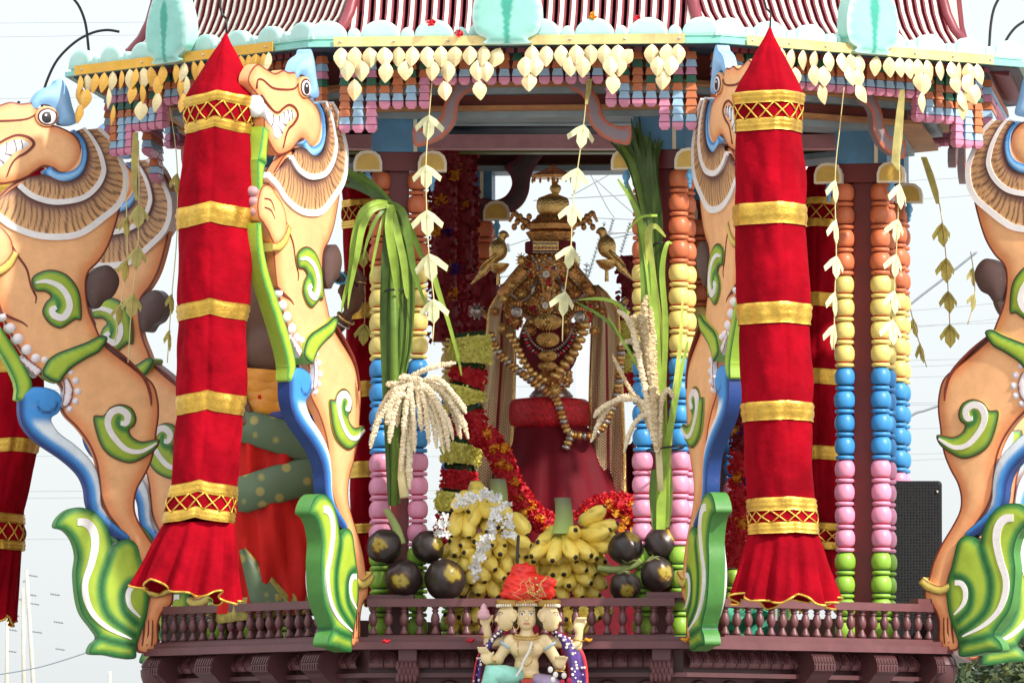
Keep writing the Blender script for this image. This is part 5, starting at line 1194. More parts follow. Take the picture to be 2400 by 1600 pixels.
garland('flower_garland', 'thick garland banded yellow, green and red left of the idol pedestal', [(1098, 780), (1102, 830), (1098, 880), (1086, 930), (1098, 985), (1085, 1040), (1078, 1100), (1072, 1160), (1060, 1240), (1052, 1300)], -0.45,
    [('green', 10), ('yellow', 60), ('green', 14), ('red', 36), ('green', 8), ('yellow', 46), ('green', 14), ('red', 62), ('green', 12), ('yellow', 46), ('green', 16), ('red', 44), ('green', 8), ('yellow', 46), ('green', 8), ('red', 90)], 42, 0.013, 2)
garland('rose_garland', 'dark maroon garland with orange flowers, hanging between left pillar and the rear post', [(1040, 330), (1042, 480), (1040, 620), (1044, 800)], 0.55, [('maroon', 100)], 36, 0.02, 3,
    [(1020, 540, 'orange', 14), (1045, 625, 'orange', 16), (1058, 690, 'orange', 16), (1036, 470, 'orange', 14), (1062, 410, 'orange', 10), (1048, 545, 'purple', 10), (1066, 630, 'purple', 9)], 0.5)
garland('rose_garland', 'shaded maroon garland just left of the rear post with the blue capital', [(1082, 330), (1085, 500), (1080, 650), (1088, 800)], 0.75, [('maroon', 100)], 32, 0.02, 4, [(1088, 478, 'orange', 12), (1080, 395, 'orange', 12)], 0.5)
garland('rose_garland', 'bunch of dark red roses behind the left golden bird', [(1128, 640), (1135, 700), (1130, 790)], 0.25, [('maroon', 100)], 44, 0.02, 5, (), 0.5)
garland('rose_garland', 'dark red rose garland seen between the right golden bird and the leaf bundle', [(1474, 600), (1478, 680), (1474, 760)], 0.3, [('maroon', 100)], 26, 0.02, 6, (), 0.5)
garland('flower_garland', 'short yellow and green garland behind the right corn tassels', [(1470, 750), (1478, 800), (1472, 860), (1476, 930)], 0.3, [('yellow', 40), ('green', 16), ('yellow', 30), ('red', 40)], 24, 0.013, 7)
FS = lambda L_: [(x, y, 'orange', 14) for x, y in L_]
garland('rose_garland', 'red garland dotted with orange flowers curving down left of the pedestal', [(1108, 1012), (1140, 1024), (1168, 1062), (1188, 1110), (1214, 1160), (1250, 1205), (1302, 1240)], -0.62, [('red', 100)], 27, 0.013, 8,
    FS([(1140, 1018), (1158, 1050), (1172, 1085), (1182, 1050), (1205, 1130), (1220, 1165), (1245, 1185), (1265, 1215), (1190, 1095), (1230, 1200), (1285, 1240)]))
garland('rose_garland', 'red garland dotted with orange flowers lying beside the right banana bunch', [(1362, 1225), (1385, 1200), (1430, 1182), (1480, 1192), (1500, 1230)], -0.55, [('red', 100)], 28, 0.013, 9,
    FS([(1380, 1205), (1425, 1180), (1445, 1200), (1470, 1215), (1480, 1185), (1400, 1220), (1455, 1235), (1490, 1240)]))
garland('rose_garland', 'red garland with orange and purple flowers left of the right cloth pillar', [(1738, 940), (1736, 1050), (1734, 1160), (1728, 1270), (1722, 1330)], 0.9, [('maroon', 30), ('red', 70)], 24, 0.016, 10,
    [(1722, 1008, 'orange', 13), (1738, 1012, 'purple', 8), (1730, 1118, 'orange', 15), (1742, 1128, 'purple', 9), (1736, 1225, 'orange', 22)])
# ------------------------------------------------------------------ shelf planks that carry the fruit
for (xa, xb) in ((852, 1110), (1430, 1612)):
    sa, _ = onface(xa, 1400, 0, 1.40); sb, _ = onface(xb, 1400, 0, 1.40); ph = fphi(0); V, Fc = boxVF((sa, -1.452, 2.600), (sb, -1.20, 2.6120)); c, s = math.cos(ph), math.sin(ph)
    obj('shelf_plank', mesh('shelf_plank', [(X0+x*c-y*s, x*s+y*c, z) for x, y, z in V], Fc, PURPD), CH)
# ------------------------------------------------------------------ bananas
BANM = vmat('banana_skin', 0.42, bump=0.08, bscale=30, var=0.14, dirt=0.18)
def banana_mesh(L_, R, bend, seed):
    r = np.random.default_rng(seed); n = 14; k = 15; V = []; C = []; yel, grn, blk = np.array(s2l('f9dd68')), np.array(s2l('d2cc60')), np.array(s2l('2a2018'))
    prof = [(0.0, 0.30), (0.05, 0.45), (0.12, 0.78), (0.25, 0.97), (0.45, 1.0), (0.65, 1.0), (0.8, 0.9), (0.9, 0.66), (0.96, 0.36), (0.972, 0.30), (1.0, 0.24)]
    for t, w_ in prof:
        a = bend*(t-0.5); cx = (math.cos(a)-1)/max(bend, 0.01)*L_; cz = math.sin(a)/max(bend, 0.01)*L_
        for j in range(k):
            q = 2*pi*j/k; rr = R*w_*(1+0.09*math.cos(5*q+seed))*r.uniform(0.975, 1.025); V.append((cx+rr*math.cos(q)*math.cos(a), rr*math.sin(q), cz+rr*math.cos(q)*math.sin(a)))
            c = yel*(1-0.0)+0; c = c if t > 0.2 else grn; sp_ = r.uniform(); c = c*0.62 if sp_ < 0.03 else c; c = blk if t > 0.965 else c; C.append(c*r.uniform(0.93, 1.05))
    Fc = [(i*k+j, i*k+(j+1) % k, (i+1)*k+(j+1) % k, (i+1)*k+j) for i in range(len(prof)-1) for j in range(k)]+[tuple(range(k-1, -1, -1)), tuple(range((len(prof)-1)*k, len(prof)*k))]
    return mesh('banana', V, Fc, BANM, True, C)
BM = [banana_mesh(0.138, 0.0285, 0.8, 1), banana_mesh(0.128, 0.030, 0.55, 2), banana_mesh(0.145, 0.0275, 1.0, 3), banana_mesh(0.120, 0.029, 0.7, 4)]
def put_banana(parent, tip, d, roll, i):
    d = Vector(tuple(d)).normalized(); q = d.to_track_quat('Z', 'X'); me = BM[i % 4]; e = q.to_euler()
    m4 = q.to_matrix().to_4x4() @ Matrix.Rotation(roll, 4, 'Z'); b = m4.to_euler(); o = obj('banana', me, parent, None, b); o.location = Vector(tuple(tip))-d*0.062
    return o
STEMM = vmat('banana_stalk', 0.55, bump=0.3)
def stalk(parent, px, y0, y1, r0, r1, Y):
    m_ = mpp(Y); n = 18; V = []; C = []; rows = 7
    for i in range(rows):
        t = i/(rows-1); c = P(px+(4*math.sin(t*3)), y0+(y1-y0)*t, Y); r = (r0+(r1-r0)*t**2)*m_
        for j in range(n):
            a = 2*pi*j/n; V.append((c[0]+r*math.cos(a), c[1]+r*math.sin(a), c[2])); C.append(np.array(s2l('6a6a54'))*(1-t)+np.array(s2l('a5bd62'))*t)
    Fc = [(i*n+j, (i+1)*n+j, (i+1)*n+(j+1) % n, i*n+(j+1) % n) for i in range(rows-1) for j in range(n)]+[tuple(range(n)), tuple(range(rows*n-1, (rows-1)*n-1, -1))]
    obj('stalk', mesh('stalk', V, Fc, STEMM, True, C, angle=50), parent)
YB = -1.18; MBN = mpp(YB); rb = np.random.default_rng(21)
def pile(t, cx, cy, rx, ry, dep, step, down=0.5, ymin=0, skip=None):
    "bananas whose tips lie on a bulging front, stalk ends inside"
    i = 0
    for ri, py in enumerate(np.arange(cy-ry+8, cy+ry, step*0.82)):
        for px in np.arange(cx-rx, cx+rx+1, step)+(step*0.5 if ri % 2 else 0):
            x, y = px+rb.uniform(-6, 6), py+rb.uniform(-6, 6); e = ((x-cx)/rx)**2+((y-cy)/ry)**2
            if e > 1.0 or y < ymin: continue
            if skip and skip(x, y): continue
            dz = math.sqrt(max(0.02, 1-e)); tip = P(x, y, YB-dep*dz); d = np.array([(x-cx)/rx*0.9+rb.normal(0, 0.22), -dz*0.75-0.15, -(y-cy)/ry*0.55-down+rb.normal(0, 0.2)])
            put_banana(t, tip, d, rb.uniform(0, 6.28), i); i += 1
B1 = thing('banana_bunch', 'banana bunch with white jasmine strings behind the railing, left of the red turban', 'bananas', 'banana bunches on the platform', loc=P(1130, 1492, YB))
pile(B1, 1130, 1300, 102, 128, 0.16, 37)
for (x, y, dx, dz) in ((1062, 1196, -0.5, -0.5), (1098, 1203, -0.3, -0.7), (1155, 1206, 0.6, -0.35), (1200, 1208, 0.8, -0.5), (1110, 1228, -0.1, -0.8), (1095, 1258, -0.1, -0.9), (1060, 1255, -0.3, -0.8), (1240, 1250, 0.6, -0.7), (1235, 1278, 0.7, -0.5)):
    put_banana(B1, P(x, y, YB-0.17), (dx, -0.55, dz), rb.uniform(0, 6), rb.integers(4))
for (x, y) in ((1238, 1300), (1228, 1330), (1245, 1350), (1232, 1380), (1250, 1320), (1215, 1395), (1258, 1385)): put_banana(B1, P(x, y, YB-0.08), (rb.normal(0.2, 0.3), -0.7, -0.5), rb.uniform(0, 6), rb.integers(4))
stalk(B1, 1165, 1122, 1185, 20, 24, YB)
B2 = thing('banana_bunch', 'banana bunch with thick cut stalk behind the railing, right of the red turban', 'bananas', 'banana bunches on the platform', loc=P(1330, 1492, YB))
pile(B2, 1345, 1345, 95, 72, 0.14, 37, 0.35)
for (bx, by, tx, ty, dep) in ((1300, 1258, 1247, 1307, 0.17), (1310, 1262, 1293, 1316, 0.20), (1322, 1262, 1345, 1307, 0.20), (1332, 1262, 1384, 1306, 0.18), (1338, 1258, 1398, 1312, 0.15), (1296, 1250, 1268, 1275, 0.15), (1345, 1250, 1343, 1246, 0.19), (1352, 1232, 1417, 1192, 0.14), (1362, 1240, 1446, 1232, 0.14), (1365, 1255, 1420, 1250, 0.17), (1372, 1268, 1428, 1285, 0.14), (1380, 1280, 1440, 1262, 0.13)):
    a, b = P(bx, by, YB-dep+0.05), P(tx, ty, YB-dep); o = put_banana(B2, b, b-a+np.array([0, -0.03, 0]), rb.uniform(2, 4), rb.integers(4)); o.scale = (1.0, 1.0, 1.15)
stalk(B2, 1318, 1166, 1250, 19, 27, YB-0.15)
B3 = thing('banana_bunch', 'bananas seen between the balusters just right of the small statue', 'bananas', 'banana bunches on the platform', loc=P(1360, 1492, YB))
pile(B3, 1355, 1455, 85, 42, 0.10, 36, 0.3)
B4 = thing('banana_bunch', 'bananas seen between the balusters just left of the small statue', 'bananas', 'banana bunches on the platform', loc=P(1120, 1492, YB))
pile(B4, 1100, 1455, 75, 40, 0.10, 36, 0.3)
# white jasmine strings
def jasmine(label, path):
    t = thing('jasmine_string', label, 'flower string', 'jasmine strings on the left bananas', loc=P(path[-1][0], path[-1][1], YB-0.2)); p = spl(np.array(path, float), 8, False); s = np.r_[0, np.cumsum(np.linalg.norm(np.diff(p, axis=0), axis=1))]; r = np.random.default_rng(len(path)*7)
    for q in np.arange(0, s[-1], 11):
        mb = MB(); x, y = np.interp(q, s, p[:, 0]), np.interp(q, s, p[:, 1])
        for f in range(4):
            c = P(x+r.normal(0, 7), y+r.normal(0, 6), YB-0.215+r.normal(0, 0.008)); nrm = np.array([r.normal(0, 0.6), -1, r.normal(0, 0.6)]); nrm /= np.linalg.norm(nrm); a = np.cross(nrm, [0, 0, 1.]); a /= np.linalg.norm(a); b = np.cross(nrm, a)
            for k in range(5):
                t_ = 2*pi*k/5+r.uniform(0, 1); e = math.cos(t_)*a+math.sin(t_)*b; g = np.cross(nrm, e); l = 0.017*r.uniform(0.8, 1.2); w_ = 0.006
                mb.add([c, c+e*l*0.55+g*w_+nrm*0.003, c+e*l+nrm*0.001, c+e*l*0.55-g*w_+nrm*0.003], [(0, 1, 2, 3)])
        obj('jasmine_cluster', mb.me('jasmine_cluster', PETM['white']), t)
jasmine('white jasmine string running down the middle of the left banana bunch', [(1160, 1195), (1157, 1221), (1149, 1258), (1132, 1278), (1125, 1311), (1108, 1345)])
jasmine('white jasmine string over the top of the left banana bunch', [(1075, 1180), (1105, 1165), (1140, 1160), (1168, 1168), (1190, 1185)])
jasmine('white jasmine string on the right side of the left banana bunch', [(1192, 1215), (1196, 1240), (1198, 1268)])
jasmine('white jasmine string on the left side of the left banana bunch', [(1042, 1215), (1035, 1235), (1042, 1258)])
# ------------------------------------------------------------------ palmyra fruits
PFM = vmat('palm_fruit_skin', 0.33, bump=0.1, bscale=60, var=0.2, dirt=0.12)
CALM = mat('palm_calyx', s2l('6f7440'), 0.6, var=0.3, scale=30, bump=0.3)
def palm_fruit(label, px, py, r, tip, Y, calyx=None, sq=1.0):
    m_ = mpp(Y); c = P(px, py, Y); t = thing('palm_fruit', label, 'fruit', 'dark palm fruits on the shelf', loc=(c[0], c[1], c[2]-r*m_)); V, Fc = ellVF(c, (r*m_, r*m_*0.98, r*m_*sq), 72, 48)
    d = np.array([(tip[0]-px), 0, -(tip[1]-py)], float)/r; d[1] = -math.sqrt(max(0.05, 1-d[0]**2-d[2]**2)); d /= np.linalg.norm(d); q = (np.array(V)-c); q /= np.linalg.norm(q, axis=1, keepdims=True); g = q@d; rr = np.random.default_rng(int(px))
    ang = np.arctan2(q[:, 2], q[:, 0]); pq = q@np.array([[3.1, 7.3], [5.7, -2.9], [-4.4, 6.1]]); edge = 0.925+0.04*np.sin(pq[:, 0]*0.9+px)*np.sin(pq[:, 1]*0.8+py)+0.02*np.sin(pq[:, 1]*2.3+px)+0.012*np.sin(pq[:, 0]*4.1)+rr.normal(0, 0.005, len(g)); k = sstep(g, edge-0.03, edge+0.03)
    C = lerp(s2l('2d2320'), s2l('5a3c1c'), sstep(g, edge-0.10, edge-0.02)); C = lerp(C, np.repeat([s2l('a38f36')], len(C), 0), k); V = list(np.array(c)+(np.array(V)-c)*(1+0.022*np.sin(pq[:, 0]*0.7+px)+0.015*np.sin(pq[:, 1]*0.9+py))[:, None]); k2 = 0.7*sstep(g, 0.9955, 0.999); C = lerp(C, np.repeat([s2l('4a3018')], len(C), 0), k2)
    obj('fruit_skin', mesh('fruit_skin', V, Fc, PFM, True, C), t)
    if calyx is not None:
        for k in range(4):
            a = calyx+0.75*(k-1.5); e = np.array([math.cos(a), 0, math.sin(a)]); mb = MB(); Vv = []
            nrm = np.array([0, -1., 0]); g_ = np.cross(e, nrm); tgt = np.array([math.cos(calyx), -0.35, math.sin(calyx)]); tgt /= np.linalg.norm(tgt)
            for i in range(5):
                for j in range(7):
                    u, v = i/4, j/6-0.5; dd = tgt+(e*0.5*1.0+np.array([0, -0.7+0.45*(k % 2), 0]))*u*0.95+g_*v*0.9*math.cos(u*1.0); dd /= np.linalg.norm(dd); Vv.append(c+dd*np.array([1, 0.98, sq])*r*m_*(1.035+0.03*u*abs(v)))
            mb.add(Vv, [(i*7+j, (i+1)*7+j, (i+1)*7+j+1, i*7+j+1) for i in range(4) for j in range(6)]); o = obj('calyx', mb.me('calyx', CALM, True), t); o.modifiers.new('t', 'SOLIDIFY').thickness = 0.003
YF = -1.36
palm_fruit('dark palm fruit with a long yellow streak, leftmost of the left pile', 901, 1280, 42, (888, 1275), YF, sq=1.0)
palm_fruit('dark palm fruit with its yellow patch turned right, upper one touching the left bananas', 1003, 1281, 38, (1028, 1272), YF+0.02, sq=1.02)
palm_fruit('dark palm fruit with a low yellow patch, lower one under the streaked fruit', 947, 1354, 44, (938, 1362), YF-0.03)
palm_fruit('largest dark palm fruit with a round yellow patch, next to the left bananas', 1043, 1358, 49, (1062, 1342), YF-0.03)
palm_fruit('dark palm fruit sitting in green calyx leaves, beside the right bananas', 1467, 1284, 42, (1485, 1254), YF, calyx=-1.35, sq=0.95)
palm_fruit('topmost dark palm fruit of the right pile, before the pink beads', 1549, 1273, 42, (1575, 1250), YF+0.03, calyx=-1.8)
palm_fruit('dark palm fruit with a small patch at its right side, below the topmost right one', 1540, 1345, 40, (1562, 1342), YF-0.02, calyx=1.9, sq=1.08)
palm_fruit('dark palm fruit with mottled brown patch, lowest of the right pile', 1465, 1373, 37, (1470, 1386), YF-0.03, calyx=1.7)
for (lab, pts) in (('green stalk between the right palm fruits', [(1400, 1330), (1440, 1335), (1480, 1325), (1500, 1310)]), ('pale green stalk sticking up from the left palm fruits', [(905, 1192), (918, 1215), (930, 1240), (940, 1275)])):
    V, Fc = tubeVF([P(x, y, YF+0.0) for x, y in spl(pts, 5, False)], np.linspace(0.012, 0.02, 16), 8); tag(obj('fruit_stalk', mesh('fruit_stalk', V, Fc, mat('green_stalk', s2l('8d9a5a'), 0.6, var=0.25, bump=0.3), True)), lab, 'stalk', 'stalks of the palm fruit')
# fallen petals and marigold bits on the ledges
for lab, px, py, k, Y, c_ in (('red petal lying on the front ledge under the left balusters', 905, 1502, 0, -1.585, 'red'), ('red petal on the front ledge beside the left arm of the statue', 1102, 1500, 0, -1.585, 'red'), ('orange petal on the front ledge beside the right arm of the statue', 1378, 1499, 0, -1.585, 'orange'), ('orange petal lying at the foot of the shaded narrow yali', 1606, 1498, 0, -1.64, 'orange')):
    c = P(px, py, Y); r = np.random.default_rng(px); mb = MB(); V, Fc = ellVF(c, (0.018, 0.012, 0.007), 9, 6); mb.add([(x+r.normal(0, 0.001), y, z+0.004*math.sin(x*300)) for x, y, z in V], Fc)
    tag(obj('fallen_petal', mb.me('fallen_petal', PETM[c_], True)), lab, 'petal', 'fallen petals on the chariot')
for lab, px, py, c_ in (('orange and red flowers caught on the scallops above the front right valance', 1390, 38, 'orange'), ('red petal caught on the scallops between crest and right valance', 1495, 45, 'red'), ('small red flower on the scallops left of the front crest', 1010, 52, 'red'), ('red and orange flower on the eave left of the front crest', 1075, 78, 'red')):
    c = P(px, py, -1.86); r = np.random.default_rng(px); mb = MB(); petals(mb, c, (0, 1, 0), 0.007, 0.010, 26, 0.011, r); V, Fc = ellVF(c, (0.006, 0.005, 0.006), 8, 6); mb.add(V, Fc)
    tag(obj('flower', mb.me('flower', PETM[c_])), lab, 'flower', 'loose flowers on the eave')
# ------------------------------------------------------------------ priest standing behind the left railing
SKIN = mat('dark_skin', s2l('6b4634'), 0.45, var=0.12, scale=12, bump=0.12, bscale=80, spec=0.4)
YP_ = -0.70; MP = mpp(YP_)
PR = thing('person', 'bare chested person in red and green wrap with orange sash, behind the left railing', 'person', loc=P(650, 1498, YP_))
def pp(x, y, d=0.0): return np.array(P(x, y, YP_+d))
def man(q):
    u = MP; c = pp
    L_ = [ell(q, c(650, 940), (95*u, 66*u, 70*u)), ell(q, c(648, 830), (84*u, 62*u, 90*u)), ell(q, c(650, 700), (96*u, 62*u, 105*u)), cap(q, c(585, 640), c(718, 640), 42*u, 42*u),
          cap(q, c(655, 620), c(662, 560), 34*u, 31*u),
          cap(q, c(582, 640, 0.0), c(556, 790, -0.02), 34*u, 27*u), cap(q, c(556, 790, -0.02), c(560, 925, -0.12), 26*u, 19*u),
          cap(q, c(720, 645, 0), c(745, 800, -0.06), 33*u, 27*u), cap(q, c(745, 800, -0.06), c(808, 748, -0.16), 25*u, 18*u)]
    body = smins(L_, 0.03)
    H = smins([ell(q, c(672, 480), (46*u, 56*u, 60*u)), ell(q, c(680, 512), (36*u, 46*u, 40*u)), ell(q, c(722, 495), (9*u, 9*u, 13*u)), ell(q, c(662, 495, 0.085), (6*u, 10*u, 14*u)), ell(q, c(662, 495, -0.085), (6*u, 10*u, 14*u)), ell(q, c(712, 522), (9*u, 16*u, 6*u))], 0.014)
    body = smin(body, H, 0.03)
    # raised hand: palm, four curled fingers, thumb
    hand = [ell(q, c(826, 705, -0.17), (24*u, 17*u, 32*u))]
    for k in range(4):
        a = c(836+k*4, 690-k*2+8, -0.17-0.010*k+0.02); b = c(852-k*7, 655-k*3, -0.19+0.012*k); e = c(838-k*10, 632+k*2, -0.20+0.012*k)
        hand += [cap(q, a, b, 9*u, 8*u), cap(q, b, e, 8*u, 6.5*u)]
    hand += [cap(q, c(812, 712, -0.18), c(800, 682, -0.20), 9*u, 8*u), cap(q, c(800, 682, -0.20), c(806, 655, -0.21), 8*u, 6.5*u)]
    hand = smins(hand, 0.008)
    # other hand at the hip
    h2 = [ell(q, c(563, 945, -0.12), (17*u, 14*u, 26*u))]
    for k in range(4): h2 += [cap(q, c(556+k*6, 962, -0.13), c(556+k*7, 990, -0.14), 7*u, 6*u), cap(q, c(556+k*7, 990, -0.14), c(560+k*7, 1012, -0.12), 6*u, 5*u)]
    h2 += [cap(q, c(575, 940, -0.14), c(588, 965, -0.15), 7.5*u, 6*u)]
    legs = smins([cap(q, c(615, 960), c(610, 1230), 56*u, 38*u), cap(q, c(610, 1230), c(608, 1470), 36*u, 24*u), cap(q, c(690, 960), c(694, 1230), 56*u, 38*u), cap(q, c(694, 1230), c(696, 1470), 36*u, 24*u), cap(q, c(608, 1484, 0.02), c(622, 1490, -0.13), 18*u, 14*u), cap(q, c(696, 1484, 0.02), c(716, 1490, -0.13), 18*u, 14*u)], 0.02)
    return smin(smin(smin(body, legs, 0.03), hand, 0.012), smins(h2, 0.008), 0.012)
lo_ = pp(505, 1508)-[0, 0.30, 0]; hi_ = pp(885, 405)+[0, 0.22, 0]
V, Fc = surfnet(man, lo_, hi_, 0.0115); bod = obj('body', mesh('body', V, Fc, SKIN, True), PR)
HAIR = mat('black_hair', (0.012, 0.011, 0.011), 0.6, bump=0.6, bscale=200)
def hairf(q): 
    u = MP; h = ell(q, pp(664, 470), (50*u, 59*u, 58*u)); cut = (q[:, 0]-pp(690, 480)[0])*0.9-(q[:, 2]-pp(690, 480)[2])*0.8; return np.maximum(h, cut)
V, Fc = surfnet(hairf, pp(600, 560)-[0, 0.12, 0], pp(740, 400)+[0, 0.12, 0], 0.012); obj('hair', mesh('hair', V, Fc, HAIR, True), PR)
# wrap and sashes: nested folded sheets round the hips
def wrapmesh(name, rows, m, fold=0.03, nf=9, n=80, seed=0, parent=None, squash=0.78):
    V = []; 
    for i, (cx, hw, y, tilt) in enumerate(rows):
        for j in range(n):
            a = 2*pi*j/n; f_ = 1+fold*math.sin(nf*a+i*0.25+seed)+fold*0.6*math.sin((nf*2+1)*a-i*0.4+seed); c = pp(cx, y+tilt*math.cos(a)); V.append((c[0]+hw*MP*f_*math.cos(a), c[1]+hw*MP*f_*math.sin(a)*squash, c[2]))
    Fc = [(i*n+j, (i+1)*n+j, (i+1)*n+(j+1) % n, i*n+(j+1) % n) for i in range(len(rows)-1) for j in range(n)]
    return obj(name, mesh(name, V, Fc, m, True), parent or PR)
REDC = mat('red_silk', s2l('b81a14'), 0.6, spec=0.15, var=0.18, scale=7, bump=0.3, bscale=18, sheen=0.15, dist=0.008)
ORC = mat('orange_silk', s2l('d98a22'), 0.5, var=0.25, scale=9, bump=0.4, bscale=22, dist=0.008)
GRC = mat('green_brocade', s2l('4f6a46'), 0.5, var=0.4, scale=26, bump=0.4, bscale=60, dirt=0.0)
GOC = mat('gold_green_brocade', s2l('93843e'), 0.45, metal=0.2, var=0.55, scale=22, bump=0.4, bscale=60)
def brocade():
    m, n, b = _base('green_gold_brocade'); L = n.links.new; tc = n.nodes.new('ShaderNodeTexCoord'); v = n.nodes.new('ShaderNodeTexVoronoi'); v.inputs['Scale'].default_value = 16; L(tc.outputs['Object'], v.inputs['Vector'])
    r = n.nodes.new('ShaderNodeValToRGB'); e = r.color_ramp.elements; e[0].position = 0.22; e[0].color = (*s2l('9a8c4c'), 1); e[1].position = 0.34; e[1].color = (*s2l('56684a'), 1)
    L(v.outputs['Distance'], r.inputs[0]); L(r.outputs[0], b.inputs['Base Color']); b.inputs['Roughness'].default_value = 0.55; return m
GRB = brocade()
dh = wrapmesh('red_wrap', [(650+4*math.sin(i*0.4), np.interp(i, [0, 5, 26], [108, 122, 136]), 930+i*19.6, 0) for i in range(27)], REDC, 0.085, 9)
for k in range(4):
    wrapmesh('orange_sash', [(648, 104+4*k, 872+22*k, 10-k*3), (648, 114+4*k, 882+22*k, 8-k*4), (648, 112+4*k, 902+22*k, 8-k*4), (648, 104+4*k, 912+22*k, 6)], ORC, 0.02, 6, seed=k*2.2)
wrapmesh('blue_tuck', [(656, 112, 962, 8), (656, 120, 972, 8), (656, 120, 990, 8), (656, 112, 998, 8)], mat('blue_silk', s2l('3b3f86'), 0.5, var=0.3), 0.02, 7)
wrapmesh('green_border', [(655, 126, 985, 40), (655, 138, 990, 40), (655, 142, 1030, 40), (655, 141, 1062, 40), (655, 126, 1068, 40)], GRB, 0.006, 7)
wrapmesh('green_border', [(655, 126, 1092, -36), (655, 142, 1097, -36), (655, 146, 1140, -36), (655, 146, 1178, -36), (655, 128, 1184, -36)], GRB, 0.006, 7, seed=1)
V = []; Fc = []
for i in range(14):       # falling end of the wrap with its gold and green border
    t = i/13
    for j in range(6): V.append(pp(560+t*(30+j*20)+j*3, 1290+t*135-j*1.5*(1-t), -0.17-0.01*math.sin(j*0.9)-0.015*t))
Fc = [(i*6+j, (i+1)*6+j, (i+1)*6+j+1, i*6+j+1) for i in range(13) for j in range(5)]
o = obj('border_end', mesh('border_end', V, Fc, [GRB, GOC], True, fmat=[1 if (q % 5) in (4,) else 0 for q in range(len(Fc))]), PR); o.modifiers.new('t', 'SOLIDIFY').thickness = 0.006
wrapmesh('hem_border', [(650, 138, 1395, -14), (650, 141, 1405, -14), (650, 143, 1440, -14), (650, 138, 1448, -14)], GOC, 0.03, 11)
wrapmesh('bracelet', [(0, 0, 0, 0)]*0 or [(650, 1, 900, 0), (650, 1, 901, 0)], GOC) if False else None
def torus_at(name, c, ax, R, r, m, parent):
    ax = np.array(ax)/np.linalg.norm(ax); a = np.cross(ax, [0, 1., 0]); a /= np.linalg.norm(a); b = np.cross(ax, a); pts = [c+R*(math.cos(t)*a+math.sin(t)*b) for t in np.linspace(0, 2*pi, 21)]
    V, Fc = tubeVF(pts, r, 6); return obj(name, mesh(name, V, Fc, m, True), parent)
torus_at('gold_bangle', pp(810, 746, -0.165), pp(826, 720, -0.17)-pp(800, 756, -0.15), 21*MP, 0.006, GOLDB, PR)
torus_at('thread_bangle', pp(800, 756, -0.155), pp(826, 720, -0.17)-pp(800, 756, -0.15), 22*MP, 0.003, mat('white_thread', (0.7, 0.7, 0.68), 0.7), PR)
torus_at('ring', pp(848, 662, -0.185), (0.2, 0, 1), 9*MP, 0.003, GOLDB, PR)
# light blue glasses held in the raised hand
GLB = mat('blue_plastic', s2l('58b4e4'), 0.25, var=0.05, bump=0)
gl_ = thing('glasses', 'light blue framed glasses held up in the hand by the left pillar', 'glasses', loc=pp(795, 668, -0.22))
for dx in (0, -30):
    pts = [pp(795+dx+17*math.cos(a)+4*math.sin(a), 651+14*math.sin(a)-dx*0.12, -0.225+dx*0.0008) for a in np.linspace(0, 2*pi, 25)]; V, Fc = tubeVF(pts, 0.0042, 6); obj('rim', mesh('rim', V, Fc, GLB, True), gl_)
    V, Fc = ellVF(pp(795+dx, 651-dx*0.12, -0.225+dx*0.0008), (16*MP, 0.002, 13*MP), 16, 6); obj('lens', mesh('lens', V, Fc, mat('dark_lens', (0.03, 0.03, 0.035), 0.1), True), gl_)
V, Fc = tubeVF([pp(812, 648, -0.225), pp(830, 662, -0.20), pp(848, 684, -0.16)], 0.004, 6); obj('temple', mesh('temple', V, Fc, mat('black_plastic', (0.012, 0.012, 0.014), 0.35), True), gl_)
# ------------------------------------------------------------------ small painted statue before the railing
YS = -1.74; MS = mpp(YS)
SHRED = mat('red_sash_paint', s2l('b83a2a'), 0.5)
STM = vmat('statue_paint', 0.3, bump=0.1, bscale=60, var=0.12, dirt=0.5, coat=0.4)
ST = thing('statue', 'small ivory and gold statue with several faces and arms under a red cloth turban', 'statue', loc=P(1235, 1640, YS))
def sp(x, y, d=0.0): return np.array(P(x, y, YS+d))
def face_sdf(q, cx, cy, yaw, k=1.0):
    "head with brow, nose, lips, chin and ears, turned by yaw"
    u = MS*k; o = sp(cx, cy, 0.0); c_, s_ = math.cos(yaw), math.sin(yaw); p = q-o; x = p[:, 0]*c_+p[:, 1]*s_; y = -p[:, 0]*s_+p[:, 1]*c_; L = np.stack([x, y, p[:, 2]], 1)
    parts = [ell(L, (0, 4*u, 6*u), (27*u, 31*u, 31*u)), ell(L, (0, -4*u, -9*u), (22*u, 24*u, 22*u)), ell(L, (0, -14*u, -23*u), (9*u, 10*u, 7*u))]
    h = smins(parts, 10*u)
    fe = [cap(L, (0, -24*u, 8*u), (0, -31*u, -7*u), 3.2*u, 4.6*u), ell(L, (0, -24*u, -16*u), (8.5*u, 4.5*u, 2.2*u)), ell(L, (0, -23*u, -19.2*u), (7*u, 4.5*u, 2.2*u)),
          cap(L, (-18*u, -18*u, 11*u), (-5*u, -25*u, 13*u), 2*u, 2*u), cap(L, (18*u, -18*u, 11*u), (5*u, -25*u, 13*u), 2*u, 2*u), ell(L, (-27*u, 6*u, 0), (4*u, 8*u, 12*u)), ell(L, (27*u, 6*u, 0), (4*u, 8*u, 12*u)),
          ell(L, (-10.5*u, -23*u, 5*u), (6*u, 4*u, 3*u)), ell(L, (10.5*u, -23*u, 5*u), (6*u, 4*u, 3*u))]
    return smin(h, smins(fe, 1.5*u), 2.5*u), L, u
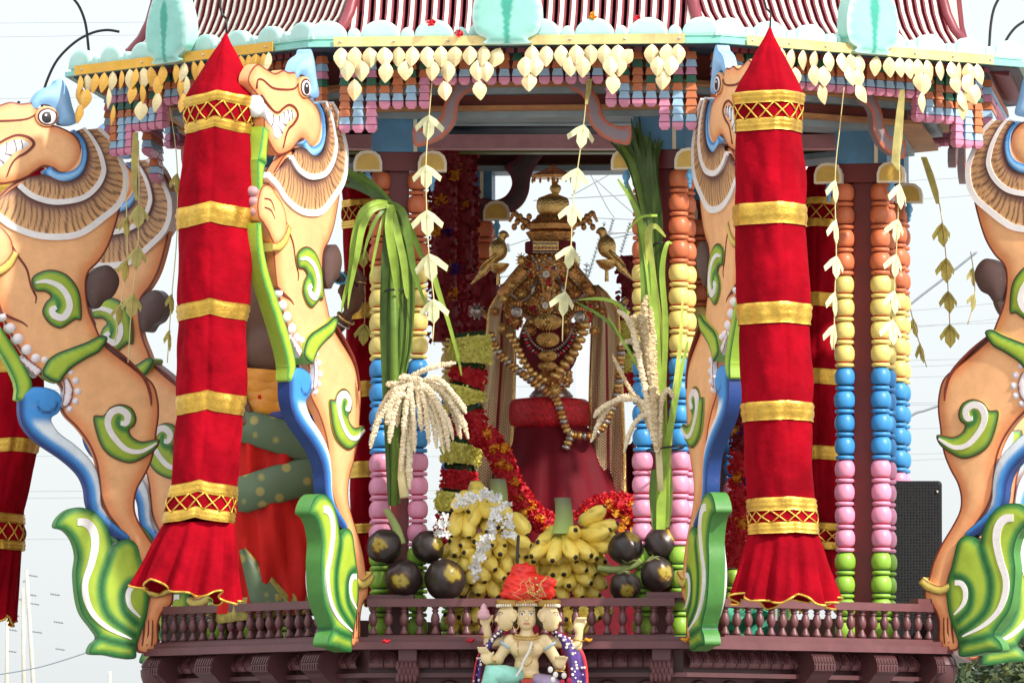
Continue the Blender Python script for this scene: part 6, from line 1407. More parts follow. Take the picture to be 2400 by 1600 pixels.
def st_body(q):
    u = MS; c = sp
    L_ = [cap(q, c(1234, 1470, 0.0), c(1234, 1492), 14*u, 17*u), ell(q, c(1234, 1516), (40*u, 26*u, 34*u)), ell(q, c(1216, 1520, -0.028), (20*u, 12*u, 17*u)), ell(q, c(1253, 1520, -0.028), (20*u, 12*u, 17*u)), ell(q, c(1234, 1560), (29*u, 22*u, 34*u)), ell(q, c(1234, 1592), (38*u, 28*u, 26*u)),
          cap(q, c(1196, 1500), c(1166, 1546), 15*u, 12*u), cap(q, c(1166, 1546), c(1142, 1548, -0.05), 12*u, 9*u), cap(q, c(1275, 1500), c(1312, 1560), 15*u, 12*u), cap(q, c(1312, 1560), c(1312, 1556, -0.05), 12*u, 10*u),
          cap(q, c(1192, 1500, 0.03), c(1146, 1505, 0.03), 13*u, 11*u), cap(q, c(1146, 1505, 0.03), c(1141, 1470, 0.02), 11*u, 9*u), cap(q, c(1280, 1500, 0.03), c(1352, 1512, 0.03), 13*u, 11*u), cap(q, c(1352, 1512, 0.03), c(1358, 1482, 0.02), 11*u, 9*u)]
    b = smins(L_, 0.012)
    def hand(cx, cy, d, fx, fy, curl):
        h = [ell(q, c(cx, cy, d), (13*u, 8*u, 14*u))]
        for k in range(4):
            bx = cx-9+k*6; h += [cap(q, c(bx, cy-10, d), c(bx+fx*8, cy-19+fy*4, d-0.010), 3.6*u, 3.4*u), cap(q, c(bx+fx*8, cy-19+fy*4, d-0.010), c(bx+fx*14, cy-19-curl*9, d-0.02), 3.4*u, 2.6*u)]
        h += [cap(q, c(cx+10, cy, d), c(cx+17, cy-12, d-0.01), 4*u, 3*u)]; return smins(h, 0.004)
    b = smin(b, hand(1139, 1540, -0.055, -0.7, 1, 0.5), 0.008); b = smin(b, hand(1312, 1552, -0.065, 0.1, 1.5, -0.6), 0.008)
    b = smin(b, hand(1137, 1454, 0.015, -0.5, 0, 0.2), 0.008); b = smin(b, hand(1356, 1468, 0.015, 0.6, 0, 0.1), 0.008)
    return b
ivory, gldc, lip = np.array(s2l('e6cb98')), np.array(s2l('cfa658')), np.array(s2l('b2433c'))
V, Fc = surfnet(st_body, sp(1108, 1625)-[0, 0.14, 0], sp(1392, 1425)+[0, 0.1, 0], 0.0042); V = np.array(V)
C = np.repeat(ivory[None], len(V), 0)*1.0
zz = 1-sstep(np.abs(V[:, 2]-sp(0, 1582)[2]), 0.004, 0.012); C = lerp(C, np.repeat(gldc[None], len(V), 0), zz*0.6)
obj('torso', mesh('torso', V, Fc, STM, True, C), ST)
for nm, cx, cy, yaw, k in (('front_face', 1233, 1444, 0.05, 1.0), ('left_face', 1192, 1446, -1.35, 0.95), ('right_face', 1282, 1446, 1.38, 1.0)):
    f = lambda q: face_sdf(q, cx, cy, yaw, k)[0]
    o_ = sp(cx, cy); V, Fc = surfnet(f, o_-[0.065, 0.065, 0.06], o_+[0.065, 0.065, 0.07], 0.0028); V = np.array(V); _, L, u = face_sdf(V, cx, cy, yaw, k); C = np.repeat(ivory[None], len(V), 0)*1.0
    C = lerp(C, np.repeat(lip[None], len(V), 0), ((np.abs(L[:, 0]) < 7.5*u)*(np.abs(L[:, 2]+17.5*u) < 3.0*u)*(L[:, 1] < -15*u))*0.75)
    dk = np.array(s2l('2a1a14'))
    for s in (-1, 1):
        e = np.hypot((L[:, 0]-s*10.5*u)/(6.2*u), (L[:, 2]-5*u)/(2.9*u)); fr = L[:, 1] < -12*u; C = lerp(C, np.repeat([s2l('f2efe6')], len(V), 0), (e < 1)*fr*0.95); C = lerp(C, np.repeat(dk[None], len(V), 0), ((np.abs(e-1.0) < 0.16)*(L[:, 2] > 4.5*u)*fr)*0.8)
        C = lerp(C, np.repeat(dk[None], len(V), 0), (np.hypot(L[:, 0]-s*10.5*u, L[:, 2]-5*u) < 2.5*u)*fr*1.0); bz = 12.5*u-0.05*np.abs(L[:, 0]-s*11*u)**2/u; C = lerp(C, np.repeat(dk[None], len(V), 0), (np.abs(L[:, 2]-bz) < 1.3*u)*(np.abs(L[:, 0]-s*11.5*u) < 8*u)*fr*0.85)
    hb = (L[:, 1] > 6*u)*(np.abs(L[:, 0]) < 24*u)*1.0; C = lerp(C, np.repeat(dk[None]*0.6, len(V), 0), hb)
    h = obj(nm, mesh(nm, V, Fc, STM, True, C), ST)
    for q in range(16):      # beaded crown band
        a = yaw-pi/2+(q-7.5)*0.2; V, Fc = ellVF(sp(cx, cy-27)+[28*k*MS*math.cos(a)*1.05, 31*k*MS*math.sin(a)*1.05, 0], (0.0042, 0.0042, 0.0065), 7, 5); obj('crown_pearl', mesh('crown_pearl', V, Fc, mat('pearl', s2l('ece2cc'), 0.25), True), h)
    V, Fc = latheVF([(30*k*MS, -0.004), (32*k*MS, 0.006), (33*k*MS, 0.018), (27*k*MS, 0.022)], 24); obj('crown_band', mesh('crown_band', V, Fc, mat('statue_gold', s2l('c9a25a'), 0.3, metal=0.7, bump=0.4), True, angle=40), h, sp(cx, cy-28, 0.005))
    V, Fc = torusVF = tubeVF([sp(cx+math.cos(yaw)*27*k*0+(27 if nm != 'left_face' else 18)*math.cos(a)*0+24*(1 if nm == 'right_face' else -1)*(1 if nm == 'front_face' else 0.2)+6*math.cos(a), cy+22+9*math.sin(a), -0.02) for a in np.linspace(0, 2*pi, 13)], 0.0022, 5); obj('earring', mesh('earring', V, Fc, GOLDB, True), h)
# turban of crumpled red cloth with gold thread
TUR = mat('red_gold_tissue', s2l('d8261a'), 0.45, var=0.3, scale=14, bump=0.8, bscale=28, dist=0.01)
def turb(q):
    u = MS; b = smins([ell(q, sp(1236, 1392), (66*u, 44*u, 20*u)), ell(q, sp(1232, 1368), (52*u, 38*u, 28*u)), ell(q, sp(1222, 1338), (26*u, 26*u, 20*u)), ell(q, sp(1284, 1366), (20*u, 24*u, 16*u)), ell(q, sp(1240, 1335), (16*u, 18*u, 12*u))], 0.02)
    return b+0.0022*np.sin(q[:, 2]*330+q[:, 0]*60+2.5*np.sin(q[:, 0]*40))+0.0016*np.sin(q[:, 2]*190-q[:, 0]*120+1)
V, Fc = surfnet(turb, sp(1150, 1425)-[0, 0.1, 0], sp(1325, 1305)+[0, 0.1, 0], 0.0045); tb = obj('turban', mesh('turban', V, Fc, TUR, True), ST)
r = np.random.default_rng(4)
for q in range(9):
    x0, y0 = r.uniform(1200, 1285), r.uniform(1330, 1370); pts = [sp(x0+r.normal(0, 5)+i*r.uniform(-9, 9), y0+i*12, -0.085+0.03*abs(i-2)/2*0) for i in range(5)]
    V, Fc = tubeVF(pts, 0.0016, 4); obj('gold_thread', mesh('gold_thread', V, Fc, GOLDB, True), tb)
for q in range(12):
    V, Fc = ellVF(sp(1250+r.normal(0, 12), 1380+r.normal(0, 18), -0.078), (0.006, 0.004, 0.006), 6, 5); obj('gold_tinsel', mesh('gold_tinsel', V, Fc, GOLDB, True), tb)
V, Fc = tubeVF([sp(1212, 1322, 0.02), sp(1213, 1290, 0.06), sp(1215, 1255, 0.10)], 0.006, 6); obj('black_rod', mesh('black_rod', V, Fc, IRON, True), tb)
# necklaces, thread, conch, shawl, knee cloth
for R_, yy, n_ in ((26, 1484, 22), (30, 1490, 26)):
    for q in range(n_):
        a = pi*q/(n_-1); V, Fc = ellVF(sp(1234+R_*math.cos(a), yy+8*math.sin(a), -0.018-0.045*math.sin(a)), (0.0036, 0.003, 0.005), 6, 5); obj('necklace_bead', mesh('necklace_bead', V, Fc, mat('statue_gold', s2l('c9a25a'), 0.3, metal=0.7, bump=0.4), True), ST)
for pth, n_ in (([(1214, 1500), (1215, 1530), (1226, 1555), (1236, 1558), (1247, 1545), (1249, 1500)], 34),):
    p = spl(np.array(pth, float), 8, False)
    for q in np.linspace(0, len(p)-1, n_).astype(int): V, Fc = ellVF(sp(p[q][0], p[q][1], -0.062), (0.0034, 0.003, 0.0034), 6, 5); obj('necklace_bead', mesh('necklace_bead', V, Fc, mat('statue_gold', s2l('c9a25a'), 0.3, metal=0.7, bump=0.4), True), ST)
V, Fc = tubeVF([sp(x, y, -0.066) for x, y in spl([(1247, 1503), (1240, 1525), (1226, 1550), (1222, 1565), (1205, 1590)], 5, False)], 0.005, 6); obj('white_thread', mesh('white_thread', V, Fc, mat('white_cord', (0.75, 0.73, 0.68), 0.5), True), ST)
for sx, (x, y) in ((-1, (1185, 1512)), (1, (1288, 1514))):
    torus_at('armlet', sp(x, y, -0.002), (sx*0.5, 0, -0.7), 15*MS, 0.005, mat('pale_blue_enamel', s2l('a9c8d6'), 0.35), ST)
for q in range(26):
    a = pi*q/25; V, Fc = ellVF(sp(1234+34*math.cos(a), 1583+4*math.sin(a), -0.05*math.sin(a)), (0.005, 0.004, 0.007), 6, 5); obj('belt_bead', mesh('belt_bead', V, Fc, mat('statue_gold', s2l('c9a25a'), 0.3, metal=0.7, bump=0.4), True), ST)
for x, y in ((1141, 1492), (1356, 1500), (1150, 1548), (1312, 1572)):
    torus_at('bracelet', sp(x, y, 0.0 if y < 1510 else -0.03), (0.1, 0, 1), 12*MS, 0.0035, mat('statue_gold', s2l('c9a25a'), 0.3, metal=0.7, bump=0.4), ST)
V, Fc = boxVF(sp(1222, 1625, -0.075), sp(1248, 1590, -0.062)); obj('red_sash', mesh('red_sash', V, Fc, SHRED), ST)
V, Fc = latheVF([(0.016, -0.03), (0.024, -0.022), (0.025, -0.012), (0.020, -0.006), (0.021, -0.002), (0.017, 0.006), (0.012, 0.011), (0.013, 0.015), (0.008, 0.024), (0.003, 0.03)], 16); obj('conch', mesh('conch', V, Fc, mat('pink_conch', s2l('d6a3ad'), 0.35, var=0.15), True), ST, sp(1134, 1432, -0.01))
V, Fc = tubeVF([sp(1215, 1590, -0.02), sp(1180, 1582, -0.05), sp(1150, 1578, -0.07), sp(1148, 1600, -0.07), sp(1160, 1650, -0.05)], [0.04, 0.04, 0.036, 0.034, 0.03], 12); obj('knee_cloth', mesh('knee_cloth', V, Fc, mat('teal_silk_paint', s2l('8fcdbb'), 0.35, var=0.2, scale=20), True), ST)
V, Fc = tubeVF([sp(1250, 1600, -0.01), sp(1290, 1605, -0.05), sp(1320, 1622, -0.05), sp(1300, 1660, -0.03)], [0.04, 0.038, 0.034, 0.03], 12); obj('lap_cloth', mesh('lap_cloth', V, Fc, mat('lilac_silk_paint', s2l('a58fb0'), 0.4, var=0.2, scale=20), True), ST)
SHP = mat('purple_shawl', s2l('4a2f78'), 0.6, var=0.3, scale=40, bump=0.3); SHB = mat('red_shawl_border', s2l('c02430'), 0.55)
def stshawl(edgeA, edgeB, dpt, name):
    A, B = spl(np.array(edgeA, float), 6, False), spl(np.array(edgeB, float), 6, False); n = min(len(A), len(B)); V = []; nx = 9
    for i in range(n):
        for j in range(nx): t = j/(nx-1); p = A[i]*(1-t)+B[i]*t; V.append(sp(p[0], p[1], dpt+0.018*math.sin(t*7+i*0.2)-0.02*math.sin(t*pi)))
    Fc = [(i*nx+j, (i+1)*nx+j, (i+1)*nx+j+1, i*nx+j+1) for i in range(n-1) for j in range(nx-1)]
    o = obj(name, mesh(name, V, Fc, [SHP, SHB], True, fmat=[1 if (q % (nx-1)) in (0, nx-2) else 0 for q in range(len(Fc))]), ST); o.modifiers.new('t', 'SOLIDIFY').thickness = 0.004
    rr = np.random.default_rng(5)
    for q in range(46):
        i, j = rr.integers(1, n-1), rr.integers(2, nx-1); v = np.array(V[i*nx+j]); r_ = rr.uniform(0.003, 0.006)
        V2, F2 = ellVF(v+[0, -0.006, 0], (r_, 0.002, r_), 8, 4); obj('shawl_sequin', mesh('shawl_sequin', V2, F2, mat('pearl', s2l('ece2cc'), 0.25), True), o)
stshawl([(1290, 1478), (1306, 1510), (1322, 1545), (1330, 1580), (1330, 1625)], [(1305, 1478), (1345, 1498), (1368, 1530), (1378, 1580), (1380, 1625)], 0.02, 'shawl')
stshawl([(1186, 1476), (1168, 1495), (1150, 1520), (1132, 1555), (1125, 1625)], [(1172, 1478), (1145, 1492), (1128, 1515), (1112, 1560), (1106, 1625)], 0.03, 'shawl')
r = np.random.default_rng(6)
for (x, y) in ((1290, 1568), (1302, 1580), (1296, 1592), (1322, 1582), (1334, 1594), (1318, 1598)):
    V, Fc = ellVF(sp(x, y, -0.075), (0.010, 0.008, 0.012), 8, 6); obj('tassel', mesh('tassel', V, Fc, mat('white_tassel', s2l('efe9e2'), 0.8, bump=0.6) if r.uniform() < 0.6 else mat('pink_tassel', s2l('c2284c'), 0.8, bump=0.6), True), ST)
V, Fc = boxVF(sp(1150, 1700)-[0, 0.09, 0], sp(1320, 1612)+[0, 0.22, 0]); obj('seat_block', mesh('seat_block', V, Fc, PURPD), ST)
# ------------------------------------------------------------------ leaf bundles and grain tassels tied to the front pillars
def leafm(n, h, tr=0.3): return mat(n, s2l(h), 0.42, var=0.25, scale=12, bump=0.25, bscale=70, trans=tr)
LG = [leafm('leaf_dark', '4f6a2c'), leafm('leaf_mid', '75963a'), leafm('leaf_bright', 'a9c84e'), leafm('leaf_yellow', 'cfd66a')]
def blade(parent, pts, w0, mi, Y, ydir=None, twist=0.0, fold=0.35, name='leaf_blade'):
    "long folded grass blade through pixel points (px, py[, dY])"
    p = spl(np.array([(q[0], q[1], q[2] if len(q) > 2 else 0) for q in pts], float), 7, False); n = len(p); m_ = mpp(Y); V = []; C3 = [P(a, b, Y+c) for a, b, c in p]; T = np.gradient(np.array(C3), axis=0)
    w_ = np.interp(np.linspace(0, 1, n), np.linspace(0, 1, len(w0)), w0)*m_
    for i in range(n):
        t = T[i]/(np.linalg.norm(T[i])+1e-9); s = np.cross(t, [0, -1., 0]); s /= np.linalg.norm(s)+1e-9; a = twist*i/n; b = np.cross(t, s); s2 = s*math.cos(a)+b*math.sin(a); up = np.cross(s2, t)
        V += [C3[i]-s2*w_[i]+up*w_[i]*fold, C3[i], C3[i]+s2*w_[i]+up*w_[i]*fold, C3[i]+up*0.0015]
    Fc = []
    for i in range(n-1):
        for a, b in ((0, 1), (1, 2), (2, 3), (3, 0)): Fc.append((i*4+a, (i+1)*4+a, (i+1)*4+b, i*4+b))
    return obj(name, mesh(name, V, Fc, LG[mi], True, angle=40), parent)
Yl = -1.40
LB = thing('leaf_bundle', 'bundle of long green leaves tied to the left front pillar, bent over at the top', 'leaf bundle', 'leaf bundles on the front pillars', loc=P(922, 1190, Yl))
rl = np.random.default_rng(31)
for pts, w_, mi in (
    ([(790, 395, 0.15), (830, 425, 0.08), (880, 455, 0), (915, 485, -0.02)], [8, 13, 14, 8], 0), ([(775, 380, 0.15), (820, 405, 0.1), (870, 440, 0.02), (920, 480, 0)], [4, 10, 12, 8], 1), ([(800, 432, 0.12), (840, 440, 0.05), (885, 462, 0), (912, 482, -0.03)], [4, 9, 11, 8], 0), ([(838, 400, 0.1), (870, 430, 0.03), (900, 460, 0), (918, 486, -0.02)], [3, 9, 11, 8], 1),
    ([(912, 478, -0.02), (880, 478, -0.05), (850, 500, -0.07), (832, 560, -0.07), (822, 640, -0.06), (806, 700, -0.05), (800, 735, -0.05)], [8, 12, 13, 12, 9, 5, 1], 2),
    ([(910, 482, -0.03), (875, 490, -0.06), (850, 530, -0.08), (836, 600, -0.08), (820, 680, -0.06), (815, 725, -0.06)], [7, 10, 11, 9, 5, 1], 2),
    ([(908, 485, -0.02), (884, 510, -0.05), (862, 560, -0.05), (850, 610, -0.05)], [4, 6, 5, 1], 1), ([(905, 490, -0.02), (890, 540, -0.05), (875, 610, -0.05), (868, 650, -0.05)], [4, 5, 4, 1], 2),
    ([(915, 480, -0.03), (912, 530, -0.06), (918, 580, -0.07), (925, 640, -0.06), (935, 720, -0.05)], [9, 13, 13, 9, 2], 2), ([(918, 482, -0.03), (930, 540, -0.06), (945, 610, -0.07), (952, 680, -0.06), (955, 700, -0.06)], [8, 11, 11, 7, 2], 2),
    ([(920, 478, -0.02), (945, 500, -0.05), (958, 560, -0.06), (972, 640, -0.05), (1000, 720, -0.04)], [8, 11, 12, 9, 2], 1), ([(922, 480, -0.02), (955, 520, -0.03), (985, 590, -0.03), (1010, 640, -0.02)], [7, 9, 8, 2], 1),
    ([(1015, 640, -0.03), (1030, 690, -0.04), (1050, 750, -0.04), (1072, 830, -0.04), (1082, 880, -0.04)], [9, 8, 6, 5, 2], 2)):
    blade(LB, pts, [q*0.78 for q in w_], mi, Yl, twist=rl.uniform(-0.5, 0.5))
for k in range(16):
    x0 = 905+k*3.6+rl.uniform(-3, 3); y1 = rl.choice([900, 960, 1180]) if k > 2 else 1185; mi = int(rl.choice([0, 0, 1, 1, 2]))
    blade(LB, [(916+rl.uniform(-8, 12), 470+rl.uniform(0, 30), 0), (x0, 620, -0.01+rl.uniform(-0.02, 0.02)), (x0+rl.uniform(-4, 4), 800, 0), (926+(x0-930)*0.5, y1, 0)], [6, 10, 8, 3], mi, Yl+0.02, twist=rl.uniform(-0.8, 0.8))
V, Fc = tubeVF([P(920, 500, Yl+0.01), P(924, 800, Yl+0.01), P(928, 1000, Yl), P(924, 1185, Yl)], [0.016, 0.015, 0.014, 0.011], 8); obj('cane', mesh('cane', V, Fc, LG[1], True), LB)
for y in (682,): V, Fc = tubeVF([P(905+22*math.cos(a)+20, y+3*math.sin(a), Yl+0.03*math.sin(a)) for a in np.linspace(0, 2*pi, 15)], 0.004, 5); obj('black_tie', mesh('black_tie', V, Fc, CAB, True), LB)
Yr = -1.46
RB = thing('leaf_bundle', 'tall upright bundle of dark and yellow green leaves tied to the right front pillar', 'leaf bundle', 'leaf bundles on the front pillars', loc=P(1545, 1240, Yr))
for k in range(26):
    f_ = k/25; xt = 1432+f_*118+rl.uniform(-6, 6); yt = 265+abs(f_-0.45)*90+rl.uniform(0, 40)
    blade(RB, [(xt, yt, rl.uniform(0, 0.06)), (1478+f_*58, 390, rl.uniform(-0.02, 0.04)), (1512+f_*34, 520, 0.01), (1525+f_*22, 640, 0.01), (1530+f_*20, 720, 0.02)], [1.5, 8, 9, 7, 4], int(rl.choice([0, 0, 0, 1])), Yr+0.02, twist=rl.uniform(-0.6, 0.6))
for pts, w_, mi in (([(1448, 420, 0), (1485, 480, -0.02), (1510, 560, -0.03), (1530, 700, -0.03), (1540, 900, -0.02), (1548, 1060, -0.02), (1550, 1240, 0)], [2, 6, 9, 11, 12, 12, 10], 2), ([(1470, 430, 0), (1500, 520, -0.02), (1512, 640, -0.03), (1515, 760, -0.02), (1520, 900, 0)], [3, 9, 12, 12, 6], 1),
    ([(1560, 555, -0.02), (1535, 530, -0.04), (1520, 550, -0.04), (1528, 640, -0.03), (1548, 800, -0.02), (1556, 1000, -0.01), (1560, 1235, 0)], [2, 6, 9, 10, 10, 10, 9], 3), ([(1575, 570, -0.03), (1562, 575, -0.05), (1552, 640, -0.04), (1560, 760, -0.03), (1556, 900, -0.02), (1550, 1060, -0.01)], [1.5, 5, 7, 7, 6, 5], 2),
    ([(1612, 800, 0.02), (1590, 900, -0.02), (1572, 1000, -0.03), (1562, 1060, -0.02), (1560, 1230, 0)], [2, 7, 8, 8, 7], 2), ([(1600, 700, 0.0), (1595, 800, -0.01), (1582, 920, -0.02), (1568, 1050, -0.02), (1562, 1230, 0)], [2, 5, 6, 7, 7], 3),
    ([(1535, 1100, 0), (1532, 1160, 0), (1538, 1240, 0)], [9, 11, 9], 1), ([(1548, 1090, -0.01), (1550, 1160, -0.01), (1548, 1240, -0.01)], [10, 12, 10], 2), ([(1566, 1090, 0.0), (1568, 1160, 0), (1562, 1235, 0)], [8, 9, 8], 1),
    ([(1475, 735, -0.03), (1440, 708, -0.05), (1400, 700, -0.06), (1356, 703, -0.06)], [4, 4.5, 4, 1], 2), ([(1480, 830, -0.03), (1440, 770, -0.05), (1400, 735, -0.06), (1350, 708, -0.06)], [4, 4, 3.5, 1], 1), ([(1520, 900, -0.02), (1490, 850, -0.05), (1460, 800, -0.06), (1425, 740, -0.06)], [4, 4, 3, 1], 2),
    ([(1540, 505, -0.02), (1505, 508, -0.05), (1480, 530, -0.06), (1470, 545, -0.06)], [3, 3, 2, 1], 2)):
    blade(RB, pts, w_, mi, Yr-0.01, twist=rl.uniform(-0.4, 0.4))
for y, x, w_ in ((573, 1546, 14), (1052, 1558, 44)):
    V, Fc = tubeVF([P(x+w_*math.cos(a), y+4*math.sin(a)-0.1*w_*math.cos(a), Yr+0.05*math.sin(a)) for a in np.linspace(0, 2*pi, 19)], 0.004, 5); obj('black_tie', mesh('black_tie', V, Fc, CAB, True), RB)
GRM = mat('cream_grain', s2l('ead9b8'), 0.75, var=0.15, scale=60, bump=0.9, bscale=140, dist=0.006)
GRD = mat('tan_grain', s2l('d2bc94'), 0.75, var=0.2, scale=60, bump=0.9, bscale=140, dist=0.006)
def strand(parent, pts, r0, Y, m, seed):
    r = np.random.default_rng(seed); p = spl(np.array([(q[0], q[1], q[2] if len(q) > 2 else 0) for q in pts], float), 8, False); C3 = np.array([P(a, b, Y+c) for a, b, c in p]); n = len(C3)
    s = np.linspace(0, 1, max(60, n*4)); C3 = np.stack([np.interp(s, np.linspace(0, 1, n), C3[:, k]) for k in range(3)], 1); rr = r0*mpp(Y)*(0.88+0.14*np.abs(np.sin(np.arange(len(s))*1.9)))*np.interp(s, [0, 0.1, 0.85, 1], [0.55, 1, 0.95, 0.35])*r.uniform(0.9, 1.1, len(s))
    V, Fc = tubeVF(C3+r.normal(0, 0.0006, C3.shape), rr, 8); V = np.array(V); cc_ = np.repeat(C3, 8, 0); V = cc_+(V-cc_)*r.uniform(0.68, 1.32, (len(V), 1)); obj('grain_strand', mesh('grain_strand', V, Fc, m, False), parent)
GL = thing('grain_bunch', 'drooping cream grain tassel hanging on the left front pillar', 'grain tassel', 'cream grain tassels', loc=P(950, 1160, -1.5))
ends = [(1068, 850), (1092, 968), (1085, 1002), (1080, 1028), (1058, 1012), (1052, 1058), (1040, 1062), (1024, 1050), (1005, 1040), (988, 1010), (972, 1060), (962, 1090), (952, 1110), (960, 1145), (945, 1020), (930, 1000), (912, 1038), (906, 995), (868, 1050), (880, 1010), (905, 900), (918, 930), (940, 890), (1062, 1030), (1078, 985), (1098, 1028), (1020, 1000), (995, 985), (940, 1105), (966, 1040), (1035, 1020), (985, 940)]
for q, (x, y) in enumerate(ends):
    ox, oy = 962+rl.uniform(-18, 22), 905+rl.uniform(-15, 25); d_ = rl.uniform(-0.06, 0.03)
    if y < 905: pts = [(ox, oy, 0), ((ox+x)/2-8, (oy+y)/2-8, d_), (x, y, d_)]
    else: pts = [(ox, oy, 0), (ox+(x-ox)*0.45+rl.uniform(-5, 5), oy-rl.uniform(5, 30)+(y-oy)*0.18, d_), (ox+(x-ox)*0.85, oy+(y-oy)*0.55, d_), (x, y, d_*0.8)]
    strand(GL, pts, rl.uniform(6.2, 8.2), -1.5, GRM, q)
V, Fc = tubeVF([P(945, 1060, -1.47), P(943, 1120, -1.47), P(948, 1165, -1.48)], [0.016, 0.019, 0.018], 10); obj('stalk', mesh('stalk', V, Fc, mat('pale_stalk', s2l('e0d3a0'), 0.6, var=0.2), True), GL)
GR = thing('grain_bunch', 'upright tan and cream grain sheaf with arching tips on the right front pillar', 'grain tassel', 'cream grain tassels', loc=P(1545, 1150, -1.52))
for q, pts in enumerate(([(1542, 1060), (1530, 960), (1518, 840), (1510, 740), (1515, 692)], [(1540, 1060), (1520, 950), (1500, 850), (1480, 760), (1448, 728)], [(1538, 1055), (1528, 900), (1520, 820), (1508, 760), (1500, 735)], [(1540, 1050), (1505, 960), (1470, 900), (1435, 830)], [(1542, 1050), (1520, 900), (1500, 815), (1475, 800), (1452, 808)], [(1545, 1050), (1535, 900), (1530, 800), (1524, 720)], [(1538, 1040), (1512, 960), (1488, 930), (1450, 935), (1412, 975), (1386, 1035)],
        [(1536, 1030), (1510, 950), (1480, 935), (1440, 940), (1405, 960), (1392, 978)], [(1540, 1050), (1528, 985), (1508, 972), (1480, 1005), (1462, 1060)], [(1544, 1040), (1548, 960), (1555, 925), (1568, 915), (1580, 935)], [(1546, 1050), (1538, 940), (1528, 860), (1522, 780)], [(1538, 1050), (1508, 880), (1492, 800), (1468, 748)], [(1540, 1060), (1524, 930), (1512, 830), (1496, 752), (1478, 742)])):
    strand(GR, [(a, b, -0.02*math.sin(q)) for a, b in pts], [9, 8, 9, 5.5, 7, 9, 7, 6, 6, 6, 8, 6, 7][q], -1.52, GRD if q in (0, 2, 3, 5, 10, 12) else GRM, 90+q)
V, Fc = tubeVF([P(1543, 1040, -1.5), P(1546, 1100, -1.5), P(1548, 1150, -1.5)], [0.012, 0.013, 0.011], 8); obj('stalk', mesh('stalk', V, Fc, mat('pale_stalk', s2l('e0d3a0'), 0.6, var=0.2), True), GR)
ORD_ = ['first', 'second', 'third', 'fourth', 'fifth', 'sixth', 'seventh', 'eighth', 'ninth', 'tenth', 'eleventh', 'twelfth', 'thirteenth']
# ------------------------------------------------------------------ loudspeaker behind the right pillar
BLK = mat('black_speaker_case', (0.012, 0.012, 0.014), 0.5, spec=0.2, bump=0.3, bscale=120)
SPK = thing('loudspeaker', 'black loudspeaker with perforated grille standing behind the beaded right pillar', 'loudspeaker', loc=P(2160, 1498, -0.15))
A = P(2085, 1498, -0.15); B = P(2208, 1126, -0.15); V, Fc = boxVF((A[0], A[1], 2.4685), (B[0], A[1]+0.26, B[2])); me = mesh('cabinet', V, Fc, BLK)
o = obj('cabinet', me, SPK); bv = o.modifiers.new('b', 'BEVEL'); bv.width = 0.014; bv.segments = 3
def grille():
    m, n, b = _base('speaker_grille'); L = n.links.new; tc = n.nodes.new('ShaderNodeTexCoord'); mp = n.nodes.new('ShaderNodeMapping'); mp.inputs['Scale'].default_value = (85, 1, 85); L(tc.outputs['Object'], mp.inputs[0])
    v = n.nodes.new('ShaderNodeTexVoronoi'); v.inputs['Scale'].default_value = 1.0; v.inputs['Randomness'].default_value = 0.12; L(mp.outputs[0], v.inputs['Vector'])
    r = n.nodes.new('ShaderNodeValToRGB'); r.color_ramp.elements[0].position = 0.30; r.color_ramp.elements[1].position = 0.42; r.color_ramp.elements[0].color = (0.002, 0.002, 0.002, 1); r.color_ramp.elements[1].color = (0.028, 0.029, 0.031, 1); L(v.outputs['Distance'], r.inputs[0]); L(r.outputs[0], b.inputs['Base Color']); b.inputs['Roughness'].default_value = 0.5; b.inputs['Specular IOR Level'].default_value = 0.2; return m
V, Fc = boxVF((A[0]+0.01, A[1]-0.012, 2.482), (B[0]-0.012, A[1]-0.0005, B[2]-0.014)); g_ = obj('grille', mesh('grille', V, Fc, grille()), SPK)
V, Fc = ellVF(P(2196, 1152, -0.165), (0.006, 0.003, 0.006), 8, 5); obj('screw', mesh('screw', V, Fc, RIV, True), g_)
V, Fc = boxVF(tuple(P(1968, 1498, -0.35)*[1, 1, 0]+[0, 0, 2.4685]), tuple(P(1984, 392, -0.35)+[0, 0.12, 0])); tag(obj('black_post', mesh('black_post', V, Fc, BLK)), 'thin black upright close to the left beads of the right pillar', 'post')
# green cloth glimpsed behind the right balusters
V = []; rg = np.random.default_rng(8)
for i in range(9):
    for j in range(9): V.append(P(1700+j*14, 1430+i*8+rg.normal(0, 4), -1.05+0.05*math.sin(i*1.1+j*0.8)))
Fc = [(i*9+j, (i+1)*9+j, (i+1)*9+j+1, i*9+j+1) for i in range(8) for j in range(8)]
o = obj('green_cloth', mesh('green_cloth', V, Fc, mat('jade_cloth', s2l('2f8f72'), 0.6, var=0.3), True)); o.modifiers.new('t', 'SOLIDIFY').thickness = 0.006; tag(o, 'crumpled jade green cloth behind the balusters under the right cloth pillar', 'cloth')
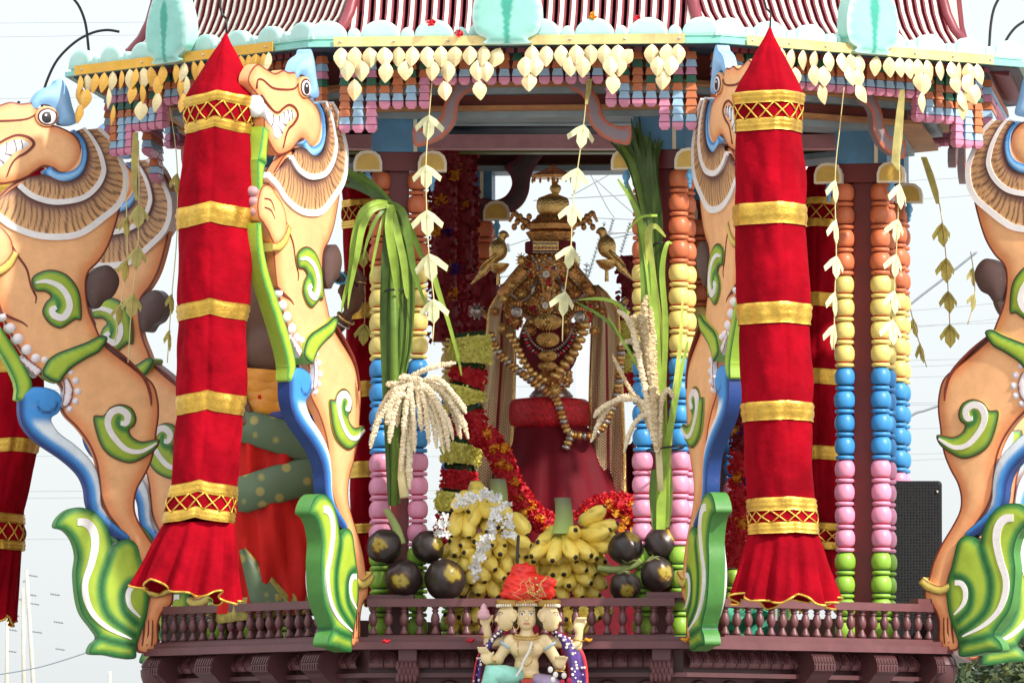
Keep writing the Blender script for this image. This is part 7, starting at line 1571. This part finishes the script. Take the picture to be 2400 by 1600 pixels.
# ------------------------------------------------------------------ power poles, wires, insulators
POLE = mat('weathered_pole', s2l('b9b4a6'), 0.85, var=0.2, scale=2, bump=0.3, bscale=8); WIRE = mat('grey_wire', s2l('8f9498'), 0.6); CER = mat('grey_insulator', s2l('868d92'), 0.4); GALV = mat('galvanised_steel', s2l('c4c8ca'), 0.5, metal=0.4)
YW = 380.0; mw = mpp(YW)
for lab, x0, x1, yt, r in (('tallest pale utility pole at the lower left', 62, 80, 1335, 0.11), ('shorter utility pole just left of the tallest one', 53, 56, 1377, 0.10), ('utility pole below the red cloth at the left edge', 17, 15, 1450, 0.10), ('low pole tip beside the base of the chariot at the lower left', 257, 257, 1572, 0.10)):
    a, b = P(x1, 1640, YW), P(x0, yt, YW); zb = a+(a-b)*(a[2]/(b[2]-a[2])); V, Fc = tubeVF([(zb[0], zb[1], 0), a, b], [r*1.15, r, r*0.85], 10)
    t = thing('utility_pole', lab, 'pole', 'utility poles in the distance', loc=(zb[0], zb[1], 0)); obj('shaft', mesh('shaft', V, Fc, POLE, True), t)
    if yt < 1400:
        V, Fc = tubeVF([P(x0-8, yt+28, YW), P(x0+4, yt+20, YW)], 0.05, 6); obj('cross_arm', mesh('cross_arm', V, Fc, GALV, True), t)
V, Fc = tubeVF([P(62, 1350, YW), P(61, 1430, YW), P(58, 1500, YW), P(54, 1600, YW)], 0.05, 6); tag(obj('guy_wire', mesh('guy_wire', V, Fc, GALV, True)), 'bright guy wire running down beside the tallest pole', 'wire')
insm = latheVF([(0.03, -0.4), (0.09, -0.38), (0.09, -0.3), (0.04, -0.28), (0.09, -0.2), (0.09, -0.12), (0.04, -0.1), (0.09, 0), (0.09, 0.1), (0.04, 0.12), (0.09, 0.2), (0.09, 0.3), (0.03, 0.34), (0.03, 0.4)], 8); inm = mesh('line_insulator', insm[0], insm[1], CER, True)
for q, (x, y) in enumerate(sorted(((78, 1348), (130, 1392), (82, 1414), (138, 1457), (88, 1480), (142, 1520), (35, 1441), (30, 1475), (75, 1393), (28, 1525)), key=lambda e: e[1])):
    tag(obj('line_insulator', inm, None, P(x, y, YW), (0, pi/2+0.15, 0), 0.6), ORD_[q]+' from the top of the small insulators by the distant poles at lower left', 'insulator', 'insulators beside the distant poles')
def wire(pts, Y, r, m=WIRE, label='thin overhead wire', group='thin overhead wires'):
    V, Fc = tubeVF([P(x, y, Y) for x, y in spl(np.array(pts, float), 10, False)], r, 5); tag(obj('overhead_wire', mesh('overhead_wire', V, Fc, m, True)), label, 'wire', group)
for q, (y0, y1, y2) in enumerate(sorted(((55, 52, 60), (88, 80, 84), (232, 225, 228), (1265, 1258, 1262), (1152, 1148, 1150), (1168, 1164, 1170), (1070, 1066, 1072), (915, 910, 905)))): wire([(-60, y0), (600, y1), (1300, y2)], 150, 0.0052, label=ORD_[q]+' from the top of the thin overhead wires in the sky on the left')
for q, (y0, y1) in enumerate(sorted(((425, 405), (470, 445), (730, 700), (770, 735), (765, 752), (845, 838), (860, 848), (885, 875), (945, 938), (950, 944), (1065, 1055), (1080, 1062), (1005, 1000)))): wire([(1700, y0+12), (2100, y0), (2440, y1)], 150, 0.0052, label=ORD_[q]+' from the top of the thin wires between right pillar and right yali')
for lb, pts in (('dark wire rising to the right behind the crown of the idol', [(1340, 458), (1400, 425), (1440, 402)]), ('upper level wire behind the crown of the idol', [(1250, 470), (1500, 455)]), ('lower level wire behind the crown of the idol', [(1260, 505), (1500, 515)]), ('wire sloping down to the right toward the tall leaf bundle', [(1395, 420), (1450, 470), (1520, 530)]), ('curved wire hanging right of the crown', [(1380, 400), (1420, 480), (1440, 510)]), ('wire rising from the left golden bird to the crown', [(1120, 600), (1180, 580), (1240, 560)]), ('short wire by the right golden bird', [(1430, 560), (1500, 545)]), ('low wire under the left golden bird', [(1100, 660), (1240, 640)])): wire(pts, 70, 0.007, WIRE, lb, 'wires behind the idol')
wire([(2090, 750), (2150, 700), (2215, 650), (2290, 590)], 60, 0.014, CER, 'thick grey cable slanting up between right pillar and right yali', None); wire([(2112, 990), (2145, 968), (2165, 962), (2200, 950), (2240, 935)], 60, 0.016, CER, 'twisted cable low between right pillar and right yali', None); wire([(-20, 1582), (100, 1560), (240, 1515), (330, 1480)], 90, 0.012, CER, 'sagging cable at the bottom left under the green leaf', None)
for lab, x0, y0, x1, y1, ns, w_ in (('long ribbed insulator left of the right golden bird', 1378, 650, 1418, 520, 14, 7), ('long ribbed insulator against the leaf bundle, right of the golden bird', 1455, 592, 1478, 520, 9, 7), ('white ribbed bushing above the right golden bird', 1425, 560, 1438, 512, 7, 6), ('stacked dark disc insulator below the right golden bird', 1376, 615, 1372, 660, 4, 11), ('small ribbed insulator beside the left rear bracket', 1148, 462, 1152, 476, 4, 5), ('small ribbed insulator right of the left golden bird', 1190, 570, 1193, 590, 4, 6)):
    a, b = P(x0, y0, 70), P(x1, y1, 70); m_ = mpp(70); t = thing('insulator_string', lab, 'insulator', 'insulators behind the idol', loc=a); V, Fc = tubeVF([a, b], 0.012, 6); obj('rod', mesh('rod', V, Fc, CER, True), t); ax = Vector(tuple(b-a)); e = ax.to_track_quat('Z', 'Y').to_euler(); V, Fc = latheVF([(w_*m_*0.75, -0.006), (w_*m_*0.75, 0.002), (w_*m_*0.4, 0.012)], 12); dm = mesh('insulator_disc', V, Fc, CER, True, angle=40)
    for k in range(ns): obj('insulator_disc', dm, t, a+(b-a)*(k+0.5)/ns, e)
V, Fc = tubeVF([P(1410, 548, 70), P(1500, 540, 70)], 0.02, 6); tag(obj('steel_bar', mesh('steel_bar', V, Fc, GALV, True)), 'pale steel crossbar behind the right golden bird', 'bar')
# pale steel lattice mast behind the idol
V, Fc = boxVF(P(1352, 1005, 75), P(1376, 700, 75)+[0, 0.1, 0]); tag(obj('steel_mast', mesh('steel_mast', [(x, y, z if z > P(0, 900, 75)[2] else 0) for x, y, z in V], Fc, mat('white_mast', s2l('dfe4e8'), 0.5), False)), 'pale vertical mast seen between the idol and its right shawl', 'mast')
# ------------------------------------------------------------------ trees at the lower right
LEAFC = [mat('tree_leaf_%d' % k, c, 0.6, var=0.3, scale=1.5, bump=0, trans=0.25) for k, c in enumerate([(0.035, 0.062, 0.022), (0.06, 0.095, 0.03), (0.11, 0.13, 0.035), (0.022, 0.042, 0.018)])]
BARK = mat('tree_bark', s2l('5c4a38'), 0.9, var=0.3, scale=3, bump=0.6, bscale=10)
def tree(label, px, py_top, Y, H, R, seed):
    r = np.random.default_rng(seed); top = P(px, py_top, Y); base = np.array([top[0], Y, 0]); t = thing('tree', label, 'tree', 'trees at the lower right', loc=base); zc = top[2]-R*0.95
    mb = MB(); V, Fc = tubeVF([base, base+[0.1, 0, zc*0.5], base+[0, 0, zc]], [0.22, 0.17, 0.10], 10); mb.add(V, Fc)
    cl = []
    for k in range(42):
        d = r.normal(0, 1, 3); d /= np.linalg.norm(d); c = np.array([base[0], Y, zc])+d*R*np.array([1, 1, 0.9])*r.uniform(0.25, 0.86)**0.6; cl.append(c)
        if k < 14: V, Fc = tubeVF([base+[0, 0, zc*0.75], (base+[0, 0, zc]+c)/2, c], [0.08, 0.05, 0.02], 6); mb.add(V, Fc)
    obj('trunk', mb.me('trunk', BARK, True), t); mb = MB()
    for c in cl:
        rc = R*r.uniform(0.20, 0.34); mi0 = int(r.integers(0, 3))
        for q in range(330):
            d = r.normal(0, 1, 3); d /= np.linalg.norm(d); p = c+d*rc*r.uniform(0.55, 1.0); n = d+r.normal(0, 0.6, 3); n /= np.linalg.norm(n); a = np.cross(n, r.normal(0, 1, 3)); a /= np.linalg.norm(a); b = np.cross(n, a); s = R*0.035*r.uniform(0.6, 1.3)
            mb.add([p-a*s, p+b*s*0.5, p+a*s, p-b*s*0.5], [(0, 1, 2, 3)], mi0 if r.uniform() < 0.65 else int(r.integers(0, 4)))
    obj('crown', mb.me('crown', LEAFC), t)
tree('leafy green tree at the lower right corner, beside the green foot leaf', 2440, 1340, 95, 6, 2.0, 1)
tree('lower green tree under the right end of the chariot base', 2255, 1535, 110, 5, 1.5, 2)
tree('dark tree rising at the right edge of the picture', 2480, 1300, 120, 7, 2.2, 3)
